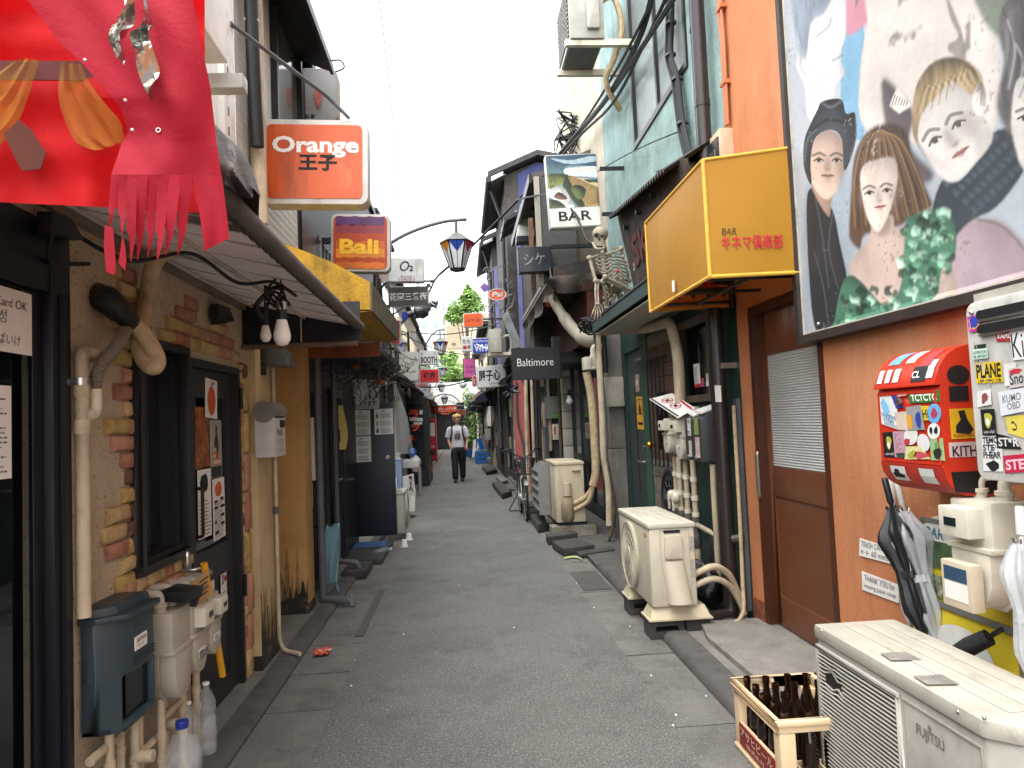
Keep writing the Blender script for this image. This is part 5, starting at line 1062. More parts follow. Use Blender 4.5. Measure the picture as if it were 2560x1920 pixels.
a_=ez(1240,725,1385,585);endst(*a_,'#1b1a1a',shape=1);endst(*ez(1255,840,1380,730),'#191818');a_=ez(1265,1100,1420,885);s_=endst(*a_,'#c99a1c','PLEASURES','#8a2a1c',.09)
MB().add([(a_[0]+(a_[2]-a_[0])*u,EY-.003,a_[1]+(a_[3]-a_[1])*v)for u,v in((.2,.2),(.75,.14),(.92,.3),(.7,.62),(.6,.95),(.35,.92),(.42,.62),(.22,.45))],[tuple(range(8))]).build('print_shape',m_ink,s_)
a_=ez(1253,1228,1458,1115);endst(*a_,'#c3a9a6','KITH','#23201f',.7)
def scribble(par,P_,col,n,seed,w_=.0011):
 r3=random.Random(seed);U_,W_=P_[1]-P_[0],P_[3]-P_[0];k=MB()
 for i in range(n):
  u,v=r3.uniform(.15,.7),r3.uniform(.2,.8);pts=[P_[0]+U_*min(.95,max(.05,u+r3.uniform(-.2,.3)))+W_*min(.95,max(.05,v+r3.uniform(-.2,.2)))-V((.0018,0,0))for _ in range(5)]
  k.tube(spl(pts,4),w_,4)
 k.build('line_drawing',M('sticker_ink_'+col.strip('#'),col,.6,var=0),par)
for i,(pts,col,n)in enumerate([([(890,1035),(1000,1040),(985,905),(880,915)],'#7a2f2a',5),([(975,1040),(1092,1035),(1060,862),(960,880)],'#25252a',4),([(945,1145),(1040,1135),(1040,1005),(940,1020)],'#8c2a30',6),([(1040,1180),(1128,1200),(1110,1060),(1040,1060)],'#55585c',7),([(950,1240),(1130,1238),(1060,1150),(960,1150)],'#b0862a',7),([(1135,1245),(1232,1250),(1215,1092),(1126,1095)],'#1f241c',6),([(880,1225),(968,1230),(945,1042),(865,1048)],'#8b5a68',7),([(790,995),(905,1035),(890,795),(760,803)],'#4a86ad',8)]):scribble(rb,[PX(q('I',*p_),F_)for p_ in pts],col,n,30+i)
# water heater
wh=thing('water_heater','white gas water heater covered with stickers at the right edge','water heater',(1.9,1.9,1.29))
HX=1.80;hy1=2.42
MB().slab((HX,1.75,1.59),-UY,UZ,1.34,.62,.23,.05,5).build('case',m_acw,wh)if False else MB().prism([(HX,1.75+a,1.59+b)for a,b in rrect(1.34,.62,.04,5)],(.24,0,0)).build('case',M('heater_casing','#bdbab3',.4,var=.2,vs=5,dirt=[('#8a857c',.5,5,3),('#4b4640',.35,9,0)]),wh,bevel=.008)
for z in(1.80,1.85):MB().slab((HX-.002,1.90,z),-UY,UZ,.92,.03,.006,.014).build('vent_slot',m_black,wh);MB().slab((HX-.004,1.90,z-.022),-UY,UZ,.9,.006,.008,.003).build('chrome_lip',m_steel,wh)
k=MB()
for i in range(18):k.lathe([(.007,-.003),(.001,-.0035)],(HX,2.31-.03*i,1.395),(-1,0,0),10)
k.build('drain_holes',m_ink,wh);MB().box(HX+.02,1.2,1.89,RW,2.40,1.93).build('mounting_lug',m_acw,wh);MB().ball((HX-.004,2.385,1.865),.009,8,5).build('screw',m_steel,wh)
H_=HX-.001
s_,P_=sticker(wh,H_,[(1400,362),(1480,345),(1468,240),(1385,255)],'#b8388c','XBG','#e2c23a',bold=.03);blob(s_,P_,.5,.55,.42,.42,'#2a3a9c',seed=20);
s_,P_=sticker(wh,H_,[(1425,550),(1530,540),(1525,470),(1425,480)],'#bfd4c6',[('NEL MONDO',.05,.1,.9,.3),('AVVENTURE',.05,.5,.9,.3)],'#2c5a4a');s_,P_=sticker(wh,H_,[(1425,490),(1500,490),(1510,440),(1430,450)],'#24311f')
sticker(wh,H_,[(1445,715),(1628,705),(1612,562),(1435,575)],'#d2b016',[('PLANE',.04,.24,.92,.68),('130 OPC CB',.1,.04,.85,.13)],'#141414',bold=.03)
sticker(wh,H_,[(1585,425),(1700,420),(1680,335),(1577,350)],'#a32a30',[('KAMO',.1,.25,.86,.45)],'#e0ddd6',bold=.03)
s_,P_=sticker(wh,H_,[(1700,555),(1800,545),(1790,330),(1675,345)],'#d3d3d0',[('Ki',.05,.08,.8,.8)],'#141414',bold=-.005)
s_,P_=sticker(wh,H_,[(1645,735),(1725,725),(1720,570),(1640,580)],'#cfcfcb');s_,P_=sticker(wh,H_,[(1680,750),(1790,730),(1790,590),(1665,615)],'#b9b6b2','Sno','#191919',bold=.01);blob(s_,P_,.5,.8,.4,.18,'#b02834',seed=22)
s_,P_=sticker(wh,H_,[(1455,880),(1555,860),(1545,755),(1455,770)],'#d5d2cd');blob(s_,P_,.5,.5,.25,.4,'#7a4438',seed=23)
sticker(wh,H_,[(1620,940),(1800,905),(1800,740),(1600,775)],'#cbcdd0',[('OBD',.3,.18,.5,.28),('KUMO',.15,.5,.7,.3)],'#6d6f74',bold=.005)
s_,P_=sticker(wh,H_,[(1495,1075),(1590,1070),(1575,890),(1478,895)],'#1b1b1d',[('نيون نايل',.12,.06,.8,.15)],'#d0d0cc');blob(s_,P_,.5,.58,.36,.3,'#aaa83e',seed=11);blob(s_,P_,.5,.5,.18,.15,'#d9d7ce',seed=12,dd=.002);
s_,P_=sticker(wh,H_,[(1665,1060),(1800,1100),(1800,930),(1640,945)],'#cdbb50');blob(s_,P_,.4,.55,.2,.3,'#2a2a26',seed=25);blob(s_,P_,.4,.55,.15,.22,'#cdbb50',seed=26,dd=.002)
s_,P_=sticker(wh,H_,[(1495,1320),(1630,1325),(1620,1075),(1480,1080)],'#d0d0cc',[('PHEAR',.05,.36,.9,.2),('STE',.05,.58,.6,.18),('TEMO',.05,.79,.8,.18)],'#161616',bold=.025);blob(s_,P_,.5,.16,.34,.16,'#17171a',seed=27)
s_,P_=sticker(wh,H_,[(1590,1165),(1760,1170),(1700,1090),(1580,1060)],'#1c1c1e','ST*R','#cfcfcb',bold=.02)
sticker(wh,H_,[(1645,1335),(1800,1325),(1800,1200),(1632,1215)],'#b3243f','STE','#e3b6bf',bold=.03)
for i,(pts,col,n)in enumerate([([(1645,735),(1725,725),(1720,570),(1640,580)],'#6c6c70',7),([(1400,350),(1475,345),(1468,250),(1390,255)],'#f0d040',5),([(1455,880),(1555,860),(1545,755),(1455,770)],'#3a2420',6),([(1620,940),(1800,905),(1800,740),(1600,775)],'#808288',9),([(1430,700),(1620,1000),(1600,420),(1420,400)],'#9a958c',9),([(1500,1300),(1630,1300),(1620,1090),(1480,1090)],'#2a2a2c',6),([(1645,1335),(1800,1325),(1800,1200),(1632,1215)],'#ecd0d4',6)]):scribble(wh,[PX(q('I',*p_),H_)for p_ in pts],col,n,60+i)
# white gas meter on the right
gm=gas_meter('clean white gas meter with a dark display below the red letterbox',2.03,2.44,.80,.215,.215,.39,m_meter2,None,True,True)
MB().prism([(2.03-.255,2.46,.80),(2.03-.255,2.62,.80),(2.03-.255,2.62,.97),(2.03-.255,2.46,.97)],(.05,0,0)).build('front_flap',M('flap_cream','#c2b49c',.45),gm,bevel=.008)
MB().box(2.03-.2575,2.48,.90,2.03-.2555,2.6,.95).build('blue_plate',M('blue_plate','#2c4660',.5),gm);MB().box(2.03-.2575,2.48,.83,2.03-.2555,2.6,.895).build('white_plate',m_paper,gm)
k=MB().tube(fil([(1.97,2.46,.86),(1.97,2.46,.22),(1.97,2.2,.16),(1.97,1.4,.14)],.08),.032,12);k2=MB().tube(fil([(2.0,2.36,1.25),(2.0,2.28,1.2),(2.0,2.28,.8)],.08),.03,12)
th=thing('gas_riser','rusty cream gas pipe dropping from the white meter behind the outdoor unit','pipe',(1.97,2.46,.1));k.build('pipe',M('rusty_pipe','#8b7f6d',.65,var=.3,vs=14,dirt=[('#4a3a2c',.7,9,0)]),th,smooth=True);k2.build('branch_pipe',M('rusty_pipe','#8b7f6d'),th,smooth=True)
k=MB().tube(fil([(1.86,2.58,1.2),(1.86,2.5,1.28),(1.9,2.42,1.24),(1.98,2.38,1.22)],.04),.02,10)
# yellow bar signs leaning on the wall
ys_=thing('yellow_sign','yellow bar club sign with photographs and a white disc leaning behind the meter','sign',(1.95,2.9,.3))
def YS(y,z):return V((1.90+(2.035-1.90)*(z-.3)/.75,y,z))
yl,yr,y2=PX(q('J',1172,195),2.03),.3,0
yf,yn=yl.y,yl.y-.62
U_,W_=-UY,(YS(yf,1.05)-YS(yf,.3)).normalized();nn=V((-1,0,.18)).normalized()
o0=YS(yf,.3)
def sgn(u0,v0,u1,v1,d=.006):return[o0+U_*u0+W_*v0+nn*d,o0+U_*u1+W_*v0+nn*d,o0+U_*u1+W_*v1+nn*d,o0+U_*u0+W_*v1+nn*d]
m_ys=M('yellow_sign_paint','#c7b12a',.5,var=.08,dirt=('#8c7c22',.25,5,0))
MB().prism(sgn(0,-.28,.62,.76,0),-nn*.02).build('board',m_ys,ys_)
MB().prism(sgn(-.01,.742,.63,.762),nn*.006).prism(sgn(-.01,.405,.63,.43),nn*.006).prism(sgn(-.012,-.28,.0,.76),nn*.006).build('trim',M('grey_trim','#77776f',.5,.4),ys_)
c=o0+U_*.30+W_*.16+nn*.008;MB().add([c+U_*.235*cos(t)+W_*.2*sin(t)for t in[i*2*pi/32 for i in range(32)]],[tuple(range(32))]).build('white_disc',M('disc_white','#c7c8c2',.6,dirt=('#8f9088',.4,6,0)),ys_)
c=o0+U_*.12+W_*.68+nn*.008;MB().add([c+U_*.12*cos(t)+W_*.10*sin(t)for t in[i*2*pi/32 for i in range(32)]],[tuple(range(32))]).build('white_disc',M('disc_white','#c7c8c2'),ys_)
MB().prism(sgn(.02,.56,.3,.69-.02,.0085),nn*.001).build('photo',M('green_photo','#42563a',.5,var=.5,vs=30,dirt=('#9aa58c',.5,18,0)),ys_);MB().prism(sgn(.05,.44,.34,.53,.0085),nn*.001).build('photo',M('green_photo2','#4c5a34',.5,var=.5,vs=26,dirt=('#d0cdc0',.6,16,0)),ys_)
m_teal=M('teal_print','#2b6a78',.6);m_olive=M('olive_print','#9aa03a',.6)
txt('BAR',m_teal,ys_,o0+U_*.10+W_*.17+nn*.010,U_,W_,.11,.09,.01);txt('キネマ倶楽部',m_olive,ys_,o0+U_*.22+W_*.15+nn*.010,U_,W_,.30,.09,.01);txt('BAR Cinema Club',m_ink,ys_,o0+U_*.14+W_*.085+nn*.010,U_,W_,.36,.04,.01)
txt('BAR',m_teal,ys_,o0+U_*.03+W_*.68+nn*.010,U_,W_,.12,.045,.02);txt('1F',m_ink,ys_,o0+U_*.03+W_*.60+nn*.011,U_,W_,.03,.03,.02)
# umbrellas
m_ubk=M('black_umbrella_cloth','#131315',.55);m_ucl=M('clear_umbrella_film','#c9cdd0',.3,alpha=.5,var=.15,vs=8,bump=.5,bs=14)
def umbrella(label,p0,p1,cloth,handle,rm=.055,group='umbrellas along the orange wall'):
 p0,p1=V(p0),V(p1);ax=(p1-p0);L=ax.length;ax.normalize()
 th=thing('folded_umbrella',label,'umbrella',p1,group)
 MB().lathe([(.012,0),(.0145,.01),(.0145,L*.16),(.009,L*.17),(.008,L*.24)],p0,ax,10).build('handle',handle,th,smooth=True)
 a=ax.orthogonal().normalized();b=ax.cross(a)
 def f(u,v):
  r=interp([(0,.022),(.06,.034),(.22,rm),(.42,rm*.62),(.5,rm*.5),(.8,rm*.6),(1,.006)],v);t=u*2*pi
  r*=1+.22*sin(t*8+v*5)*(1-v*.4);return tuple(p0+ax*(L*(.21+.77*v))+(a*cos(t)+b*sin(t))*r)
 MB().grid(f,48,16).build('folded_cloth',cloth,th,smooth=True)
 k=MB()
 for i in range(8):t=i*pi/4;d=a*cos(t)+b*sin(t);k.tube([p0+ax*L*.21+d*.022,p0+ax*L*.185+d*.026],.0035,5)
 k.build('rib_tips',m_steel if cloth is m_ucl else m_blackmetal,th);MB().lathe([(interp([(0,.03),(1,.034)],0),0),(rm*.56,.0),(rm*.56,.03),(.02,.03)],p0+ax*L*.6,ax,12).build('strap',cloth,th)
 return th
m_uh=M('white_handle','#cfccc4',.35)
uT,uB=PX(q('J',948,-10),1.93),PX(q('J',1185,930),1.90)
umbrella('folded black umbrella leaning on the orange wall by the notes',uT,uB,m_ubk,m_black,.085)
umbrella('clear umbrella with white handle just behind the black one',PX(q('J',1015,-5),1.96),PX(q('J',1255,960),1.94),m_ucl,m_uh,.085)
umbrella('clear umbrella hung with its handle under the red letterbox',PX(q('J',985,-5),2.0),PX(q('J',1110,900),1.99),m_ucl,m_uh,.05)
umbrella('clear umbrella at the right edge in front of the gas pipe',PX(q('J',1725,150),1.80),PX(q('J',1790,1180),1.78),m_ucl,m_uh,.06)
fu=thing('folding_umbrella','short black folding umbrella lying behind the near outdoor unit','umbrella',PX(q('J',1480,950),1.80))
a,b=PX(q('J',1330,1010),1.78),PX(q('J',1550,905),1.86);MB().tube([a,a.lerp(b,.5),b],[.024,.034,.03],10).build('cloth',m_ubk,fu,smooth=True);MB().tube([b,PX(q('J',1625,858),1.88)],.009,8).build('shaft',m_blackmetal,fu)
# ------------------------------------------------------------------ near outdoor unit
AZ0,AZ1=.05,.655;kA,kB=PZ((2041,1558),AZ1),PZ((2447,1803),AZ1);AX0=(kA.x+kB.x)/2+.012;AX1,AY0,AY1=AX0+.33,kB.y-.045,kA.y-.01
ac=thing('air_conditioner','large white outdoor unit with dented slatted grille at the lower right','air conditioner',(1.57,2.5,0))
MB().prism([(AX0,AY0+.06,AZ0),(AX0+.06,AY0,AZ0),(AX1,AY0,AZ0),(AX1,AY1,AZ0),(AX0,AY1,AZ0)],(0,0,AZ1-AZ0-.055)).build('casing',m_acw,ac,bevel=.008)
MB().prism([(AX0-.012,AY0+.055,AZ1-.055),(AX0+.055,AY0-.012,AZ1-.055),(AX1+.01,AY0-.012,AZ1-.055),(AX1+.01,AY1+.01,AZ1-.055),(AX0-.012,AY1+.01,AZ1-.055)],(0,0,.055)).build('lid',M('ac_lid','#a9a497',.4,var=.1,vs=5,dirt=[('#827a6b',.45,6,0),('#5c5549',.35,14,0)]),ac,bevel=.014)
k=MB()
for x in(AX0+.09,AX0+.17,AX0+.25):k.box(x,AY0+.08,AZ1-.001,x+.05,AY1-.05,AZ1+.004)
k.build('lid_ribs',M('ac_lid','#d2cdbf'),ac,bevel=.003)
gy0,gy1,gz0_,gz1_=PX(q('J',1045,1400),AX0).y,AY1-.02,.07,AZ1-.085
MB().box(AX0-.003,gy0,gz0_,AX0-.001,gy1,gz1_).build('grille_back',m_black,ac)
k=MB();n=31;r4=random.Random(5)
for i in range(n):
 z=gz0_+(gz1_-gz0_)*(i+.5)/n;pts=[]
 for j in range(13):
  t=j/12;y=gy0+(gy1-gy0)*t;dent=math.exp(-((t-.80)/.09)**2-((z-.46)/.045)**2)
  pts.append((AX0-.014+.016*dent,y,z+.018*dent*sin(t*40+i)+.0006*r4.random()))
 if abs(z-.455)<.022:k.tube(pts[:9],.0042,5);k.tube(pts[11:],.0042,5)
 else:k.tube(pts,.0042,5)
k.build('grille_slats',m_acw,ac,smooth=True,kind='stuff')
MB().frame((AX0-.002,(gy0+gy1)/2,(gz0_+gz1_)/2),-UY,UZ,gy1-gy0+.02,gz1_-gz0_+.02,.012,.016).build('grille_frame',m_acw,ac,bevel=.004)
MB().frame((AX0-.001,(AY0+.06+gy0)/2,(gz0_+gz1_)/2),-UY,UZ,gy0-AY0-.085,gz1_-gz0_,.006,.004).build('panel_groove',M('ac_shadow','#a7a194',.5),ac)
MB().box(AX0-.002,AY0+.065,.30,AX0,gy0-.02,.304).build('seam',M('ac_shadow','#a7a194',.5),ac)
o=PX(q('J',1132,1395),AX0);e=PX(q('J',1292,1480),AX0);txt('FUJITSU',M('logo_grey','#6d6a64',.5),ac,(AX0-.003,o.y,o.z-.045),-UY,UZ,o.y-e.y,.045,.014)
MB().ball((AX0-.003,o.y-.07,o.z+.012),(.003,.008,.008),10,6).build('logo_dot',M('logo_grey','#6d6a64',.5),ac)
MB().slab((AX0+.17,AY0-.002,AZ1-.12),UX,UZ,.16,.06,.006,.02).build('grip',M('dark_grip','#4a463f',.6),ac);MB().slab((AX0+.20,AY0-.004,.30),UX,UZ,.22,.34,.03,.02).build('valve_cover',m_acw,ac,bevel=.01)
MB().lathe([(.045,0),(.045,.05),(.03,.07),(.001,.075)],(AX0+.2,AY0-.034,.42),(0,-1,0),16).build('valve_cap',m_acw,ac,smooth=True)
for p_,s2 in(((1030,1015),.04),((1235,1150),.045)):c=PZ(q('J',*p_),AZ1+.0055);MB().prism([c+V((-.05,-.035,0)),c+V((.05,-.05,0)),c+V((.05,.04,0)),c+V((-.045,.04,0))],(0,0,.001)).build('old_sticker',M('worn_silver','#8e8b84',.4,.3,var=.3,vs=30),ac)
for p_ in((583,868),(1370,1335),(1522,1372)):c=PX(q('J',*p_),AX0-.012);MB().ball(c,.006,8,5).build('screw',m_steel,ac,smooth=True)
MB().box(AX0+.03,AY1-.2,0.0,AX1-.02,AY1-.12,.05).box(AX0+.03,AY0+.15,0.0,AX1-.02,AY0+.23,.05).build('feet',m_black,ac)
# beer crate and bottles
m_crate=M('beige_crate_plastic','#d8bd97',.4,var=.06,dirt=('#9a7c54',.25,6,3))
cx0,cx1,cy0,cy1,ch=1.215,1.60,2.86,3.36,.305
cr=thing('beer_crate','beige plastic beer crate with a red label full of empty brown bottles','crate',(1.41,3.1,0))
k=MB();t_=.016
k.box(cx0,cy0,0.004,cx1,cy1,.02)
for z0,z1 in((.255,ch),):k.box(cx0,cy0,z0,cx1,cy0+t_,z1).box(cx0,cy1-t_,z0,cx1,cy1,z1).box(cx0,cy0+t_,z0,cx0+t_,cy1-t_,z1).box(cx1-t_,cy0+t_,z0,cx1,cy1-t_,z1)
for(x,y)in((cx0,cy0),(cx1-.07,cy0),(cx0,cy1-.07),(cx1-.07,cy1-.07)):k.box(x+.002,y+.002,.02,x+.068,y+.068,.255)
k.box(cx0+.002,cy0+.07,.02,cx0+t_,cy1-.07,.135).box(cx1-t_,cy0+.07,.02,cx1-.002,cy1-.07,.135).box(cx0+.07,cy0+.002,.02,cx1-.07,cy0+t_,.10).box(cx0+.07,cy1-t_,.02,cx1-.07,cy1-.002,.16)
k.build('body',m_crate,cr,bevel=.009)
MB().frame((((cx0+cx1)/2),(cy0+cy1)/2,ch-.022),UX,UY,cx1-cx0+.018,cy1-cy0+.018,.02,.024).build('rim',m_crate,cr,bevel=.008)
MB().box(cx0-.004,cy0-.004,0,cx1+.004,cy1+.004,.012).build('base',m_crate,cr)
k=MB()
for i in range(1,4):k.box(cx0+.0965*i-.003,cy0+.016,.02,cx0+.0965*i+.003,cy1-.016,.10)
for i in range(1,5):k.box(cx0+.016,cy0+.1*i-.003,.02,cx1-.016,cy0+.1*i+.003,.10)
k.build('dividers',m_crate,cr)
lb=MB().box(cx0-.001,cy0+.06,.03,cx0+.002,cy1-.06,.128).build('red_label',M('crate_label','#7d1f22',.5,dirt=('#b78a6a',.3,9,0)),cr)
txt('アサヒビール',M('label_cream','#cfa98a',.6),lb,(cx0-.003,cy1-.08,.078),-UY,UZ,.34,.042,.02);txt('株式会社',M('label_cream','#cfa98a',.6),lb,(cx0-.003,cy1-.14,.045),-UY,UZ,.2,.022,.01)
m_bot=M('brown_glass','#1a0b05',.06,var=.1,spec=.7)
bp=None;n=0
for i in range(4):
 for j in range(5):
  x,y=cx0+.0965*(i+.5),cy0+.1*(j+.5)
  if bp is None:
   bp=thing('beer_bottle','empty brown glass beer bottle standing in the beige crate','bottle',(x,y,.034),'empty bottles in the beer crate')
   MB().lathe([(.028,0),(.034,.006),(.034,.15),(.031,.175),(.018,.215),(.0145,.24),(.014,.27)],(x,y,.034),n=14).build('body',m_bot,bp,smooth=True)
   MB().lathe([(.0165,.262),(.0175,.268),(.0165,.274),(.016,.288),(.011,.289),(.010,.27)],(x,y,.034),n=14,cap=False).build('lip',m_bot,bp,smooth=True)
  else:dup(bp,(x+ru(-.008,.008),y+ru(-.008,.008),.034))
  # ================================================================== RIGHT: dark green bar with skeletons
m_green=M('dark_green_paint','#17332d',.5,var=.15,vs=4,dirt=[('#0f1f1c',.4,4,5),('#3b4f48',.2,9,3)])
m_gdoor=M('green_grey_door','#2a3836',.45,var=.1)
m_tealst=M('teal_stucco','#8aa29e',.85,var=.22,vs=3.5,bump=.9,bs=40,dirt=[('#3f5f5c',.5,3.5,4),('#a9c4bf',.35,2.5,3)])
m_weath=M('grey_weathered_board','#6a635a',.85,var=.25,vs=6,dirt=[('#3a342e',.5,5,6)],wave=('Y',3,.1))
gb=thing('green_bar','dark green bar house with teal stucco upper floor and a big ribbed window','bar building',(RW,7.5,0))
gd0,gd1=7.92,8.86
MB().box(RW,5.14,0,3.4,5.62,2.6).box(RW,5.62,0,3.4,6.44,1.66).box(RW,5.62,2.36,3.4,6.44,2.6).box(RW,6.44,0,3.4,gd0,2.6).box(RW,gd0,2.38,3.4,gd1,2.6).box(RW,gd1,0,3.4,9.4,2.6).box(RW+.06,gd0,0,3.4,gd1,2.4).box(RW+.2,5.6,1.6,3.4,6.46,2.4).build('wall',m_green,gb)
# teal upper floor with a window opening
wy0_,wy1_=5.85,7.75
tz=lambda y:4.35+(y-6.1)*.12
MB().box(RW-.01,5.14,2.6,3.4,wy0_,7.0).box(RW-.01,wy1_,2.6,3.4,9.4,7.0).box(RW-.01,wy0_,2.6,3.4,wy1_,4.52).box(RW+.1,wy0_,4.5,3.4,wy1_,7.0).build('upper_wall',m_tealst,gb)
wn=MB().box(RW-.03,wy1_-.06,4.52,RW+.04,wy1_,7).box(RW-.03,wy0_,4.52,RW+.04,wy0_+.05,7).box(RW-.03,wy0_+.05,4.52,RW+.04,wy1_-.06,4.58).box(RW-.02,6.78,4.58,RW+.03,6.83,7).build('window',M('bronze_frame','#2a2826',.4,.3),gb)
MB().box(RW+.01,wy0_+.05,4.58,RW+.02,wy1_-.06,7).build('pane',M('ribbed_window_glass','#7f8b8b',.18,var=.2,vs=1.5,spec=.9,wave=('DIAGONAL',18,.35)),wn)
# door, jambs, barred panel
MB().box(RW-.012,gd1-.05,.05,RW+.05,gd1,2.38).box(RW-.012,gd0,.05,RW+.05,gd0+.05,2.38).box(RW-.012,gd0+.05,2.33,RW+.05,gd1-.05,2.38).build('door_frame',m_green,gb)
d_=MB().box(RW+.02,gd0+.05,.06,RW+.055,gd1-.05,2.33).build('door',m_gdoor,gb)
MB().box(RW+.014,8.42,.65,RW+.02,8.47,1.9).build('glass_slit',m_black,d_)
MB().tube(fil([(RW+.02,8.05,1.03),(RW-.03,8.05,1.03),(RW-.03,8.28,1.03)],.02),.011).lathe([(.02,0),(.02,.02)],(RW+.02,8.05,1.03),(-1,0,0),12).build('lever',m_steel,d_,smooth=True);MB().cyl((RW+.02,8.06,1.19),(RW-.015,8.06,1.19),.028,12).build('lock',m_steel,d_,smooth=True)
MB().box(RW+.012,8.0,2.2,RW+.02,8.3,2.23).build('closer',m_steel,d_)
MB().box(RW-.03,7.66,.05,RW+.0,7.9,2.45).build('green_post',M('bright_green_post','#1f4a3c',.5,dirt=('#122a24',.4,5,5)),gb)
o=PX(q('K',425,1140),RW-.05);MB().lathe([(.018,0),(.016,.03),(.034,.045),(.04,.065),(.03,.085),(.001,.09)],(RW-.03,o.y,o.z),(-1,0,0),16).build('brass_knob',M('brass','#a57a2e',.25,.9),gb,smooth=True)
pn=MB();z=.1
pl_=thing('plank_panel','grey weathered plank panel behind the black window grille','wall panel',(RW-.01,7.2,.1))
while z<2.4:h=ru(.13,.2);MB().box(RW-.02+ru(-.004,.004),6.62,z,RW-.001,7.64,min(z+h-.006,2.42)).build('plank',M('grey_plank','#6f665a',.85,var=.3,vs=7,dirt=('#3c342c',.5,6,0))if z<1.05 or z>2.1 else M('brown_plank','#5a4130',.8,var=.3,vs=8,dirt=('#2d2018',.5,6,0)),pl_);z+=h
gr=thing('window_grille','black iron bar grille with rounded ends over the plank panel','grille',(RW-.06,7.2,1.0))
k=MB()
ya_,yb_,za_,zb_=6.9,7.50,1.02,2.14
for i in range(5):y=ya_+(yb_-ya_)*i/4;MB().tube(fil([(RW-.02,y,za_+.02),(RW-.07,y,za_),(RW-.07,y,zb_),(RW-.02,y,zb_-.02)],.03),.009,6).build('bar',m_black,gr,smooth=True)
for z in(za_+.01,zb_-.01):MB().tube([(RW-.07,ya_,z),(RW-.07,yb_,z)],.009,6).build('rail',m_black,gr)
MB().box(RW-.022,7.0,1.2,RW-.0205,7.35,1.95).build('inner_glass',m_glass,gr)
bp_=thing('round_plate','dark round barrel end plate with carved ornament leaning on the planks','plate',(RW-.06,6.87,.42))
cB=V((RW-.055,6.87,.74));MB().lathe([(.29,0),(.30,.01),(.29,.03),(.26,.03),(.255,.02),(.001,.02)],cB,(-1,0,0),36).build('plate',M('dark_iron','#26262a',.5,.4,dirt=('#4c4c4e',.3,9,0)),bp_,smooth=True)
k=MB()
for i in range(10):a=i*pi/5;c=cB+V((-.022,.16*cos(a),.16*sin(a)));k.lathe([(.05,0),(.052,.008),(.04,.008),(.038,0)],c,(-1,0,0),10)
k.build('carved_ring',M('dark_iron2','#3b3b40',.5,.4),bp_);MB().box(cB.x-.032,cB.y-.22,cB.z-.03,cB.x-.02,cB.y+.22,cB.z+.05).build('band',M('dark_iron2','#3b3b40'),bp_);txt('BEER',M('iron_light','#6c6c70',.5),bp_,(cB.x-.034,cB.y+.14,cB.z-.015),-UY,UZ,.28,.045,.02)
# small window with notices
sw=MB().frame((RW-.004,6.03,2.01),-UY,UZ,.84,.72,.06,.05).build('small_window',M('worn_wood','#4b3d33',.7,var=.3,dirt=('#241c17',.5,9,0)),gb)
MB().box(RW+.03,5.65,1.68,RW+.04,6.42,2.34).build('pane',m_glass,sw);MB().box(RW-.03,5.6,1.66,RW+.01,6.44,1.70).build('sill',M('pale_sill','#9a8a74',.7),sw)
for i,(pts,lb,col)in enumerate([([(712,745),(752,738),(744,575),(700,582)],'tall white notice with red foot in the small window',m_paper),([(757,740),(778,737),(775,678),(753,682)],'small pink card in the small window',M('pink_card','#b8486a',.7)),([(790,735),(818,730),(815,640),(788,645)],'white cards at the right of the small window',m_paper)]):
 a=[PX(q('K',*p_),RW+.02)for p_ in pts];th=thing('window_notice',lb,'notice',sum(a,V())/4,'notices in the small window');MB().prism(a,(-.002,0,0)).build('sheet',col,th)
 if i==0:MB().prism([a[0]+V((-.003,0,0)),a[1]+V((-.003,0,0)),a[1]+V((-.003,0,.03)),a[0]+V((-.003,0,.03))],(-.001,0,0)).build('red_foot',m_red,th)
 if i!=1:lines(MB(),a[0]+V((-.003,-.01,.04)),-UY,UZ,(a[1]-a[0]).length*.7,(a[3]-a[0]).length*.7,7,.4,.4).build('fine_print',m_print,th)
for pts,lb,col in(([(303,775),(331,768),(327,650),(299,655)],'faded pink sticker high on the green door',M('faded_pink_sheet','#a58a82',.7)),([(316,1030),(362,1035),(347,803),(304,806)],'yellow warning sheet with a black figure on the green door',M('warning_yellow','#c9962a',.7))):
 a=[PX(q('K',*p_),RW+.018)for p_ in pts];th=thing('door_notice',lb,'notice',sum(a,V())/4);MB().prism(a,(-.002,0,0)).build('sheet',col,th)
 U_,W_=a[1]-a[0],a[3]-a[0];o=a[0]+V((-.004,0,0));
 if col.name=='warning_yellow':
  MB().add([o+U_*x+W_*y for x,y in((.4,.45),(.65,.45),(.7,.6),(.6,.72),(.55,.85),(.45,.75),(.35,.62))],[tuple(range(7))]).build('figure_print',m_ink,th);MB().add([o+U_*x+W_*y for x,y in((.15,.14),(.85,.14),(.85,.22),(.15,.22))],[(0,1,2,3)]).build('bar_print',m_ink,th);MB().frame(o+U_*.5+W_*.68,-UY,UZ,U_.length*.8,W_.length*.46,.006,.001).build('frame_print',m_ink,th)
 else:MB().add([o+U_*x+W_*y for x,y in((.25,.4),(.6,.4),(.6,.65),(.25,.65))],[(0,1,2,3)]).build('white_print',m_paper,th)
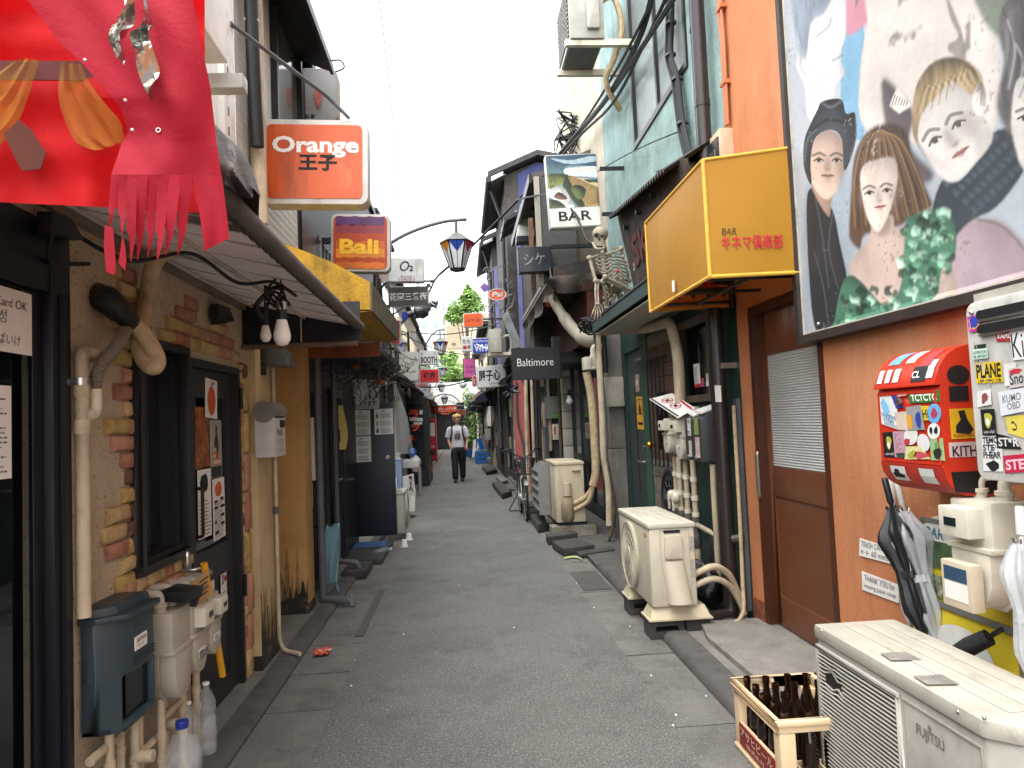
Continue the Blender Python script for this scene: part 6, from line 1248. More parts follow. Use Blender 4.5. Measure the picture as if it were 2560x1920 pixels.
 # ledge and corrugated roof with old signboard
LXf=1.56
ld=thing('green_ledge','dark green painted ledge roof over the green bar door','ledge',(1.8,7,2.5))
MB().prism([(LXf,5.3,2.56),(RW,5.3,2.52),(RW,5.3,2.66),(LXf,5.3,2.65)],(0,2.85,0)).build('slab',m_green,ld);MB().box(LXf-.02,5.28,2.54,LXf,8.17,2.66).build('fascia',m_green,ld);MB().box(LXf+.01,5.3,2.50,RW,8.12,2.515).build('soffit',M('pale_soffit','#a9a493',.8,dirt=('#5d5648',.4,4,0)),ld);MB().box(LXf-.03,5.28,2.655,LXf+.03,8.18,2.675).build('capping',m_black,ld)
ob_=thing('old_signboard','dark weathered signboard with worn red letters tilted over the ledge','sign',(1.85,6.4,2.67))
def OB(y,t):return V((1.78-.1*t+.0,y,2.68+t))
MB().prism([OB(5.15,0),OB(7.0,0),OB(7.25,.95),OB(5.15,.78)],(.05,0,0)).build('board',M('charred_board','#3a312c',.85,var=.35,vs=6,bump=.6,bs=30,dirt=[('#6a5e52',.35,5,0),('#1c1714',.5,7,0)]),ob_)
m_worn=M('worn_red_letter','#5c2d29',.8,var=.4,vs=20,dirt=('#8a7f74',.4,12,0))
uu=V((0,-1,0))
txt('SKULL',m_worn,ob_,OB(6.85,.32)-V((.012,0,0)),uu,(OB(6,1)-OB(6,0)),1.5,.3,.03)
for i in range(3):MB().cyl(OB(6.9-.5*i,.74)-V((.0,0,0)),OB(6.9-.5*i,.74)-V((.05,0,0)),.025,10).build('lamp_stub',m_black,ob_)
cr_=thing('corrugated_roof','short dark corrugated roof jutting from the teal wall','roof',(1.9,6.3,3.5))
f0,f1=PX(q('d',1315,470),1.58),PX(q('d',1425,372),1.58)
b0_,b1_=V((RW-.01,f0.y,f0.z+.22)),V((RW-.01,5.2,f1.z+.26));f1=V((1.58,5.2,f1.z-.02))
def cor(u,v):p_=f0.lerp(f1,u).lerp(b0_.lerp(b1_,u),v);return(p_.x,p_.y,p_.z+.018*sin(u*2*pi*26))
MB().grid(cor,208,3).build('sheet',M('rusty_sheet','#2f2c2a',.7,.2,var=.3,vs=5,dirt=('#6b625a',.4,6,0)),cr_,smooth=True)
MB().grid(lambda u,v:tuple(V(cor(u,v))-V((0,0,.012))),208,3).build('under_sheet',M('dark_underside','#26221f',.9),cr_)
MB().box(RW-.06,5.2,f1.z+.1,RW-.01,f0.y,f1.z+.2).build('wall_batten',m_wood,cr_)
pg=PX(q('G',690,1020),1.95)
solo('slate_patch',MB().prism([PX(q('G',*p_),1.97)for p_ in((600,985),(740,935),(770,1000),(720,1080),(640,1150))],(.03,0,0)),M('slate_tiles','#4a4642',.8,var=.3,vs=14,wave=('DIAGONAL',22,.4)),'patch of grey slates between the corrugated roof and the yellow awning','slates')
# seated skeletons
m_bone=M('aged_bone','#8d836f',.6,var=.18,vs=12,dirt=[('#4f4535',.5,14,0),('#ded6c4',.3,9,0)])
def SK(x,y,yy):return PY(q('S',x,y),yy)
Ysk=7.75
sk=thing('sitting_skeleton','life-size plastic skeleton sitting on the green ledge below the bar sign','skeleton',SK(560,1200,Ysk))
hc=SK(385,165,Ysk-.05)
def skull(c,par,R=.10,yaw=0):
 k=MB();k.ball(c,(R*.84,R*1.02,R*.84),18,12);k.build('cranium',m_bone,par,smooth=True)
 f=c+V((-.028,-R*.72,-R*.72))
 j=MB();j.box(f.x-.05,f.y-.005,f.z-.075,f.x+.05,f.y+.07,f.z+.045);j.build('face',m_bone,par,bevel=.018)
 MB().lathe([(.026,0),(.022,.012)],f+V((-.030,-.008,.045)),(0,-1,0),12).lathe([(.026,0),(.022,.012)],f+V((.030,-.008,.045)),(0,-1,0),12).build('eye_sockets',m_ink,par)
 MB().prism([f+V((0,-.012,.03)),f+V((-.016,-.012,-.008)),f+V((.016,-.012,-.008))],(0,.006,0)).build('nose_hole',m_ink,par)
 MB().tube(spl([f+V((-.058,.06,-.02)),f+V((-.045,.0,-.095)),f+V((0,-.02,-.11)),f+V((.045,.0,-.095)),f+V((.058,.06,-.02))],4),.015,8).build('jaw',m_bone,par,smooth=True)
 t=MB()
 for i in range(7):t.box(f.x-.035+i*.0105,f.y-.016,f.z-.075,f.x-.0265+i*.0105,f.y-.006,f.z-.055)
 t.build('teeth',m_bone,par)
skull(hc,sk,.105)
def bone(par,nm,pts,r,n=7):
 k=MB();k.tube(spl(pts,4)if len(pts)>2 else pts,r,n)
 k.ball(pts[0],r*1.7,8,6).ball(pts[-1],r*1.6,8,6);return k.build(nm,m_bone,par,smooth=True)
neck,ch_,pel=SK(470,400,Ysk+.02),SK(545,620,Ysk-.06),SK(590,1010,Ysk+.02)
bone(sk,'spine',[hc+V((.03,.02,-.1)),neck,V((neck.x+.02,Ysk+.08,neck.z-.15)),V((pel.x-.02,Ysk+.08,pel.z+.15)),pel],.02)
MB().prism([SK(495,480,Ysk-.09),SK(560,470,Ysk-.09),SK(575,640,Ysk-.1),SK(590,740,Ysk-.1),SK(540,730,Ysk-.1),SK(515,600,Ysk-.1)],(0,.015,0)).build('sternum',m_bone,sk,bevel=.004)
rc=MB();ctr=SK(560,620,Ysk)
for i in range(9):
 t=i/8;z=neck.z-.08-.33*t;w_=.12+.05*sin(pi*min(1,t*1.2+.15));cx=neck.x+.045+.06*t
 for s in(-1,1):rc.tube(spl([V((cx,Ysk+.08,z+.05)),V((cx+s*w_*.8,Ysk+.06,z+.035)),V((cx+s*w_,Ysk-.0,z)),V((cx+s*w_*.75,Ysk-.075,z-.04)),V((cx+s*.03+.0,Ysk-.10,z-.02+.05*t))],4),.0085,6)
rc.build('ribs',m_bone,sk,smooth=True,kind='stuff')
shL,shR=SK(215,545,Ysk-.02),SK(725,390,Ysk+.03)
bone(sk,'collar_bone',[SK(500,480,Ysk-.1),SK(370,495,Ysk-.08),shL],.012);bone(sk,'collar_bone',[SK(545,470,Ysk-.1),SK(640,440,Ysk-.05),shR],.012)
MB().prism([SK(560,375,Ysk+.07),SK(730,350,Ysk+.07),SK(735,400,Ysk+.07),SK(650,430,Ysk+.07)],(0,.015,0)).build('shoulder_blade',m_bone,sk,bevel=.004)
elL,wrL=SK(315,910,Ysk-.08),SK(325,1280,Ysk-.14)
bone(sk,'upper_arm',[shL,elL],.02);bone(sk,'forearm',[elL,SK(310,1100,Ysk-.12),wrL],.012);bone(sk,'forearm',[elL+V((.03,0,0)),SK(350,1100,Ysk-.10),wrL+V((.025,0,0))],.011)
def hand(par,w0,d,side,L=.17):
 k=MB();d=V(d).normalized();s=V(side).normalized()
 for i,(o_,l)in enumerate(((-.035,.8),(-.013,1.),(.011,1.),(.033,.85))):
  p_=[w0+s*o_*.5,w0+d*L*.45*l+s*o_,w0+d*L*.75*l+s*o_*1.35+V((0,-.015,0)),w0+d*L*l+s*o_*1.5]
  k.tube(spl(p_,3),[.008]*6+[.0065]*4,6)
 k.tube(spl([w0+s*.03,w0+s*.06+d*.05,w0+s*.065+d*.09],3),.0075,6)
 k.build('hand',m_bone,par,smooth=True)
hand(sk,wrL+V((.012,0,0)),(-.15,0,-1),(1,0,0))
elR,wrR=SK(850,900,Ysk+.02),SK(720,880,Ysk-.1)
bone(sk,'upper_arm',[shR,SK(790,640,Ysk+.05),elR],.018);bone(sk,'forearm',[elR,wrR],.012);hand(sk,wrR,(-.6,-.2,-.2),(.3,0,1),.13)
kn=SK(470,850,Ysk-.3);bone(sk,'thigh',[pel+V((.06,-.02,0)),SK(560,900,Ysk-.2),kn],.022);bone(sk,'shin',[kn,SK(700,960,Ysk-.26),SK(890,1080,Ysk-.2)],.018);bone(sk,'shin',[kn+V((-.02,0,-.02)),SK(680,1000,Ysk-.25),SK(850,1110,Ysk-.2)],.010)
kn2=SK(430,920,Ysk-.26);bone(sk,'thigh',[pel,SK(500,960,Ysk-.15),kn2],.022);bone(sk,'shin',[kn2,SK(470,1120,Ysk-.2),SK(500,1330,Ysk-.12)],.018)
pm=MB();pm.lathe([(.06,0),(.11,.03),(.13,.08),(.10,.1),(.085,.05),(.05,.02)],pel+V((0,0,-.06)),(0,-.3,1),16).build('pelvis',m_bone,sk,smooth=True)
MB().ball(SK(660,760,Ysk-.12),(.018,.018,.028),8,6).build('red_rose',m_red,sk,smooth=True)
rb_=MB();r5=random.Random(2)
for i in range(70):c=SK(r5.uniform(450,780),r5.uniform(1010,1330),Ysk+r5.uniform(-.1,.1));d=V((r5.uniform(-1,1),r5.uniform(-1,1),r5.uniform(-1,1)))*.05;rb_.tube([c-d,c+d],r5.uniform(.004,.012),5)
solo('bone_heap',rb_,m_bone,'heap of loose grey bones on the ledge under the sitting skeleton','bones',None,True)['kind']='stuff'
Yd=6.9
dg=thing('animal_skeleton','small animal skeleton on the ledge half hidden by the yellow awning','skeleton',SK(1040,980,Yd))
k=MB()
for i in range(7):k.tube(spl([SK(1000+18*i,570,Yd),SK(985+22*i,640,Yd-.06),SK(1030+20*i,720,Yd-.05)],4),.009,6)
k.build('ribs',m_bone,dg,smooth=True);MB().ball(SK(965,660,Yd),(.035,.05,.045),10,8).tube([SK(990,620,Yd),SK(1015,530,Yd)],[.02,.006],6).tube([SK(960,680,Yd),SK(925,745,Yd)],[.02,.008],6).build('skull',m_bone,dg,smooth=True)
bone(dg,'leg',[SK(985,670,Yd),SK(975,800,Yd),SK(1000,960,Yd)],.01);bone(dg,'leg',[SK(1010,740,Yd),SK(1050,880,Yd),SK(1070,980,Yd)],.013);bone(dg,'spine',[SK(980,600,Yd),SK(1060,570,Yd),SK(1150,560,Yd)],.016)
# gas meters, no-smoking board, grey postbox, pipes below
gmk='gas meters before the barred window'
g1=gas_meter('cream gas meter at the right behind the prohibition board',RW,6.06,1.16,.22,.2,.36,m_meter2,gmk,True,True)
g2=gas_meter('cream gas meter nearest the brass knob',RW,6.46,1.20,.20,.2,.32,m_meter2,gmk,True,True)
pb_=thing('prohibition_board','white board with two red prohibition rings lying slanted on the gas meters','sign',PX(q('V',450,320),1.86))
a=[PX(q('V',130,215),1.86),PX(q('V',525,475),1.82),PX(q('V',760,340),1.93),PX(q('V',440,135),1.97)]
a[1].y,a[2].y=a[1].y,a[2].y
MB().prism(a,(0,0,.006)).build('board',m_paper,pb_);
def PB(u,v,d=.009):return a[0].lerp(a[1],u).lerp(a[3].lerp(a[2],u),v)+V((0,0,d))
MB().poly([PB(.02,.02),PB(.98,.02),PB(.98,.11),PB(.02,.11)]).build('black_band',m_ink,pb_);MB().poly([PB(.3,.85),PB(.98,.78),PB(.98,.9),PB(.3,.97)]).build('red_band',m_red,pb_)
for i,u0 in enumerate((.3,.62,.95)):
 if i==2:break
 pts=[(u0+.13*cos(t),.5+.24*sin(t))for t in[j*2*pi/24 for j in range(24)]];inn=[(u0+.105*cos(t),.5+.195*sin(t))for t in[j*2*pi/24 for j in range(24)]]
 r_=MB();vs=[PB(*p_)for p_ in pts]+[PB(*p_)for p_ in inn];r_.add(vs,[(j,(j+1)%24,24+(j+1)%24,24+j)for j in range(24)]).poly([PB(u0-.09,.34),PB(u0-.07,.32),PB(u0+.09,.66),PB(u0+.07,.68)]).build('ban_ring',m_red,pb_);MB().poly([PB(u0-.05,.42,.0085),PB(u0+.06,.4,.0085),PB(u0+.05,.58,.0085),PB(u0-.06,.6,.0085)]).build('ban_symbol',m_ink,pb_)
gx=thing('grey_postbox','dark grey double postbox stuffed with papers beside the black downpipe','postbox',(1.95,5.65,1.15))
a0,a1_=PX(q('V',600,485),1.83).y,5.46
z0_=PX(q('V',875,1080),1.84).z;zt1=PX(q('V',840,470),1.84).z
MB().prism([(1.84,a1_,z0_),(1.84,a1_,zt1-.01),(1.90,a1_,zt1+.03),(RW,a1_,zt1+.10),(RW,a1_,z0_)],(0,a0-a1_,0)).build('box',M('postbox_grey','#3a3a3c',.5,dirt=('#59585a',.3,5,0)),gx,bevel=.004)
ym=(a0+a1_)/2
for(y0,y1)in((a1_+.02,ym-.01),(ym+.01,a0-.015)):MB().box(1.834,y0,z0_+.02,1.84,y1,zt1-.03).build('door',M('postbox_door','#333335',.45),gx,bevel=.003);MB().cyl((1.834,(y0+y1)/2,z0_+.03),(1.815,(y0+y1)/2,z0_+.03),.016,10).build('latch',m_steel,gx)
for(y0,y1,z0,z1,c_)in((ym+.03,ym+.11,.20,.34,'#c4c2bc'),(a1_+.04,a1_+.14,.21,.35,'#7b8a4a'),(a1_+.03,a1_+.13,.03,.19,'#b9a09c'),(ym+.03,ym+.10,.03,.16,'#b0aca0')):MB().box(1.832,y0,z0_+z0,1.8335,y1,z0_+z1).build('sticker',M('pb_'+c_[1:],c_,.5,var=.4,vs=40),gx)
txt('YC',m_ink,gx,(1.830,ym+.10,z0_+.30),-UY,UZ,.06,.03,.02);txt('17',m_ink,gx,(1.830,ym+.10,z0_+.21),-UY,UZ,.05,.03,.02)
MB().ob((1.86,a1_+.03,zt1+.03),(.0,.16,.02),(.16,0,.05),(0,0,.012)).ob((1.85,ym+.0,zt1+.01),(.0,.14,.03),(.14,0,.04),(0,0,.01)).build('papers',m_paper,gx)
k=MB();fit=MB();grim=MB()
gy_=[(6.60,1.96),(6.44,1.95),(6.22,1.94),(5.98,1.93)]
for i,(y,x)in enumerate(gy_):
 k.tube([(x,y,1.16),(x,y,.55 if i<3 else .36)],.024,10)
 for z in(1.0,.84,.70):fit.lathe([(.024,-.02),(.032,-.02),(.032,.02),(.024,.02)],(x,y,z),n=10)
 grim.lathe([(.026,0),(.038,.02),(.036,.12),(.03,.14),(.034,.16),(.034,.26),(.026,.28)],(x,y,.42),n=10)
k.tube(fil([(1.93,5.98,.36),(1.93,5.98,.30),(1.93,5.6,.26),(1.93,5.5,.26),(1.93,5.5,1.15)],.04),.024,10).tube(fil([(1.93,6.0,.62),(1.93,5.5,.60)],.03),.022,10).tube([(1.94,6.3,.3),(1.94,6.6,.3)],.022,10)
th=thing('gas_pipes','cluster of cream gas pipes and grimy valves under the grey postbox','gas pipes',(1.94,6.2,.2))
k.build('pipe',m_pipe,th,smooth=True);fit.build('fittings',m_cream,th,smooth=True,kind='stuff');grim.build('valves',M('grimy_iron','#4f4a43',.7,.2,var=.3,vs=14,dirt=('#8f8674',.5,9,0)),th,smooth=True,kind='stuff')
for y,x in gy_[:2]:MB().lathe([(.001,0),(.05,.0),(.055,.02),(.045,.05),(.001,.055)],(x-.03,y,.80),(-1,0,0),12).box(x-.085,y-.012,.68,x-.065,y+.012,.82).build('tap_lever',m_cream,th,bevel=.004)
# black downpipes and cables at the corner
pipething('black_downpipe','tall black-brown downpipe at the corner of the orange bar',[('pipe',MB().tube(fil([(1.93,5.27,7),(1.93,5.27,.14),(1.92,5.25,.06),(1.72,5.2,.05)],.06),.055,14),None),('collar',MB().cyl((1.93,5.27,.95),(1.93,5.27,1.0),.06,14),None),('collar',MB().cyl((1.93,5.27,3.9),(1.93,5.27,3.95),.06,14),None),('bracket',MB().box(1.93,5.2,1.88,RW,5.23,1.92),m_steel)],m_dpipe,(1.93,5.27,0))
pipething('black_downpipe','thinner black downpipe left of the tall one on the teal wall',[('pipe',MB().tube([(1.97,5.46,7),(1.97,5.46,1.55)],.036,12),None),('collar',MB().cyl((1.97,5.46,4.6),(1.97,5.46,4.64),.042,12),None),('collar',MB().cyl((1.97,5.46,3.2),(1.97,5.46,3.24),.042,12),None),('collar',MB().cyl((1.97,5.46,5.3),(1.97,5.46,5.34),.042,12),None)],m_blackmetal,(1.97,5.46,1.55))
a=PX(q('K',870,785),1.872);MB().box(0,0,0,0,0,0)
solo('white_label',MB().prism([PX(q('K',*p_),1.87)for p_ in((856,843),(896,843),(890,728),(848,728))],(-.002,0,0)),m_paper,'blank white label taped to the black downpipe','label')
pipething('rope_conduit','thin woven conduit tied along the orange corner pillar',[('conduit',MB().tube(spl([(1.99,5.15,1.6),(1.985,5.14,.9),(1.97,5.12,.35),(1.93,5.05,.12),(1.8,4.98,.06),(1.72,4.93,.05)],6),.014,8),None),('clip',MB().cyl((1.95,5.2,.62),(2.0,5.14,.64),.03,8),m_steel)],m_tape,(1.99,5.14,.05))
pipething('grey_trunking','flat grey trunking strip beside the downpipe',[('strip',MB().box(2.02,5.17,.1,RW+.0,5.24,1.65),None)],m_gpipe,(2.03,5.2,.1),smooth=False)
pipething('cream_vent_pipe','cream wrapped vent pipe bending across above the barred window',[('pipe',MB().tube(fil([PX(q('K',330,342),RW-.02),PX(q('K',380,335),RW-.1),PX(q('K',545,290),RW-.1),V((RW-.1,PX(q('K',590,420),RW-.1).y,2.1)),V((RW-.1,PX(q('K',590,420),RW-.1).y,1.5))],.12),.05,14),None),('bracket',MB().box(RW-.1,6.6,1.98,RW,6.63,2.0),m_steel)],m_pipe,(RW-.1,6.7,1.5))
pipething('cream_elbow_pipe','cream elbow pipe beside the yellow awning',[('pipe',MB().tube(fil([PY(q('G',745,1060),5.5),PY(q('G',745,965),5.5),PY(q('G',835,960),5.5)],.05),.042,12),None)],m_cream,PY(q('G',745,1060),5.5))
pipething('thin_conduit','thin cream conduit on the small window edge',[('conduit',MB().tube([(2.02,5.55,2.5),(2.02,5.55,1.5)],.016,8),None)],m_pipe,(2.02,5.55,1.5))
th=thing('power_adapter','black power adapter hanging on a cable by the downpipe','adapter',(1.92,5.56,.38));MB().box(1.89,5.52,.37,1.95,5.6,.58).build('case',m_black,th,bevel=.01);MB().tube(spl([(1.92,5.56,.58),(1.94,5.6,.8),(1.97,5.7,1.1)],6),.006,6).tube(spl([(1.92,5.56,.37),(1.9,5.6,.2),(1.95,5.7,.1),(1.85,5.6,.06)],6),.006,6).build('cable',m_cable,th)
rk=thing('rubble_bag','black rubbish bag and rubble at the foot of the downpipe','rubbish',(1.8,5.5,.03));MB().grid(lambda u,v:tuple(V((1.84,5.6,.2))+V((cos(u*6.283)*sin(v*3.14)*.14,sin(u*6.283)*sin(v*3.14)*.2,-cos(v*3.14)*.2))*(1+.12*sin(u*25)*sin(v*13))),24,12).build('bag',M('bin_bag','#121316',.25,bump=.6,bs=20),rk,smooth=True)
for i in range(9):c=V((ru(1.6,1.95),ru(5.05,5.5),.04));MB().ball(c,(ru(.04,.09),ru(.04,.09),ru(.02,.05)),6,4).build('stone',m_slate,rk)
# Toshiba-like unit on its block feet
X0,Y0,L_,D_,Z0,Hh=1.265,4.98,.96,.325,.215,.575
a2=thing('air_conditioner','cream outdoor unit on plastic feet and concrete blocks before the green bar','air conditioner',(1.42,5.4,0),None)
MB().box(X0,Y0,Z0,X0+D_,Y0+L_,Z0+Hh-.03).build('casing',M('cream_ac','#b9b09c',.4,var=.08,dirt=[('#827863',.35,4,5),('#8f8571',.2,13,0)]),a2,bevel=.018)
m_ca=M('cream_ac','#c9c0ac')
MB().box(X0-.008,Y0-.008,Z0+Hh-.032,X0+D_+.008,Y0+L_+.008,Z0+Hh+.004).build('lid',M('cream_ac_lid','#b9b3a3',.4,dirt=('#8f8775',.3,6,0)),a2,bevel=.012)
k=MB()
for i in range(3):k.box(X0+.04+.09*i,Y0+.1,Z0+Hh+.003,X0+.10+.09*i,Y0+L_-.1,Z0+Hh+.009)
k.build('lid_ribs',M('cream_ac_lid','#b9b3a3'),a2,bevel=.003)
cy_,cz_,R_=Y0+L_*.60,Z0+Hh*.47,.245
MB().lathe([(R_*1.02,0),(R_*1.05,.016),(R_,.022),(R_*.99,.002)],(X0,cy_,cz_),(-1,0,0),40,cap=False).build('fan_ring',m_ca,a2,smooth=True);MB().lathe([(R_,.003),(.001,.003)],(X0,cy_,cz_),(-1,0,0),40,cap=False).build('fan_opening',m_black,a2)
k=MB()
for i in range(46):
 a=i*2*pi/46;pts=[]
 for j in range(6):t=j/5;rr=R_*(.24+.74*t);aa=a+.55*t;pts.append((X0-.016,cy_+rr*cos(aa),cz_+rr*sin(aa)))
 k.tube(pts,.0042,4)
for rr in(.45,.7,.9):k.lathe([(R_*rr-.003,.014),(R_*rr+.003,.014),(R_*rr+.003,.02),(R_*rr-.003,.02)],(X0,cy_,cz_),(-1,0,0),40,cap=False)
k.build('fan_grille',m_ca,a2,smooth=True,kind='stuff');MB().lathe([(R_*.25,.012),(R_*.25,.024),(.001,.03)],(X0,cy_,cz_),(-1,0,0),24).build('hub',m_ca,a2,smooth=True)
txt('TOSHIBA',M('red_logo','#b3202a',.5),a2,(X0-.003,Y0+.155,Z0+Hh-.10),-UY,UZ,.1,.022,.015)
E_=Y0-.001
MB().frame((X0+D_*.55,E_,Z0+Hh*.52),UX,UZ,.21,Hh*.82,.004,.003).build('panel_line',M('ac_shadow','#a7a194',.5),a2)
vc=MB().slab((X0+D_*.52,E_,Z0+Hh*.72),UX,UZ,.13,.17,.018,.02).build('valve_cover',m_ca,a2,bevel=.008)
MB().grid(lambda u,v:(X0+D_*.60+(-.09+.18*u)*(1.0-.12*v)+(-.035*v),E_-.085*sin(pi*min(1,max(0,u)))**.35*(1-.55*v),Z0+.03+.29*v),14,8).build('pipe_cover',m_ca,a2,smooth=True)
MB().slab((X0+D_*.5,E_-.001,Z0+Hh-.055),UX,UZ,.12,.02,.003,.008).build('handle_slot',m_ink,a2)
MB().box(X0+D_*.88,E_-.002,Z0+.38,X0+D_*.98,E_,Z0+.48).box(X0+D_*.88,E_-.002,Z0+.2,X0+D_*.97,E_,Z0+.32).build('rating_label',M('rating_print','#9c968a',.7,var=.3,vs=60),a2)
for(yf_)in(Y0+.1,Y0+.74):
 MB().prism([(X0-.03,yf_-.12,Z0-.09),(X0+.42,yf_-.12,Z0-.09),(X0+.42,yf_+.12,Z0-.09),(X0-.03,yf_+.12,Z0-.09)],(0,0,.012)).add([(X0-.02,yf_-.11,Z0-.08),(X0+.41,yf_-.11,Z0-.08),(X0+.41,yf_+.11,Z0-.08),(X0-.02,yf_+.11,Z0-.08),(X0+.01,yf_-.07,Z0-.004),(X0+.38,yf_-.07,Z0-.004),(X0+.38,yf_+.07,Z0-.004),(X0+.01,yf_+.07,Z0-.004)],[(4,5,6,7),(0,1,5,4),(1,2,6,5),(2,3,7,6),(3,0,4,7)]).build('plastic_foot',M('cream_foot','#b9ac90',.5,dirt=('#6f634e',.4,6,3)),a2)
 b_=solo('concrete_block',MB().box(X0-.02,yf_-.095,0.0,X0+.22,yf_+.095,.045).box(X0-.02,yf_-.095,.085,X0+.22,yf_+.095,.122).box(X0-.02,yf_-.095,.045,X0+.02,yf_+.095,.085).box(X0+.18,yf_-.095,.045,X0+.22,yf_+.095,.085),m_slate,('black stained concrete block under the near foot of the cream unit','black stained concrete block under the far foot of the cream unit')[yf_>Y0+.4],'concrete block','blocks under the cream unit')
 MB().box(X0+.24,yf_-.09,0,X0+.40,yf_+.09,.12).build('rear_block',m_slate,a2)
pipething('insulated_pipes','two cream insulated refrigerant pipes looping from the cream unit to the downpipe',[('pipe',MB().tube(spl([(X0+D_,Y0+.05,.42),(X0+.46,Y0+.03,.47),(X0+.58,Y0+.08,.40),(X0+.66,Y0+.14,.26),(X0+.70,Y0+.16,.15)],6),.024,10),None),('pipe',MB().tube(spl([(X0+D_,Y0+.05,.34),(X0+.45,Y0+.03,.385),(X0+.57,Y0+.06,.33),(X0+.66,Y0+.11,.2),(X0+.70,Y0+.13,.1)],6),.022,10),None)],m_pipe,(X0+.5,Y0+.1,.1))
# ================================================================== RIGHT: pillar, glass shopfront, canopy, second outdoor unit
m_concp=M('pillar_concrete','#6f6b64',.9,var=.2,vs=5,bump=.7,bs=60,dirt=[('#3a3733',.45,5,4)])
pl=thing('concrete_pillar','cracked grey concrete pillar at the far edge of the green bar','pillar',(1.95,9.05,0));MB().box(1.86,9.0,.03,RW+.1,9.25,1.15).box(1.86,9.0,1.156,RW+.1,9.25,2.6).build('shaft',m_concp,pl,bevel=.008)
a,b=PY(q('W',345,1095),8.93),PY(q('W',540,745),8.93)
jb=thing('junction_box','large beige junction box strapped to the concrete pillar','junction box',(a.x,8.95,a.z));MB().box(a.x,8.90,a.z,b.x,9.0,b.z).build('case',M('beige_box','#9d9788',.5,dirt=('#5f5a4e',.3,6,3)),jb,bevel=.008)
gs=thing('glass_shopfront','dark framed glass shopfront between the concrete pillar and the tiled post','shopfront',(RW,11.5,0))
MB().box(RW+.05,9.4,0,3.4,13.6,2.9).build('wall',m_black,gs)
k=MB()
for y in(9.45,10.4,11.3,12.2,13.1):k.box(RW-.03,y,.06,RW+.03,y+.1,2.6)
k.box(RW-.03,9.55,2.5,RW+.03,13.1,2.6).box(RW-.03,9.55,.06,RW+.03,13.1,.2).box(RW-.03,9.55,.85,RW+.03,13.1,.93)
k.build('frame',M('green_black_frame','#14201f',.4),gs);
for y in(9.55,10.5,11.4,12.3):MB().box(RW+.0,y,.2,RW+.01,y+.8,.85).build('lower_pane',m_glass,gs);MB().box(RW+.0,y,.93,RW+.01,y+.8,2.5).build('pane',M('reflecting_glass','#39434a',.06,var=.3,vs=3,spec=1),gs)
bb=MB()
# cream plaster house above with the projecting bay
m_crm=M('cream_plaster','#bdb39f',.85,var=.15,vs=4,bump=.4,bs=60,dirt=[('#6a6153',.45,4,5)])
m_gpan=M('dark_grey_board','#4a4a4a',.85,var=.25,vs=30,bump=.3,bs=120)
ch=thing('cream_house','cream plaster house with a grey boarded bay behind the waterfall bar sign','house',(RW,11.5,2.6))
MB().prism([(RW-.005,9.4,2.9),(RW-.005,13.6,2.9),(RW-.005,13.6,7.0),(RW-.005,12.6,7.5),(RW-.005,9.4,7.8)],(1.3,0,0)).build('wall',m_crm,ch)
MB().box(1.48,9.95,3.5,RW-.01,13.3,5.1).build('bay',M('brown_grey_boards','#5d564d',.85,var=.25,vs=6,dirt=('#2e2a26',.4,5,4)),ch);MB().box(1.20,9.80,3.45,1.68,9.85,4.95).build('grey_board',m_gpan,ch);MB().prism([(1.12,10.1,5.0),(2.0,10.1,5.36),(2.0,10.1,5.45),(1.12,10.1,5.09)],(0,3.7,0)).build('bay_eave',M('eave_boards','#57514b',.85,var=.25,vs=6,dirt=('#2c2825',.4,5,0)),ch);MB().box(1.08,10.08,4.96,1.125,13.82,5.1).build('eave_gutter',m_black,ch)
MB().box(1.03,9.9,3.4,1.09,9.96,4.4).build('bay_post',m_wood,ch);MB().box(1.12,9.78,3.4,1.19,9.84,4.95).build('bay_post',M('white_post','#9a9385',.7,dirt=('#4a4238',.5,5,5)),ch)
# black rotting canopy
m_rot=M('rotten_canvas','#3a322b',.7,var=.4,vs=5,bump=.8,bs=25,dirt=[('#8a5733',.55,4,0),('#a1978b',.35,7,3)])
m_wd=M('weathered_plank','#8f887d',.8,var=.25,vs=6,dirt=[('#2e2925',.5,5,4)],wave=('Y',8,.2))
cn=thing('rotten_canopy','black rotting canvas canopy with weathered board front under the grey bay','canopy',(1.6,11.5,3.1))
def XX(x,y,yy):return PY(q('X',x,y),yy)
YC=9.5
cTL,cTR,cBR,cBL=XX(485,695,YC),XX(1120,560,YC),XX(1150,775,YC),XX(500,835,YC)
MB().prism([cBL,cBR,cTR,cTL],(0,.04,0)).build('end_board',M('black_tar_board','#26221e',.55,dirt=[('#6e4a2e',.5,5,0),('#8a8278',.25,9,2)]),cn)
low=[XX(500,960,YC),XX(520,1000,YC),XX(600,1090,YC),XX(720,1110,YC),XX(850,1095,YC),XX(1000,1050,YC),XX(1190,1050,YC)]
MB().grid(lambda u,v:tuple(cBL.lerp(cBR,u).lerp(V((interp([(i/6,low[i].x)for i in range(7)],u),YC+.05+.05*sin(u*9),interp([(i/6,low[i].z)for i in range(7)],u))),v)+V((0,-.05*sin(v*3.1)*(.6+.4*sin(u*7)),0))),24,10).build('end_cloth',m_rot,cn,smooth=True)
xf=cTL.x;L2=4.6
def fr2(z0,z1,dx=0):return[V((xf-dx,YC,z0)),V((xf-dx,YC+L2,z0)),V((xf-dx,YC+L2,z1)),V((xf-dx,YC,z1))]
MB().prism(fr2(cBL.z-.02,cTL.z),(.03,0,0)).build('front_board',m_wd,cn)
MB().grid(lambda u,v:(xf-.01+.05*sin(v*2.4)+.03*sin(u*23)*v,YC+L2*u,cBL.z-.02-.20*v-.05*v*sin(u*19)),40,8).build('front_cloth',m_rot,cn,smooth=True)
MB().box(xf,YC+.04,cBL.z+.02,RW,YC+L2,cBL.z+.06).build('deck',m_rot,cn)
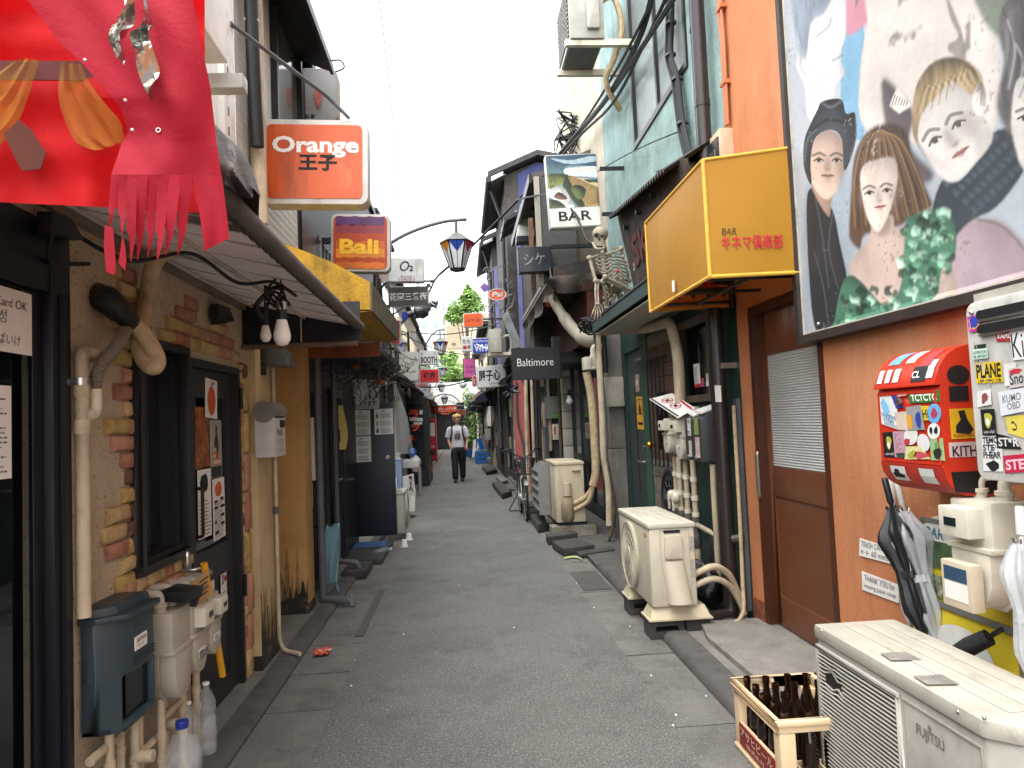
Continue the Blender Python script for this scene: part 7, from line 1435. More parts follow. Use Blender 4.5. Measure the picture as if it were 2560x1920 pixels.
MB().box(1.75,9.6,2.62,RW+.02,13.6,3.3).build('soffit_wall',M('rust_red_boards','#4a1f14',.7,var=.3,vs=6,dirt=('#120d0b',.6,5,5),wave=('Y',4,.5)),cn)
MB().box(1.3,11.0,2.45,1.95,13.2,2.6).build('dark_box',m_navy,cn)
MB().ball(XX(455,1260,10.4),(.05,.05,.06),10,6).build('orange_lamp',M('orange_lamp','#d0561a',.4),cn,smooth=True)
pd=[PY(q('P',*p_),y)for p_,y in(((905,175),9.9),((1000,330),9.8),((1120,500),9.7),((1250,610),9.6),((1340,625),9.6))]
pipething('fat_duct','fat soot-streaked cream duct sweeping down from the rotten canopy',[('duct',MB().tube(spl(pd,6),[.07]*8+[.085]*8+[.1]*9,14),None)],M('sooty_cream','#a39a88',.6,dirt=[('#2c2620',.55,6,3)]),pd[-1])
solo('cable_tangle',(lambda k:[k.tube(spl([PY(q('W',ru(40,340),ru(60,260)),ru(8.6,9.2))for _ in range(5)],5),.011,5)for _ in range(14)]and k)(MB()),m_cable,'tangle of black cables at the corner of the green ledge','cable',None,True)['kind']='stuff'
# cables and pipes at the pillar
for(pts,r_,mt,nm,lb)in(([q('W',215,240),q('W',265,560),q('W',310,900),q('W',340,1300),q('W',350,1500),q('W',325,1659)],.026,m_gpipe,'grey_hose','grey hose hanging down beside the concrete pillar'),([q('W',250,240),q('W',275,700),q('W',300,1150),q('W',320,1659),q('Q',1330,900),q('Q',1340,1300)],.04,m_pipe,'cream_conduit','cream conduit left of the concrete pillar'),([q('W',320,280),q('W',345,700)],.03,m_cable,'black_cable','black cable beside the concrete pillar'),([q('Q',1300,600),q('Q',1355,900),q('Q',1385,1100),q('Q',1370,1300),q('Q',1320,1450),q('Q',1230,1550)],.035,M('mossy_hose','#4f473a',.8,var=.4,vs=16,dirt=('#8f8674',.4,9,0)),'mossy_hose','mossy hose curling onto the slabs below the pillar')):
 P_=[PY(p_,8.8)for p_ in pts];pipething(nm,lb,[('pipe',MB().tube(spl(P_,5),r_,10),None)],mt,P_[-1])
g_=thing('gas_meter','small cream gas meter high on the glass shopfront','gas meter',PY(q('W',150,670),9.3))
a,b=PY(q('W',85,670),9.3),PY(q('W',215,520),9.3);MB().box(a.x,9.2,a.z,b.x-.06,9.4,b.z).build('counter_box',m_meter2,g_,bevel=.01);MB().box(b.x-.055,9.22,a.z+.02,b.x+.03,9.42,b.z+.03).box(b.x-.07,9.2,a.z+.0,b.x+.05,9.44,a.z+.03).build('case',m_meter2,g_,bevel=.01);MB().tube(fil([(b.x-.01,9.32,b.z+.03),(b.x-.01,9.32,b.z+.14),(b.x+.2,9.4,b.z+.14)],.05),.04,12).build('elbow',m_meter2,g_,smooth=True)
P_=[PY(q('W',*p_),y)for p_,y in(((120,690),9.3),((165,900),9.3),((195,1150),9.3),((225,1659),9.3))]+[PY(q('Q',*p_),y)for p_,y in(((1195,500),9.3),((1200,750),9.3),((1170,890),9.32))]
pipething('wrapped_duct','tan wrapped duct dropping from the high gas meter to the old outdoor unit',[('duct',MB().tube(spl(P_,5),.055,12),None),('branch',MB().tube(spl([P_[-2],P_[-1],PY(q('Q',1100,1000),9.38),PY(q('Q',975,1075),9.42)],5),.032,10),None),('branch',MB().tube(spl([P_[-2],P_[-1],PY(q('Q',1120,1050),9.36),PY(q('Q',975,1140),9.42)],5),.032,10),None)],m_tape,P_[-1])
th=thing('light_bulb','small white bulb sticking out below the dark canopy by the tiled post','light bulb',PY(q('P',1095,1250),11.5));p_=PY(q('P',1095,1255),11.5);MB().ball(p_,.055,14,10).lathe([(.035,.04),(.03,.09)],p_,n=12).build('globe',m_bulb,th,smooth=True);MB().cyl(p_+V((0,0,.08)),p_+V((0,0,.18)),.03,10).build('socket',m_black,th)
tp=thing('tiled_post','narrow post clad in white tiles before the dark shopfront','post',(1.9,13.3,0));z=.1;xl=PY(q('P',1015,1100),13.2).x
while z<2.7:MB().box(xl,13.2,z,xl+.22,13.4,z+.31).build('tile',M('dirty_tile','#b9b2a4',.4,dirt=('#5d564a',.4,5,3)),tp,bevel=.008);z+=.32
# old outdoor unit with louvred deflector
u3=thing('air_conditioner','stained beige outdoor unit on a concrete sill beside the bicycle','air conditioner',(1.38,9.95,.15))
m_old=M('old_ac_beige','#b3a88f',.5,var=.08,dirt=[('#5a4f3d',.45,4,5)])
x0,x1,y0,y1,z0,z1=1.18,1.565,9.42,10.45,.2,.985
MB().box(x0,y0,z0,x1,y1,z1-.03).build('casing',m_old,u3,bevel=.012);MB().box(x0-.01,y0-.01,z1-.035,x1+.01,y1+.01,z1).build('lid',m_old,u3,bevel=.008)
MB().box(x0+.23,y0-.03,z1-.12,x0+.34,y0,z1-.09).build('handle',m_old,u3,bevel=.006);MB().frame((x0+.16,y0-.001,.53),UX,UZ,.17,.42,.004,.003).build('panel_line',M('ac_shadow','#a7a194'),u3)
MB().cyl((x0+.15,y0-.03,.55),(x0+.15,y0-.03,.72),.055,16).build('pipe_neck',m_old,u3,smooth=True);MB().lathe([(.06,0),(.085,.03),(.085,.2),(.07,.3),(.05,.34)],(x0+.15,y0-.0,.22),n=16).build('pipe_cover',M('stained_cover','#8d8169',.6,var=.2,dirt=[('#3a3125',.6,6,5)]),u3,smooth=True)
MB().box(x0+.08,y0+.02,.05,x1+.02,y1,.2).build('plinth',m_black,u3)
MB().box(x0-.08,y0-.06,.03,x1+.12,y0+.2,.155).build('sill',M('sill_concrete','#7d7668',.9,var=.3,vs=9,bump=.8,bs=60,dirt=('#2a2620',.6,6,0)),u3)
lv=thing('louvre_box','grey sheet metal louvre box fixed to the front of the stained outdoor unit','louvre',(1.05,10.3,.22))
m_zinc=M('zinc_sheet','#7f7f7b',.45,.5,var=.12,vs=4,dirt=('#4a463e',.4,5,4))
MB().prism([(x0-.005,9.95,.24),(x0-.005,9.95,.93),(x0-.06,9.95,.93),(x0-.17,9.95,.82),(x0-.17,9.95,.24)],(0,.012,0)).prism([(x0-.005,10.9,.24),(x0-.005,10.9,.93),(x0-.06,10.9,.93),(x0-.17,10.9,.82),(x0-.17,10.9,.24)],(0,.012,0)).ob((x0-.06,9.95,.93),(-.11,0,-.11),(0,.96,0),(.006,0,.006)).ob((x0-.005,9.95,.93),(-.055,0,0),(0,.96,0),(0,0,.006)).build('case',m_zinc,lv)
for i in range(4):z=.30+.135*i;MB().ob((x0-.175,9.965,z),(.1,0,.09),(0,.93,0),(-.004,0,.004)).build('louvre',m_zinc,lv)
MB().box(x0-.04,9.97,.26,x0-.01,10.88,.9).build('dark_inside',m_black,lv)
# slabs
def slab_px(label,pts,z0,z1,mat=None):
 a=[PZ(q(*p_),z1)for p_ in pts];c=sum(a,V())/len(a);th=thing('stone_slab',label,'slab',V((c.x,c.y,z0)),'slabs along the right kerb');MB().prism([V((p_.x,p_.y,z0))for p_ in a],(0,0,z1-z0)).build('slab',mat or m_slate,th,bevel=.01)
slab_px('low dark slab jutting into the gutter nearest the cream unit',[('Q',745,1460),('Q',860,1540),('Q',1190,1500),('Q',1000,1425)],0,.09)
slab_px('narrow dark slab in front of the stained outdoor unit',[('Q',680,1385),('Q',700,1420),('Q',1010,1375),('Q',980,1355)],0,.10)
slab_px('long dark bar of stone below the mossy hose',[('Q',1000,1565),('Q',1030,1600),('Q',1400,1545),('Q',1380,1520)],0,.05)
slab_px('dark slab under the louvre box',[('Q',520,1180),('Q',600,1290),('Q',690,1270),('Q',660,1160)],0,.12)
slab_px('dark slab behind the bicycle front wheel',[('Q',400,1060),('Q',500,1170),('Q',640,1150),('Q',560,1060)],0,.12)
slab_px('long low slab beside the bicycle back wheel',[('Q',125,850),('Q',230,970),('Q',330,940),('Q',210,835)],0,.12)
slab_px('pale slab beyond the bicycle',[('Q',165,790),('Q',220,845),('Q',290,830),('Q',240,780)],0,.08,m_pave)
slab_px('pair of far dark steps near the blue crate',[('Q',20,680),('Q',70,740),('Q',180,720),('Q',130,665)],0,.12)
lf_=thing('fallen_leaf','pale green leek leaf lying in the gutter by the low slab','leaf',PZ(q('L',370,815)))
P_=[PZ(q('L',*p_),.01)for p_ in((305,818),(360,808),(400,812),(440,835))];MB().grid(lambda u,v:tuple(spl(P_,4)[int(u*12)]+V((0,(v-.5)*.09*sin(max(.3,u)*2.6),.012*sin(v*3.1)))),12,3).build('leaf',M('leek_green','#8fa06a',.6,var=.4,vs=14),lf_,smooth=True)
# sign panels hung across the alley
m_sf=M('sign_frame_white','#bdbab3',.45,dirt=('#6a655c',.4,6,3))
def boxsign(name,label,pts,y,th_,face,frame,texts=(),r=.06,fb=.03,cat='sign',group=None,depth_dir=1,frame_only=False):
 a=[PY(p_,y)for p_ in pts]
 c=sum(a,V())/4;u=((a[1]-a[0])+(a[2]-a[3])).normalized();v=((a[0]-a[3])+(a[1]-a[2]));v=(v-u*v.dot(u)).normalized()
 w_=((a[1]-a[0]).length+(a[2]-a[3]).length)/2;h_=((a[0]-a[3]).length+(a[1]-a[2]).length)/2
 t=thing(name,label,cat,c-v*h_/2,group);n=u.cross(v)
 MB().slab(c-n*th_,u,v,w_,h_,th_-.004,r).build('case',frame,t,bevel=.008 if th_>.08 else .003)
 MB().slab(c-n*.003,u,v,w_-2*fb,h_-2*fb,.006,max(0,r-fb*.6)).build('face',face,t)
 o=c-u*w_/2-v*h_/2+n*.0055
 for tx in texts:
  s,mat,u0,v0,uw,vh=tx[:6];bold=tx[6]if len(tx)>6 else .01;sh=tx[7]if len(tx)>7 else 0
  txt(s,mat,t,o+u*w_*u0+v*h_*v0,u,v,w_*uw,h_*vh if vh else None,bold,sh)
 return t,o,u,v,w_,h_,n
Bq=lambda*p_:q('B',*p_);Nq=lambda*p_:q('N',*p_)
m_wl=M('white_letter','#dcd9d2',.5,var=.03)
# waterfall bar sign
t,o,u,v,w_,h_,n=boxsign('bar_sign','hanging bar sign with a waterfall landscape photograph above the word BAR',[Nq(852,-60),Nq(1392,-65),Nq(1405,672),Nq(882,720)],8.3,.14,M('white_acrylic','#cfccc3',.4),m_sf,[('BAR',m_ink,.18,.09,.64,.13,.015)],0,.012)
gu,gv=np.meshgrid(np.linspace(0,1,90),np.linspace(0,1,110));cv=Canvas(gu*180,(1-gv)*220,'#6f8792',8);A=lambda*L:[(a*180,b*220)for a,b in L]
cv.shp(A((-.2,-.2),(1.2,-.2),(1.2,.26),(.6,.2),(-.2,.24)),'#2f4c60',8,0,var=.9);cv.shp(A((.1,.05),(.5,.1),(.9,.04),(1.1,.12),(.5,.18)),'#aebec4',7,0,var=.8,a=.8)
cv.shp(A((-.2,.2),(.2,.17),(.42,.27),(.42,.38),(-.2,.4)),'#4d6a70',2,.3,var=.8);cv.shp(A((.35,.27),(.6,.24),(1.1,.26),(1.1,.45),(.7,.42),(.4,.4)),'#c3cdca',5,0,var=.5);cv.stroke(A((.5,.36),(.75,.28),(1.1,.3)),3,'#c9a86a',.5,3)
cv.shp(A((-.2,.38),(.1,.34),(.42,.38),(.46,.52),(.3,.56),(-.2,.58)),'#5d6430',2,.6,5,.5,.9);cv.shp(A((-.2,.55),(.15,.58),(.3,.66),(-.2,.74)),'#77783a',3,.4,5,.4,.8)
cv.shp(A((.42,.42),(.7,.46),(1.1,.62),(1.1,1.1),(.8,1.1),(.5,.75)),'#8d744a',4,.3,6,.3,.8);cv.shp(A((.45,.44),(.6,.46),(.9,.6),(1.1,.66),(1.1,.58),(.75,.46)),'#b9a47c',4,0,var=.6);cv.shp(A((.72,.48),(1.1,.5),(1.1,.56),(.8,.54)),'#39462f',2,.3)
cv.shp(A((.38,.4),(.5,.62),(.7,.95),(.6,1.02),(.42,.8),(.3,.6)),'#2c3420',3,.4,5);cv.shp(A((.45,.62),(.6,.58),(.74,.66),(.7,.82),(.56,.84)),'#465128',2,.7,5,.4,.8)
cv.shp(A((-.1,.72),(.12,.6),(.3,.62),(.42,.8),(.52,1.1),(.3,1.1),(.1,.84)),'#c5c6bf',3,.3,5,.4,.6);cv.shp(A((.1,.78),(.2,.7),(.32,.76),(.36,.84),(.2,.84)),'#5d3f34',2,.6,4);cv.shp(A((-.1,.86),(.12,.84),(.3,.95),(.3,1.1),(-.1,1.1)),'#39432a',3,.5,5)
H2=np.array([[(o+n*.001)[i]for i in range(3)]])[0];G3=lambda i:H2[i]+u[i]*w_*(.012+.976*gu)+v[i]*h_*(.27+.715*gv)
cv.sheet('landscape_photo',t,G3(0),G3(1),G3(2),.4)
MB().box(1.75,8.3,4.5,RW,8.34,4.54).build('bracket',m_black,t);MB().box(1.75,8.3,3.95,RW,8.34,3.99).build('bracket',m_black,t)
t,*_=boxsign('dark_sign','dark square sign with peeling katakana under the waterfall sign',[Nq(560,905),Nq(910,890),Nq(918,1150),Nq(572,1170)],9.6,.16,M('peeled_black','#22252a',.25,var=.3,vs=5),m_blackmetal,[('シケ',M('peeled_grey','#7d828a',.3,var=.5,vs=12),.16,.28,.62,.45,.0)],.0,.01)
MB().box(1.3,9.65,3.9,RW,9.7,3.95).build('bracket',m_black,t)
t,*_=boxsign('baltimore_sign','flat black sign lettered Baltimore in white',[q('P',485,705),q('P',995,690),q('P',1000,1020),q('P',505,1040)],10.5,.05,M('blackboard','#1a1d21',.6,dirt=('#4d4f52',.2,3,5)),m_blackmetal,[('Baltimore',m_wl,.115,.42,.745,.24,-.004),('JAZZ',M('dim_red_letter','#6a2a2c',.6),.52,.64,.12,.055,.0),('Soul & Oldies',M('dim_letter','#55504e',.6),.66,.64,.2,.04,0)],0,.006)
a,b=PY(q('P',935,1020),10.6),PY(q('P',1000,580),10.6);MB().box(a.x,10.6,a.z,b.x,10.75,b.z).box(b.x,10.62,2.4,RW+.03,10.7,2.48).build('post',m_black,t)
# upper right outdoor unit on its bracket
hu=thing('air_conditioner','outdoor unit high on a bracket over the alley at the top','air conditioner',(1.6,7.5,5.3))
A_=[PY(q('G',*p_),7.6)for p_ in((150,218),(280,218),(270,-200),(150,-200))]
z0=A_[0].z;x0=PY(q('G',60,385),7.6).x
MB().box(x0+.10,7.6,z0,A_[1].x+.05,8.5,z0+.72).build('casing',m_acw,hu,bevel=.012)
MB().box(x0+.095,7.65,z0+.05,x0+.1,8.4,z0+.67).build('fan_opening',m_black,hu);k=MB()
for i in range(12):k.box(x0+.085,7.65,z0+.06+.05*i,x0+.094,8.4,z0+.075+.05*i)
k.build('fan_grille',m_acw,hu);MB().slab((A_[1].x-.08,7.6-.001,z0+.3),UX,UZ,.14,.42,.05,.02).build('valve_cover',m_acw,hu,bevel=.01)
for y in(7.62,8.3):MB().box(x0+.05,y,z0-.07,RW,y+.06,z0-.0).build('bracket',m_cream,hu)
MB().box(x0+.12,7.62,z0-.012,A_[1].x+.03,8.48,z0-.002).build('base_tray',M('tray_grey','#6d6b68',.5,.3,dirt=('#33302c',.5,6,0)),hu)
MB().tube(spl([(A_[1].x+.02,7.8,z0+.5),(A_[1].x+.2,7.75,z0+.55),(A_[1].x+.28,7.75,z0+.2),(A_[1].x+.2,7.8,z0-.1),(A_[1].x+.1,7.9,z0-.35),(A_[1].x+.3,8.1,z0-.6)],5),.035,8).build('wrapped_pipe',m_tape,hu,smooth=True)
# ================================================================== LEFT upper part: units, signs, lamps
m_or=M('orange_sign_face','#c4531f',.4,var=.06,dirt=[('#3a1710',.6,3,6),('#e0906a',.2,6,3)])
t,o,u,v,w_,h_,n=boxsign('orange_sign','rusty white framed orange sign box lettered Orange',[Bq(348,684),Bq(960,690),Bq(975,1178),Bq(355,1172)],5.3,.17,m_or,m_sf,[('王子',m_ink,.35,.39,.36,.19,.035)],.06,.042)
txt('Orange',m_wl,t,o+u*w_*.105+v*h_*.545,u,v,w_*.81,h_*.25,.032)
lo_=MB()
MB().box(-1.45,5.36,3.3,-1.28,5.42,3.36).build('bracket',m_blackmetal,t);MB().box(-1.45,5.36,3.6,-1.3,5.42,3.66).build('bracket',m_blackmetal,t)
ar=[PX(Bq(175,135),-1.3),PY(Bq(740,560),5.25),PY(Bq(862,684),5.3)]
MB().tube(fil(ar,.1),.014,8).build('stay_rod',m_gpipe,t,smooth=True)
t,o,u,v,w_,h_,n=boxsign('bali_sign','sunset coloured square sign box lettered Bali',[Bq(745,1232),Bq(1090,1232),Bq(1100,1568),Bq(760,1560)],7.5,.15,M('sunset_mid','#b0451c',.35,var=.25,vs=2.5),m_sf,[('Bali',M('bali_yellow','#f0bf2c',.5),.15,.30,.66,.26,.035)],.06,.03)
for i,(v0,v1,c_)in enumerate(((.80,.95,'#5c3566'),(.66,.80,'#8a3440'),(.40,.52,'#c8641f'),(.24,.40,'#d98428'),(.05,.16,'#c76a20'))):
 MB().add([o+u*w_*(.09+.82*j/12)+v*h_*(v1+.012*sin(j*1.7+i))-n*.0 for j in range(13)]+[o+u*w_*(.91-.82*j/12)+v*h_*(v0+.012*sin(j*2.1+i*2))for j in range(13)],[tuple(range(25,-1,-1))]).build('sunset_band',M('sunset_'+c_[1:],c_,.35,var=.25,vs=3),t).location=(n*-.0022)[:]
MB().box(-1.45,7.55,3.5,-1.2,7.6,3.56).build('bracket',m_blackmetal,t)
t,*_=boxsign('grey_sign','grey rusty sign box with three kanji behind the orange sign',[Bq(560,390),Bq(770,392),Bq(812,700),Bq(566,700)],6.9,.2,M('grey_sign_face','#7f7f7f',.5,var=.08,dirt=('#6a4a34',.3,3,0)),M('rusty_frame','#8d857c',.6,dirt=('#5a3a26',.6,6,3)),[('酒乱童',m_ink,.07,.06,.36,.075,.02)],.07,.012)
c=PY(Bq(680,560),6.88);MB().add([c+V((.035*cos(a)*(1+.2*sin(3*a)),0,.10*sin(a)))for a in[-i*pi/10 for i in range(20)]],[tuple(range(20))]).build('red_print',M('faded_red_print','#9c4f45',.6,var=.4,vs=20),t)
t,*_=boxsign('white_sign','white stained sign box lettered O2 and Yebisu',[q('M',120,597),q('M',497,597),q('M',503,850),q('M',125,850)],11,.16,M('white_stained','#bdbdb9',.5,dirt=('#6d6a62',.4,3,4)),m_sf,[('O',M('navy_print','#17203a',.6),.30,.44,.26,.42,.01,.2),('2',M('navy_print','#17203a',.6),.58,.44,.12,.24,.03),('Premium',M('maroon_print','#6a2a2c',.6),.34,.18,.3,.1,0,.3),('YEBISU',M('maroon_print','#6a2a2c',.6),.27,.02,.46,.15,-.005)],.03,.015)
t,o,u,v,w_,h_,n=boxsign('alley_sign','dark grey alley name sign with white kanji and notched white border',[q('M',122,895),q('M',545,890),q('M',548,1098),q('M',128,1112)],11.5,.05,M('slate_sign','#45423f',.5),M('silver_edge','#a9a8a4',.4,.4),[('花園三番街',m_wl,.04,.3,.92,.38,.012)],0,.014)
for a_,b_ in((0,0),(1,0),(0,1),(1,1)):MB().slab(o+u*w_*a_+v*h_*b_,u,v,.07,.07,.012,0).build('corner_notch',M('slate_sign','#45423f'),t)
P_=[PY(q('M',*p_),11.52)for p_ in((62,1050),(55,900),(110,855),(600,838))];MB().tube(fil(P_,.08),.018,8).build('bracket',m_black,t,smooth=True)
for x in(215,435):MB().tube([PY(q('M',x,850),11.52),PY(q('M',x,895),11.52)],.012,6).build('hanger',m_black,t)
pipething('downpipe','dark downpipe at the corner beside the alley name sign',[('pipe',MB().tube([PY(Bq(1015,1560),10.9),PY(Bq(1020,2100),10.9)],.045,10),None)],m_dpipe,PY(Bq(1020,2100),10.9))
fs=thing('fish_ornament','dark metal fish ornament with two forked tails under the alley name sign','ornament',PY(q('M',480,1150),13))
def MQ(x,y,d=0):return PY(q('M',x,y),13+d)
for pts in([MQ(560,1040),MQ(625,1060),MQ(650,1035),MQ(638,1085),MQ(600,1080)],[MQ(560,1100),MQ(610,1115),MQ(640,1145),MQ(625,1100),MQ(640,1085),MQ(600,1090)]):MB().prism(pts,(0,.04,0)).build('tail',m_blackmetal,fs)
MB().tube(spl([MQ(330,1190),MQ(420,1165),MQ(500,1140),MQ(580,1075)],5),[.06]*5+[.12]*6+[.05]*5,10).tube(spl([MQ(400,1210),MQ(480,1180),MQ(560,1120)],5),[.05]*4+[.09]*4+[.04]*3,10).build('body',M('dull_iron','#4f4f4e',.4,.6,var=.3,vs=10),fs,smooth=True)
MB().prism([MQ(270,1160),MQ(345,1165),MQ(340,1210),MQ(290,1250),MQ(270,1230)],(0,.05,0)).build('blue_fin',M('blue_fin','#1f3a9a',.5),fs)
SG=[('red_sign','tall red sign box on the left wall below the alley name sign',[q('M',130,1245),q('M',245,1240),q('M',268,1500),q('M',160,1495)],14,.14,'#a81d2c',[('west','#d8c8c4',.3,.12,.5,.1)],.03),('white_sign','white rounded sign box with diagonal abochard script',[q('Z',-60,135),q('Z',322,130),q('Z',326,640),q('Z',-40,640)],17,.14,'#c9c8c0',[],.06),('booth_sign','white sign box lettered BOOTH with small kanji',[q('Z',325,112),q('Z',662,108),q('Z',668,355),q('Z',330,365)],19,.12,'#cfcfca',[('BOOTH','#16161a',.1,.12,.82,.45,.03),('東','#3a3a3a',.1,.68,.11,.18),('京','#3a3a3a',.78,.68,.11,.18)],.02),('red_sign','bright red sign box with brushed black kanji under the BOOTH sign',[q('Z',332,432),q('Z',675,425),q('Z',685,668),q('Z',335,672)],18,.12,'#c01c26',[('租界','#141414',.2,.25,.62,.5,.03)],.03),('snack_sign','narrow red sign with white katakana under the red kanji sign',[q('Z',232,672),q('Z',480,672),q('Z',480,738),q('Z',235,735)],20,.08,'#b82436',[('スナック','#e0dcd6',.12,.15,.8,.65,.02)],.02),('white_sign','white sign with blue katakana strokes above the black stall',[q('Z',232,765),q('Z',490,760),q('Z',495,965),q('Z',240,960)],20.3,.08,'#c7c9d2',[('ス ス','#2b3a8c',.1,.72,.8,.22),('エ','#2b3a8c',.38,.42,.24,.2),('フ フ','#2b3a8c',.1,.08,.8,.22)],.02),('round_sign','small round white sign beside the blue katakana sign',[q('Z',492,830),q('Z',570,830),q('Z',570,960),q('Z',492,960)],22,.08,'#c4c4c0',[('す','#26262a',.25,.25,.5,.5)],.3),('orange_sign','small orange sign box with script lettering on the right beyond the lamp',[q('Y',642,690),q('Y',1050,675),q('Y',1058,965),q('Y',652,990)],18,.14,'#d8591a',[('Dume bar','#5a1a1a',.07,.38,.82,.32,-.005,.2)],.05),('clinic_sign','white sign with black kana and a red flower mark beside the blue sign',[q('Y',605,1170),q('Y',835,1165),q('Y',835,1480),q('Y',612,1490)],21,.1,'#c9c7c6',[('たち','#1c1c1e',.12,.52,.7,.28,.02),('診','#1c1c1e',.55,.16,.32,.28,.02)],.02),('blue_sign','bright blue sign box lettered ROCK SOUL BLUES and WHO',[q('Y',830,1215),q('Y',1215,1185),q('Y',1222,1515),q('Y',838,1530)],20,.12,'#1436a8',[('ROCK SOUL BLUES','#d5d8e2',.04,.72,.95,.14,.02),('WHO','#d5d8e2',.1,.12,.98,.48,.05)],.03),('pink_sign','pink upright sign box with violet script',[q('Z',1078,250),q('Z',1300,245),q('Z',1308,580),q('Z',1098,592)],21.5,.1,'#d2609a',[('Golden','#5a2a9c',.15,.5,.7,.16,0,.3),('Dust','#5a2a9c',.2,.24,.65,.2,0,.3)],.0),('genshin_sign','white sign box with bold brushed kanji beside the Baltimore sign',[q('O',825,492),q('O',1095,470),q('O',1112,668),q('O',838,690)],16,.14,'#c9cac8',[('原子心','#131315',.08,.3,.72,.5,.03),('Genshin','#3a3a3a',.4,.13,.45,.1,0,.2)],.0),('whiskey_sign','black hanging sign with arched white lettering below the dark awning',[q('O',758,805),q('O',900,835),q('O',905,895),q('O',765,905)],22,.06,'#17191d',[("JACK DANIEL'S",'#c9c9c6',.15,.5,.75,.25,0),('7','#c9c9c6',.48,.1,.12,.25)],.0),('black_sign','small black sign under the arch at the alley end',[q('Z',975,1005),q('Z',1110,1015),q('Z',1112,1118),q('Z',980,1125)],30,.06,'#1a1a1c',[('Manny','#bdbdbd',.1,.4,.8,.25)],.0),('red_sign','small red and black sign behind the walking man',[q('Z',985,1138),q('Z',1138,1135),q('Z',1138,1230),q('Z',990,1228)],30.2,.06,'#a81c20',[('営業','#d89a3a',.15,.3,.7,.4,.02)],.0),('round_sign','red and white round sign left of the white kanji sign',[q('Z',1240,540),q('Z',1330,540),q('Z',1335,740),q('Z',1245,740)],18.5,.08,'#b02820',[('え','#dcd8d2',.2,.2,.5,.5,.02)],.25),]
for nm,lb,pts,y,th_,col,tx,r_ in SG:
 fm=M('face_'+col[1:],col,.5,var=.06,dirt=('#4a4640',.18,3,4))
 t,o,u,v,w_,h_,n=boxsign(nm,lb,pts,y,th_,fm,m_black if col in('#d2609a','#17191d','#1a1a1c')else m_sf,[(a_[0],M('ink_'+a_[1][1:],a_[1],.6,var=0))+tuple(a_[2:])for a_ in tx],r_,.02)
 side=-1.35 if o.x<-.1 else 1.3
 MB().box(min(side,o.x+w_/2),y+.03,o.z+h_*.5,max(side,o.x+w_/2),y+.06,o.z+h_*.5+.04).build('bracket',m_black,t)
 if 'abochard' in lb:txt('abochard',m_ink,t,o+u*w_*.22+v*h_*.18,(u+v*.95).normalized(),(v-u*.95).normalized(),w_*1.02,.14,-.004,.2)
 if nm=='clinic_sign':MB().ball(o+u*w_*.3+v*h_*.28,(.06,.01,.06),12,8).build('flower_mark',m_red,t)
ov=thing('oval_sign','small orange oval sign with silver lettering on an iron scroll','sign',PY(Nq(340,1460),15.5))
c=PY(Nq(342,1398),15.5);MB().lathe([(.001,0),(.19,0),(.2,.02),(.19,.04),(.001,.04)],c,(0,-1,0),28).build('disc',M('oval_orange','#d4552a',.45),ov);
for vx in ov.children[0].data.vertices:vx.co.z=(vx.co.z-(c.z-ov.location.z))*.62+(c.z-ov.location.z)
MB().lathe([(.185,.03),(.21,.03),(.21,.05),(.185,.05),(.185,.03)],c,(0,-1,0),28,cap=False).build('rim',m_sf,ov)
for vx in ov.children[1].data.vertices:vx.co.z=(vx.co.z-(c.z-ov.location.z))*.62+(c.z-ov.location.z)
txt('Pal',M('silver_letter','#bdbdbd',.4,.3),ov,c+V((-.11,-.045,-.05)),UX,UZ,.22,.11,.03,.2)
dm=solo('diamond_sign',MB().prism([PY(Nq(*p_),15.6)for p_ in((212,1268),(275,1330),(215,1375),(160,1318))],(0,.03,0)),M('violet_board','#5a4f9a',.5,var=.2,vs=10,dirt=('#c0562a',.9,7,0)),'small violet and orange diamond board above the oval sign','sign')
sw_=thing('iron_scrolls','wrought iron scrollwork bracket around the oval sign','ironwork',PY(Nq(380,1640),15.4))
k=MB()
def spiral(cx,cy,R,turns,ph):return[PY(Nq(cx+R*(1-t*.85)*cos(ph+t*turns*6.283),cy+R*(1-t*.85)*sin(ph+t*turns*6.283)),15.4)for t in[i/22 for i in range(23)]]
for a_ in((460,1245,38,1.4,0),(480,1310,34,1.4,2),(380,1290,30,1.3,1),(240,1150,40,1.4,3),(250,1220,36,1.4,4),(330,1490,34,1.4,0),(480,1515,40,1.4,2),(240,1540,34,1.3,1),(290,1600,30,1.4,5),(510,1620,34,1.4,3),(390,1560,36,1.4,4)):k.tube(spiral(*a_),.011,5)
for pts in(((270,1160),(340,1105),(430,1100),(550,1130)),((440,1420),(520,1390),(500,1500),(440,1560)),((300,1480),(270,1570),(330,1650),(420,1659))):k.tube(spl([PY(Nq(*p_),15.4)for p_ in pts],6),.012,5)
k.build('scrolls',M('grey_iron','#5f6064',.4,.5),sw_,smooth=True,kind='stuff')
solo('tin_sheet',MB().prism([PY(q('P',*p_),13.6)for p_ in((395,385),(450,310),(610,690),(520,700))],(0,.02,0)),M('tin_sheet','#8d9192',.45,.3,var=.3,vs=6,wave=('X',12,.4),dirt=('#4f504e',.4,6,0)),'slanted ribbed tin sheet hanging below the blue house','tin sheet')
for(lb,pts,y)in(('white rounded lamp cover under the blue house eave',((545,790),(735,785),(735,595),(640,590),(570,640)),12.2),('second white rounded lamp cover tilted above the first',((700,450),(850,590),(850,330),(780,330),(720,400)),11.6)):
 P_=[PY(Nq(*p_),y)for p_ in pts];th=thing('lamp_cover',lb,'lamp',P_[0],'white lamp covers on the right');MB().prism(P_,(0,.3,0)).build('cover',m_sf,th,bevel=.02);lo2=sorted(P_,key=lambda p_:p_.z)[:2];MB().prism([lo2[0],lo2[1],lo2[1]-V((0,0,.09)),lo2[0]-V((0,0,.09))],(0,.3,0)).build('base',m_black,th)
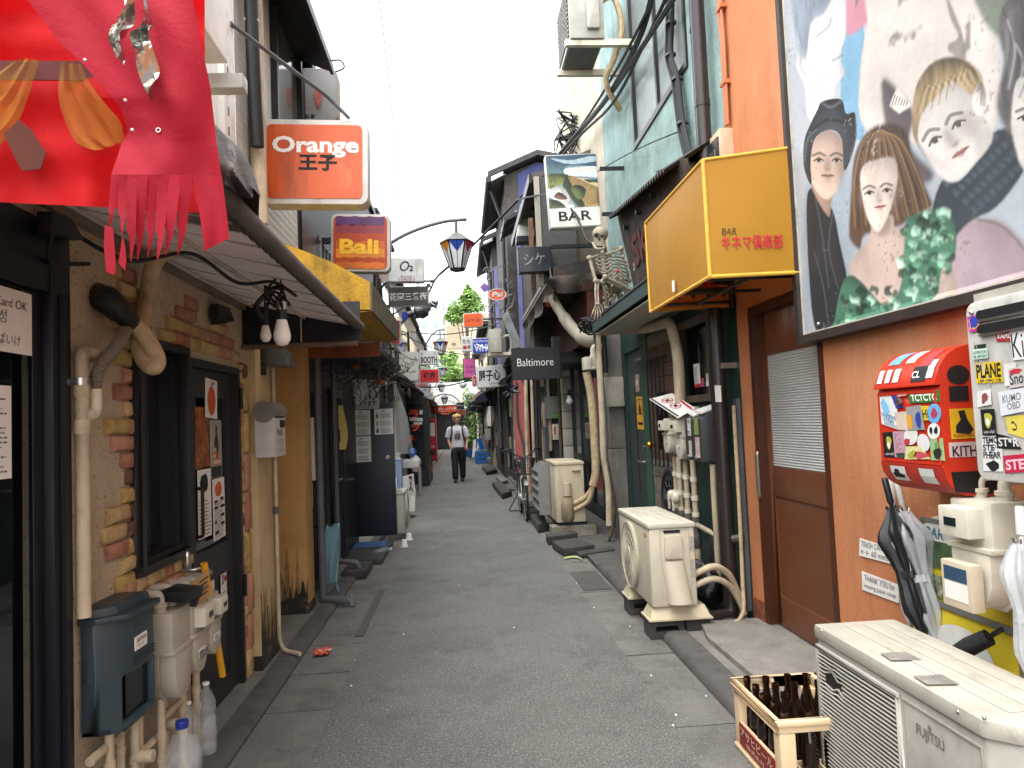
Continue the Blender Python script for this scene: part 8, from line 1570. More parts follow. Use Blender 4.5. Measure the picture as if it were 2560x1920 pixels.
 # upper left wall: outdoor unit, trunking, window
m_side=M('upper_white_siding','#b9b9b4')
la=thing('air_conditioner','white outdoor unit on a wall rail at the upper left beside the red cloth','air conditioner',(-1.2,3.3,3.2))
c0=PY(Bq(165,370),3.3);x1=c0.x
MB().box(-1.38,2.55,c0.z,x1,3.3,c0.z+.58).build('casing',m_white,la,bevel=.01)
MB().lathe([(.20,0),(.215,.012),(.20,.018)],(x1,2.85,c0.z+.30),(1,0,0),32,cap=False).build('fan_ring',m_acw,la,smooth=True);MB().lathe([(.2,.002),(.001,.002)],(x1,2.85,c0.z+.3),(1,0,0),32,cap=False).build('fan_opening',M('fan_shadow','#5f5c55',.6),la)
k=MB()
for i in range(-9,10):h=math.sqrt(max(0,.04-(i*.02)**2));k.tube([(x1+.012,2.85-h,c0.z+.30+i*.02),(x1+.012,2.85+h,c0.z+.30+i*.02)],.0035,4)
k.build('fan_grille',m_acw,la);MB().box(-1.42,3.34,c0.z-.09,x1+.05,3.42,c0.z-.02).build('rail',M('rail_grey','#a3a19b',.45,dirt=('#5f5c56',.4,6,0)),la,bevel=.004)
cb_=thing('cable_trunking','white slotted trunking and covers down the upper left wall','trunking',(-1.38,4.2,3.1))
MB().box(-1.42,3.5,3.05,-1.32,4.1,3.75).box(-1.42,4.15,2.95,-1.30,4.35,4.6).build('cover',m_white,cb_,bevel=.01);k=MB()
for i in range(9):k.box(-1.299,4.2,3.05+.12*i,-1.297,4.22,3.10+.12*i)
k.build('slots',m_gpipe,cb_)
pipething('white_pipe','tall cream pipe on the upper left wall above the orange sign',[('pipe',MB().tube([(-1.36,5.05,3.0),(-1.36,5.05,6.5)],.055,12),None)],m_pipe,(-1.36,5.05,3))
pipething('black_hose','black ribbed hose tied beside the tall cream pipe',[('hose',MB().tube(spl([(-1.33,4.9,6.5),(-1.34,4.88,5),(-1.33,4.86,4.2),(-1.33,4.92,3.5)],8),.045,10),None),('ties',MB().lathe([(.05,0),(.05,.015)],(-1.34,4.89,4.8),n=10).lathe([(.05,0),(.05,.015)],(-1.335,4.87,4.35),n=10),m_paper)],m_cable,(-1.33,4.92,3.5))
lw=MB().frame((-1.415,6.15,4.5),UY,UZ,.95,1.1,.05,.05)
uh=thing('upper_house','dark upper storey with sloping black eave behind the orange sign','house',(-1.5,6,3))
MB().box(-3,5.45,5.0,-1.42,7.3,5.25).box(-1.42,6.6,2.9,-1.40,7.4,4.95).build('wall',m_black,uh);f_=lw.build('window',m_frame,uh);MB().box(-1.425,5.7,4.0,-1.41,6.6,5.0).build('pane',M('dull_glass','#4f524c',.12,var=.3,vs=2,spec=.8),f_)
MB().prism([(-1.45,3.9,5.0),(-1.08,3.9,4.86),(-1.08,6.6,4.86),(-1.45,6.6,5.0)],(0,0,.05)).build('eave',M('tarred_eave','#1c1d20',.4,dirt=('#6a6a6a',.3,4,5)),uh);MB().box(-1.10,3.9,4.84,-1.07,6.6,4.92).build('gutter',m_black,uh)
MB().tube(spl([(-1.1,6.5,4.92),(-1.0,6.55,4.95),(-.97,6.55,4.88),(-1.05,6.55,4.84)],5),.008,6).build('wire_hook',m_cable,uh)
# street lanterns
def lantern(label,p,s,arm_pts,group='street lanterns along the alley'):
 th=thing('street_lantern',label,'street lantern',p,group);p=V(p)
 H=.48*s;R0,R1=.125*s,.28*s;n=6;off=radians(0)
 ring=lambda r,z:[p+V((r*cos(off+i*pi/3),r*sin(off+i*pi/3),z))for i in range(n)]
 lo_,hi_=ring(R0,.03*s),ring(R1,H)
 rf=MB();ev=ring(R1*1.08,H);ap=ring(R1*.28,H+.16*s)
 rf.add(ev+ap+[p+V((0,0,H+.18*s))],[tuple(range(5,-1,-1))]+[(i,(i+1)%6,6+(i+1)%6,6+i)for i in range(6)]+[(6+i,6+(i+1)%6,12)for i in range(6)]).build('roof',M('lantern_metal','#5f615f',.4,.5),th)
 cols=['#1f3f9e','#b01d2e','#c5771c','#1f3f9e','#b01d2e','#c5771c']
 for i in range(6):
  a,b,c,d=lo_[i],lo_[(i+1)%6],hi_[(i+1)%6],hi_[i];ce=p+V((0,0,H*.5));nn=((b-a).cross(c-a)).normalized()
  MB().add([a,b,c,d],[(0,1,2,3)]).build('pane',M('opal_pane','#d3d4d6',.35,var=.12,vs=8),th)
  m0=(c+d)/2+((a+b)/2-(c+d)/2)*.42;e=nn*.004*s*(1 if nn.dot((a+c)/2-ce)>0 else-1)
  k_=[1,2,0,1,2,0][i];cc={0:'#a31c2c',1:'#c87a20',2:'#20409c'}[k_]
  MB().add([d+e,c+e,m0+e],[(0,1,2)]).build('coloured_corner',M('stained_'+cc[1:],cc,.3,var=.1),th)
  MB().tube([a,d],.013*s,5).tube([(a+b)/2+e,(c+d)/2+e],.006*s,4).build('rib',m_blackmetal,th)
 k=MB();
 for i in range(6):k.tube([lo_[i],lo_[(i+1)%6]],.016*s,5).tube([hi_[i],hi_[(i+1)%6]],.014*s,5)
 k.build('rings',m_blackmetal,th);MB().lathe([(R0,.0),(R0,.03*s),(R0*.6,.03*s),(R0*.55,0)],p,n=6).build('base_ring',m_blackmetal,th)
 top=p+V((0,0,H+.17*s));MB().tube([top,V((top.x,top.y,arm_pts[-2].z))],.028*s,8).build('stem',m_gpipe,th,smooth=True)
 MB().tube(spl(arm_pts,6),.032*s,8).build('arm',m_gpipe,th,smooth=True)
 return th
yl=12.
pb=PY(q('M',848,735),yl);A_=[PY(q('M',*p_),yl)for p_ in((130,460),(300,360),(500,280),(700,225),(835,208),(942,200))]
lantern('nearest street lantern with orange blue and red glass corners on a long curved arm',pb,1.,A_)
k=thing('x','x','x',(0,0,0));bpy.data.objects.remove(k)
def lamp_far(label,px_,py_,y,s,ax):
 p=PY((px_,py_),y);A_=[V((ax,y,p.z+.35*s)),V((ax+(p.x-ax)*.4,y,p.z+.72*s)),V((p.x-.1,y,p.z+.92*s)),V((p.x,y,p.z+.94*s)),V((p.x+.18*s,y,p.z+.95*s))];return lantern(label,p,s,A_)
lamp_far('second street lantern beyond the BOOTH sign',1102,887,27,1.,-1.3)
lamp_far('third street lantern with blue corners before the trees',1106,941,37,.88,-1.5)
lamp_far('fourth street lantern low over the alley end',1104,980,41,.8,-1.5)
# ================================================================== FAR: houses down the alley, end of the alley, trees
m_blue=M('blue_render','#444c7c',.75,var=.15,vs=3,dirt=('#2c3152',.35,4,4));m_lilac=M('lilac_board','#7f82b4',.7,var=.15,dirt=('#4c4e70',.35,5,4))
m_gutter=M('gutter_black','#26262a',.5);m_soff=M('grey_soffit','#5f5e5e',.8,var=.15,dirt=('#3a3836',.4,4,3));m_roof=M('dark_roof','#3c3a39',.8,var=.25,vs=6)
m_dtim=M('dark_timber','#45413d',.8,var=.3,vs=6,dirt=('#7c766c',.4,5,5))
def blue_house(label,y0,y1,xw,xe,ze,xg,name='blue_house'):
 th=thing(name,label,'house',(xw+.5,(y0+y1)/2,0));
 MB().prism([(xw,y0,2.7),(xw+2.2,y0,2.7),(xw+2.2,y0,ze+.25),(1.85,y0,ze+.5),(xw,y0,ze+.2)],(0,y1-y0,0)).build('wall',m_dtim,th);MB().prism([(xg,y0-.02,2.7),(xw+2.2,y0-.02,2.7),(xw+2.2,y0-.02,ze+.24),(1.85,y0-.02,ze+.48),(xg,y0-.02,ze+.22)],(0,.018,0)).build('gable',m_blue,th);MB().box(xg-.1,y0-.03,2.7,xg-.003,y0-.002,ze-.6).build('corner_board',m_lilac,th)
 MB().prism([(xe,y0-.25,ze),(xw+.02,y0-.25,ze+.13),(xw+.02,y0-.25,ze+.16),(xe,y0-.25,ze+.03)],(0,y1-y0+.3,0)).build('soffit',m_soff,th)
 MB().prism([(xe-.05,y0-.3,ze+.08),(1.85,y0-.3,ze+.55),(xw+2.4,y0-.3,ze+.2),(xw+2.4,y0-.3,ze+.32),(1.85,y0-.3,ze+.67),(xe-.05,y0-.3,ze+.2)],(0,y1-y0+.4,0)).build('roof',m_roof,th)
 MB().prism([(xe+.02,y0-.31,ze-.02),(xe+.28,y0-.31,ze+.11),(xe+.28,y0-.31,ze+.19),(xe+.02,y0-.31,ze+.08)],(0,.02,0)).build('barge_board',m_wl,th)
 MB().tube([(xe-.04,y0-.3,ze+.03),(xe-.04,y1,ze+.03)],.07,8).tube([(xe+.02,y0+.3,ze),(xw-.05,y0+.4,ze-.7),(xw-.05,y0+.4,2.8)],.04,8).build('gutter',m_gutter,th,smooth=True)
 return th
blue_house('blue rendered house with grey soffit behind the waterfall sign',15.6,19.6,1.12,.80,6.8,1.42)
blue_house('second blue house with lower eave further down the right side',20.4,24.5,1.02,.76,6.6,1.16)
eh=thing('dark_eave_house','dark timber house with wide sloping eave before the blue house','house',(1.4,14.2,0))
MB().box(1.40,13.4,2.6,3.4,15.2,5.9).build('wall',M('dark_timber','#3b3733',.8,var=.3,vs=6,dirt=('#6e675e',.4,5,5)),eh);MB().prism([(1.0,13.9,5.5),(1.5,13.9,5.75),(1.5,13.9,5.83),(1.0,13.9,5.58)],(0,1.4,0)).build('eave',m_roof,eh);MB().box(.96,13.88,5.46,1.0,15.35,5.58).build('gutter',m_gutter,eh)
cols=['#4b443d','#6b655c','#a89c88','#3a3a3c','#7d776d','#514a43','#8c8577']
rf_=random.Random(11)
wallm=[M('far_wall_'+c[1:],c,.85,var=.2,vs=4,dirt=('#2f2b27',.4,4,5))for c in cols]
pinkm=M('pink_render','#b5615c',.8,var=.08,dirt=('#8a4540',.3,5,4))
bxm=[m_cream,m_meter2,m_gpipe,m_pipe,M('brown_box','#7a5f42',.6,var=.2),m_acw]
def clutter(th,side,xw,y0,y1,n,zmax=2.8):
 s=-1 if side>0 else 1
 k1,k2,k3=MB(),MB(),MB()
 for i in range(n):
  y=rf_.uniform(y0,y1);x=xw+s*rf_.uniform(.03,.12);r=rf_.uniform(.015,.045);b=rf_.choice((k1,k2,k3));z=rf_.uniform(.1,1.0)
  b.tube(fil([(x,y,z),(x,y,rf_.uniform(1.6,zmax)),(x,y+rf_.uniform(-.4,.4),rf_.uniform(zmax,zmax+.5))],.08),r,7)
 for b,m_,nm in((k1,m_pipe,'cream_pipes'),(k2,m_gutter,'black_pipes'),(k3,m_gpipe,'grey_pipes')):
  if b.v:b.build(nm,m_,th,smooth=True,kind='stuff')
 for i in range(max(2,n//3)):
  y,z=rf_.uniform(y0,y1-.4),rf_.uniform(.5,2.3);w_,h_,d_=rf_.uniform(.2,.45),rf_.uniform(.25,.55),rf_.uniform(.1,.24)
  MB().box(xw,y,z,xw+s*d_,y+w_,z+h_).build('meter_box',rf_.choice(bxm),th,bevel=.01)
def house(side,y0,y1,xw,h,mat,label,n=9,door=True,up=None):
 th=thing('bar_house',label,'bar house',(xw,(y0+y1)/2,0),'narrow bar houses down the alley')
 s=1 if side>0 else-1
 MB().box(xw,y0,.0,xw+s*2.6,y1,2.75).build('ground_floor',mat,th)
 MB().box(xw+s*.02,y0,2.75,xw+s*2.6,y1,h).build('upper_floor',up or rf_.choice(wallm),th)
 eo=.3 if s>0 else .06;MB().box(xw-s*eo,y0,h,xw+s*2.7,y1+.02,h+.12).build('roof',m_roof,th);MB().tube([(xw-s*eo,y0,h+.02),(xw-s*eo,y1,h+.02)],.05,6).build('gutter',m_gutter,th)
 y=y0+.15
 if door:MB().box(xw-s*.02,y,.06,xw,y+.75,2.0).build('door',rf_.choice([m_black,m_gdoor,m_brown,M('red_door','#6a1f1a',.5)]),th)
 f=MB().box(xw-s*.04,y0+.4,3.3,xw+s*.02,y1-.4,4.3).build('window',m_frame,th);MB().box(xw-s*.045,y0+.47,3.37,xw-s*.04,y1-.47,4.23).build('pane',m_glass,f)
 MB().prism([(xw,y0+.1,2.72),(xw-s*.45,y0+.1,2.45),(xw-s*.45,y0+.1,2.40),(xw,y0+.1,2.62)],(0,y1-y0-.2,0)).build('canopy',rf_.choice([m_black,m_rot,m_awn,M('green_canvas','#28482f',.8),M('maroon_canvas','#5a1420',.8)]),th)
 clutter(th,side,xw,y0,y1,n);return th
RD=['dark bar house just past the glass shopfront','bar house with the pink pillar below the blue house','bar house under the second blue house','cream bar house behind the blue crate on the right','dim bar house near the alley end on the right']
ys=[13.6,15.4,20.0,25,31,39]
for i in range(5):house(1,ys[i],ys[i+1]-.03,[1.72,1.28,1.12,1.0,.95][i],[2.8,2.8,2.8,5.0,5.0][i]if i>2 else 2.78,wallm[[3,0,5,2,1][i]],RD[i],14)
pp=thing('pink_pillar','tall pink rendered pillar on the right beyond the bicycle','pillar',(1.2,15.2,0));a,b=PY((1286,1000),15.05),PY((1320,1000),15.05);MB().box(a.x,15.05,.04,b.x,15.38,2.6).build('shaft',pinkm,pp);MB().tube(spl([(a.x+.05,15.02,2.4),(a.x+.04,15.02,1.6),(a.x+.15,15.02,1.0),(a.x+.12,15.02,.4)],5),.025,7).build('cable',m_gpipe,pp,smooth=True)
LD=['dark house behind the open navy door','pink sided house by the alley name sign','dark bar house behind the black stall','bar house with green canvas canopy on the left','grey bar house near the red vending machine','last bar house on the left before the arch']
ysl=[12.9,15.8,20.5,25.5,30.5,36.5,42.5];xl_=[-1.45,-1.5,-1.5,-1.5,-1.55,-1.7]
for i in range(6):house(-1,ysl[i],ysl[i+1]-.03,xl_[i],[5.4,5.2,5.0,4.9,4.9,4.6][i],wallm[[0,4,3,1,5,4][i]],LD[i],9,up=M('pale_pink_siding','#b09a90',.8,wave=('Z',8,.3))if i==0 else None)
# grey distribution box, green stickered, with pipes (right, by the tiled post)
db=thing('distribution_box','grey electric box with a green sticker beside the tiled post','electric box',PY(q('P',920,1440),13.5));a,b=PY(q('P',855,1440),13.5),PY(q('P',990,1205),13.5);MB().box(a.x,13.5,a.z,b.x,13.7,b.z).build('case',M('box_grey','#7b7d7b',.5),db,bevel=.012);c=PY(q('P',945,1408),13.49);MB().box(c.x-.04,13.49,c.z-.035,c.x+.04,13.5,c.z+.035).build('green_sticker',M('lime_sticker','#4fa51f',.5),db)
a,b=PY(q('P',920,1659),13.55),PY(q('P',995,1490),13.55);t=thing('small_meter_box','small cream box with a red line under the grey electric box','electric box',a);MB().box(a.x,13.52,a.z,b.x,13.66,b.z).build('case',m_cream,t,bevel=.01);MB().box(a.x+.03,13.515,a.z+.1,a.x+.06,13.52,b.z-.05).build('red_line',m_red,t)
for i,(x0,x1,r_,mt)in enumerate(((1040,1060,.05,m_dpipe),(700,720,.03,m_pipe),(745,760,.04,m_gutter),(640,650,.035,m_pipe),(770,790,.03,m_gutter),(985,1000,.03,M('mossy_hose','#4f473a')))):
 a,b=PY(q('P',x0,1050),13.45),PY(q('P',x1,1659),13.45);pipething('wall_pipe',['fat black pipe beside the tiled post','cream pipe left of the grey electric box','black pipe left of the grey electric box','cream pipe right of the pink pillar','thin black pipe under the Baltimore sign','mossy cable climbing the tiled post'][i],[('pipe',MB().tube([V((a.x,13.45,2.8)),a,b,V((b.x,13.45,.1))],r_,8),None)],mt,(b.x,13.45,.1),group='pipes on the right beyond the glass shopfront')
acs=thing('air_conditioner','small outdoor unit hung over the alley right of the blue WHO sign','air conditioner',PY(q('O',1000,370),15));a,b=PY(q('O',952,365),15),PY(q('O',1060,152),15);MB().box(a.x,15,a.z,b.x,15.7,b.z).build('casing',m_acw,acs,bevel=.012);MB().slab(((a.x+b.x)/2+.04,14.999,(a.z+b.z)/2),UX,UZ,.16,.5,.05,.02).build('valve_cover',m_acw,acs,bevel=.008);MB().tube(spl([(b.x,15.1,a.z+.3),(b.x+.16,15.1,a.z+.35),(b.x+.2,15.1,a.z+.1),(b.x+.08,15.1,a.z-.1)],5),.03,7).build('pipe',m_acw,acs,smooth=True);MB().box(a.x-.02,15.05,a.z-.06,1.3,15.6,a.z-.0).build('bracket',m_cream,acs)
so_=thing('star_ornament','dark spiky star ornament hanging before the pink pillar','ornament',PY(q('O',1150,745),14));c=PY(q('O',1150,708),14);k=MB();k.ball(c,.07,10,6)
for i in range(26):d=V((rf_.uniform(-1,1),rf_.uniform(-1,1),rf_.uniform(-1,1))).normalized();k.tube([c+d*.04,c+d*.20],[.04,.002],5)
k.build('spikes',M('star_black','#1c2128',.35,.4),so_);MB().tube([c,c+V((0,0,.5))],.004,4).build('cord',m_cable,so_)
ha=thing('blue_black_awning','small dark blue drooping awning above the whiskey sign','awning',PY(q('O',880,830),21));A_=[PY(q('O',*p_),21)for p_ in((780,830),(975,790),(965,705),(850,720))];MB().prism(A_,(0,.9,0)).build('cloth',M('navy_awning','#1d2a3e',.5,var=.3),ha);MB().prism([PY(q('O',*p_),20.9)for p_ in((780,800),(820,740),(905,715),(830,770),(815,805))],(0,.03,0)).build('torn_flap',M('beige_flap','#a08474',.7),ha)
gl=thing('globe_lamp','round white globe lamp over the alley end','lamp',PY(q('Z',1090,770),33));c=PY(q('Z',1090,700),33);MB().ball(c,.17,16,12).build('globe',M('opal_pane','#d3d4d6'),gl,smooth=True);MB().box(c.x,c.y,c.z+.15,1.0,c.y+.03,c.z+.18).build('arm',m_black,gl)
# bicycle
bk=thing('bicycle','black city bicycle with a wire front basket parked along the right kerb','bicycle',(.93,11.5,0))
m_tyre=M('tyre','#141414',.8);m_bm=M('bike_paint','#202226',.35,.3);m_mud=M('mudguard','#8d8d8b',.35,.7)
yF,yRr,R=11.22,12.32,.33;xb=.93
for yw,nm in((yF,'front_wheel'),(yRr,'rear_wheel')):
 tor=[(xb,yw+R*cos(t),R+R*sin(t)*1.0)for t in[i*2*pi/32 for i in range(33)]]
 wh_=MB().tube(tor,.018,8,cap=False).build(nm,m_tyre,bk,smooth=True);MB().tube([(xb,yw+(R-.025)*cos(t),R+(R-.025)*sin(t))for t in[i*2*pi/32 for i in range(33)]],.010,6,cap=False).build('rim',m_steel,wh_,smooth=True)
 k=MB()
 for i in range(14):t=i*2*pi/14;k.tube([(xb+.02*(-1)**i,yw,R),(xb,yw+(R-.03)*cos(t),R+(R-.03)*sin(t))],.0025,4)
 k.cyl((xb-.04,yw,R),(xb+.04,yw,R),.02,8).build('spokes',m_steel,wh_)
 MB().grid(lambda u,v:(xb-.028+.056*u,yw+(R+.03)*cos(-.2+2.6*v),R+(R+.03)*sin(-.2+2.6*v)),2,14).build('mudguard',m_mud,bk,smooth=True)
hd=(xb,11.40,.93)
fr=MB().tube([(xb,yRr,R),(xb,11.85,.28),(xb,11.95,.78)],.016,8).tube([(xb,11.85,.28),(xb,11.47,.62)],.02,8).tube([(xb,11.9,.5),(xb,11.45,.72)],.016,8).tube([(xb,yRr,R),(xb,11.94,.74)],.012,8).tube([(xb,11.47,.58),hd],.02,8)
fr.tube([(xb-.05,yF,R),(xb-.05,11.38,.62),(xb,11.44,.70)],.012,8).tube([(xb+.05,yF,R),(xb+.05,11.38,.62),(xb,11.44,.70)],.012,8).build('frame',m_mud,bk,smooth=True)
MB().tube(spl([(xb-.30,11.58,1.08),(xb-.22,11.5,1.10),(xb-.12,11.38,1.02),(xb,11.36,.98),(xb+.12,11.38,1.02),(xb+.22,11.5,1.10),(xb+.30,11.58,1.08)],5),.012,8).cyl(hd,(xb,11.37,.99),.014,8).build('handlebar',m_bm,bk,smooth=True)
for s_ in(-1,1):MB().cyl((xb+s_*.24,11.52,1.095),(xb+s_*.32,11.6,1.075),.018,8).build('grip',m_black,bk,smooth=True);MB().tube(spl([(xb+s_*.2,11.48,1.09),(xb+s_*.14,11.2,1.12),(xb+s_*.03,11.25,.9)],5),.004,5).build('brake_cable',m_cable,bk)
MB().lathe([(.001,0),(.05,.0),(.075,.02),(.08,.05),(.05,.06),(.001,.06)],(xb,11.98,.80),(0,0,1),12).tube([(xb,12.05,.84),(xb,11.78,.85)],[.07,.03],8).build('saddle',m_black,bk,smooth=True)
bs_=MB();bx0,bx1,by0,by1,bz0,bz1=xb-.13,xb+.13,11.02,11.34,.72,.97
for i in range(9):
 t=i/8
 for(a,b)in(((bx0+.03+(bx1-bx0-.06)*t,by0+.03),(bx0-.03+(bx1-bx0+.06)*t,by0-.02)),((bx0+.03+(bx1-bx0-.06)*t,by1),(bx0-.03+(bx1-bx0+.06)*t,by1)),((bx0+.03,by0+.03+(by1-by0-.03)*t),(bx0-.03,by0-.02+(by1-by0+.02)*t)),((bx1-.03,by0+.03+(by1-by0-.03)*t),(bx1+.03,by0-.02+(by1-by0+.02)*t))):bs_.tube([(a[0],a[1],bz0),(b[0],b[1],bz1)],.003,4)
for i in range(6):
 t=i/5;z=bz0+(bz1-bz0)*t;e=.03-.06*t;e2=.03-.05*t;r_=.004 if i<5 else .007
 bs_.tube([(bx0+e,by0+e2,z),(bx1-e,by0+e2,z),(bx1-e,by1,z),(bx0+e,by1,z),(bx0+e,by0+e2,z)],r_,4)
bs_.build('basket',m_bm,bk);MB().box(bx0+.03,by0+.03,bz0,bx1-.03,by1,bz0+.006).build('basket_floor',m_bm,bk)
MB().tube(fil([(xb-.03,yRr,R),(xb-.20,yRr+.05,.02),(xb+.08,yRr+.08,.02),(xb+.03,yRr,R)],.04),.009,6).build('kickstand',m_bm,bk);MB().cyl((xb-.05,11.85,.28),(xb+.05,11.85,.28),.09,14).cyl((xb+.05,11.85,.28),(xb+.12,11.85,.14),.01).cyl((xb-.05,11.85,.28),(xb-.13,11.85,.42),.01).build('crank',m_mud,bk)
for(x_,z_)in((xb-.17,.43),(xb+.15,.13)):MB().box(x_-.045,11.80,z_-.012,x_+.045,11.90,z_+.012).build('pedal',m_black,bk)
MB().box(xb-.07,12.0,.66,xb+.07,12.45,.675).build('rear_rack',m_bm,bk);MB().lathe([(.03,0),(.035,.03),(.02,.06)],(xb,11.18,.66),(0,-1,0),10).build('headlight',m_steel,bk,smooth=True)
# walking man
def skin_mesh(name,pts,edges,rad,mat,par,sub=2,squash=None):
 me=bpy.data.meshes.new('s');me.from_pydata([tuple(p)for p in pts],edges,[]);o=bpy.data.objects.new('s',me);COL.objects.link(o)
 sk_=o.modifiers.new('s','SKIN');sk_.use_smooth_shade=True
 for i,r in enumerate(rad):me.skin_vertices[0].data[i].radius=r if isinstance(r,tuple)else(r,r);me.skin_vertices[0].data[i].use_root=(i==0)
 ss=o.modifiers.new('u','SUBSURF');ss.levels=ss.render_levels=sub
 dg_=bpy.context.evaluated_depsgraph_get();m2=bpy.data.meshes.new_from_object(o.evaluated_get(dg_));bpy.data.objects.remove(o)
 k=MB();k.add([v.co.copy()for v in m2.vertices],[tuple(f.vertices)for f in m2.polygons]);bpy.data.meshes.remove(m2)
 return k.build(name,mat,par,smooth=True,ang=180)
PXc,PYc=-.155,19.3
man=thing('person','person with tousled blond hair in grey printed t-shirt and black trousers walking towards us','person',(PXc,PYc,0),None,0.)
m_skin=M('skin','#c4977a',.5,var=.06,vs=20);m_hair=M('blond_hair','#d0ad78',.6,var=.25,vs=40,dirt=('#8a6a42',.3,25,3));m_tee=M('grey_tshirt','#c9c7cc',.85,var=.06,bump=.3,bs=25);m_trs=M('black_trousers','#131316',.8,var=.2,bump=.4,bs=20)
J=[(0,0,.96),(0,.01,1.15),(0,0,1.36),(0,-.005,1.50),(0,-.02,1.58),(-.19,.0,1.42),(-.255,.03,1.16),(-.20,-.07,.96),(.19,.0,1.42),(.265,.03,1.17),(.235,-.06,.95),(-.09,0,.92),(-.085,-.09,.50),(-.08,-.16,.09),(.09,0,.92),(.10,.05,.50),(.10,.14,.10),(-.17,-.1,.90),(.22,-.09,.87)]
Ed=[(0,1),(1,2),(2,3),(3,4),(2,5),(5,6),(6,7),(2,8),(8,9),(9,10),(0,11),(11,12),(12,13),(0,14),(14,15),(15,16),(7,17),(10,18)]
Rd=[(.14,.10),(.13,.09),(.15,.10),.055,.055,.06,.042,.03,.06,.042,.03,.085,.055,.038,.085,.055,.038,.025,.025]
skin_mesh('body',J,Ed,Rd,m_skin,man)
def ell(mb,rings,n=20):
 vs=[(cx+rx*cos(2*pi*j/n),cy+ry*sin(2*pi*j/n),z)for cx,cy,z,rx,ry in rings for j in range(n)]
 return mb.add(vs,[(i*n+j,i*n+(j+1)%n,(i+1)*n+(j+1)%n,(i+1)*n+j)for i in range(len(rings)-1)for j in range(n)])
hd_=MB();ell(hd_,[(0,-.035,1.565,.035,.04),(0,-.035,1.585,.056,.065),(0,-.025,1.62,.07,.082),(0,-.018,1.67,.077,.092),(0,-.012,1.72,.078,.096),(0,-.005,1.77,.07,.09),(0,0,1.80,.045,.06),(0,0,1.812,.01,.012)],20)
h_=hd_.build('head',m_skin,man,smooth=True,ang=180)
MB().ball((0,-.118,1.66),(.012,.018,.018),8,6).prism([(-.008,-.11,1.70),(.008,-.11,1.70),(.011,-.128,1.658),(-.011,-.128,1.658)],(0,.02,0)).build('nose',m_skin,h_,smooth=True)
for s_ in(-1,1):MB().ball((s_*.03,-.103,1.695),(.013,.008,.006),8,5).build('eye',M('eye_dark','#1c1512',.3),h_,smooth=True);MB().box(s_*.03-.018,-.112,1.715,s_*.03+.018,-.100,1.722).build('eyebrow',M('brow_brown','#4a3420',.8),h_);MB().ball((s_*.08,-.01,1.68),(.012,.022,.032),8,6).build('ear',m_skin,h_,smooth=True)
MB().ball((0,-.105,1.622),(.024,.01,.008),10,5).build('mouth',M('lips','#8a4f45',.5),h_,smooth=True)
r6=random.Random(9)
def hairf(u,v):
 a=u*2*pi;ph=v*1.0;front=max(0,-sin(a));low=1.815-.0*ph
 z=1.83-ph*(.23-.13*front**.6)+.006*sin(a*9+v*4);rr=sin(min(1.57,ph*1.9+.05))
 return(rr*(.098+.008*sin(a*11+v*7))*cos(a),-.005+rr*(.118+.010*sin(a*13+v*5))*sin(a),z)
MB().grid(hairf,48,14).build('hair',m_hair,man,smooth=True)
k=MB()
for i in range(60):
 a=r6.uniform(0,6.283);f_=max(0,-sin(a));z0=1.80-r6.uniform(0,.06);L_=r6.uniform(.06,.11)*(1-.45*f_);c,s_=cos(a),sin(a)
 k.tube([(c*.085,s_*.105-.005,z0),(c*.108,s_*.128-.005,z0-L_*.5),(c*.10,s_*.12-.005,z0-L_*(1.3 if f_<.5 else .9))],[.014,.016,.004],5)
k.build('locks',m_hair,man,smooth=True,kind='stuff')
ts=MB();ell(ts,[(.0,.0,.93,.185,.128),(0,0,.97,.185,.13),(0,.005,1.08,.178,.125),(0,.005,1.2,.182,.128),(0,0,1.32,.20,.132),(0,0,1.40,.205,.122),(0,0,1.455,.165,.10),(0,0,1.49,.095,.08),(0,-.005,1.505,.07,.068)],28)
for s_ in(-1,1):ts.tube([(s_*.15,0,1.435),(s_*.205,.0,1.40),(s_*.238,.012,1.30),(s_*.258,.02,1.20)],[.075,.078,.074,.076],14,cap=False)
tee=ts.build('tshirt',m_tee,man,smooth=True,ang=80)
fy_=lambda x,z:-math.sqrt(max(0,1-(x/.19)**2))*.131-.004
MB().grid(lambda u,v:((u-.5)*.17*(1-.25*abs(v-.5)),fy_((u-.5)*.17,1.2),1.13+.17*v),10,6).build('shirt_print',M('shirt_print','#4b4950',.8,var=.5,vs=45,dirt=('#a9a7ad',.7,26,0)),man)
MB().grid(lambda u,v:((u-.5)*.12,fy_((u-.5)*.12,1.3),1.325+.02*v),8,2).build('shirt_print',M('shirt_print','#4b4950'),man)
skin_mesh('trousers',[(0,0,1.0),(0,0,.90),(-.095,-.005,.84),(-.09,-.09,.50),(-.09,-.17,.06),(.095,.005,.84),(.105,.05,.50),(.105,.13,.07)],[(0,1),(1,2),(2,3),(3,4),(1,5),(5,6),(6,7)],[(.21,.15),(.21,.15),.14,.10,.085,.14,.10,.085],m_trs,man)
for s_,y,z in((-1,-.22,0),(1,.08,.01)):
 MB().ball((s_*.095,y-.03,z+.045),(.052,.13,.045),14,8).ball((s_*.092,y+.06,z+.075),(.052,.065,.07),12,8).build('shoe',M('shoe_black','#1b1b1e',.5),man,smooth=True)
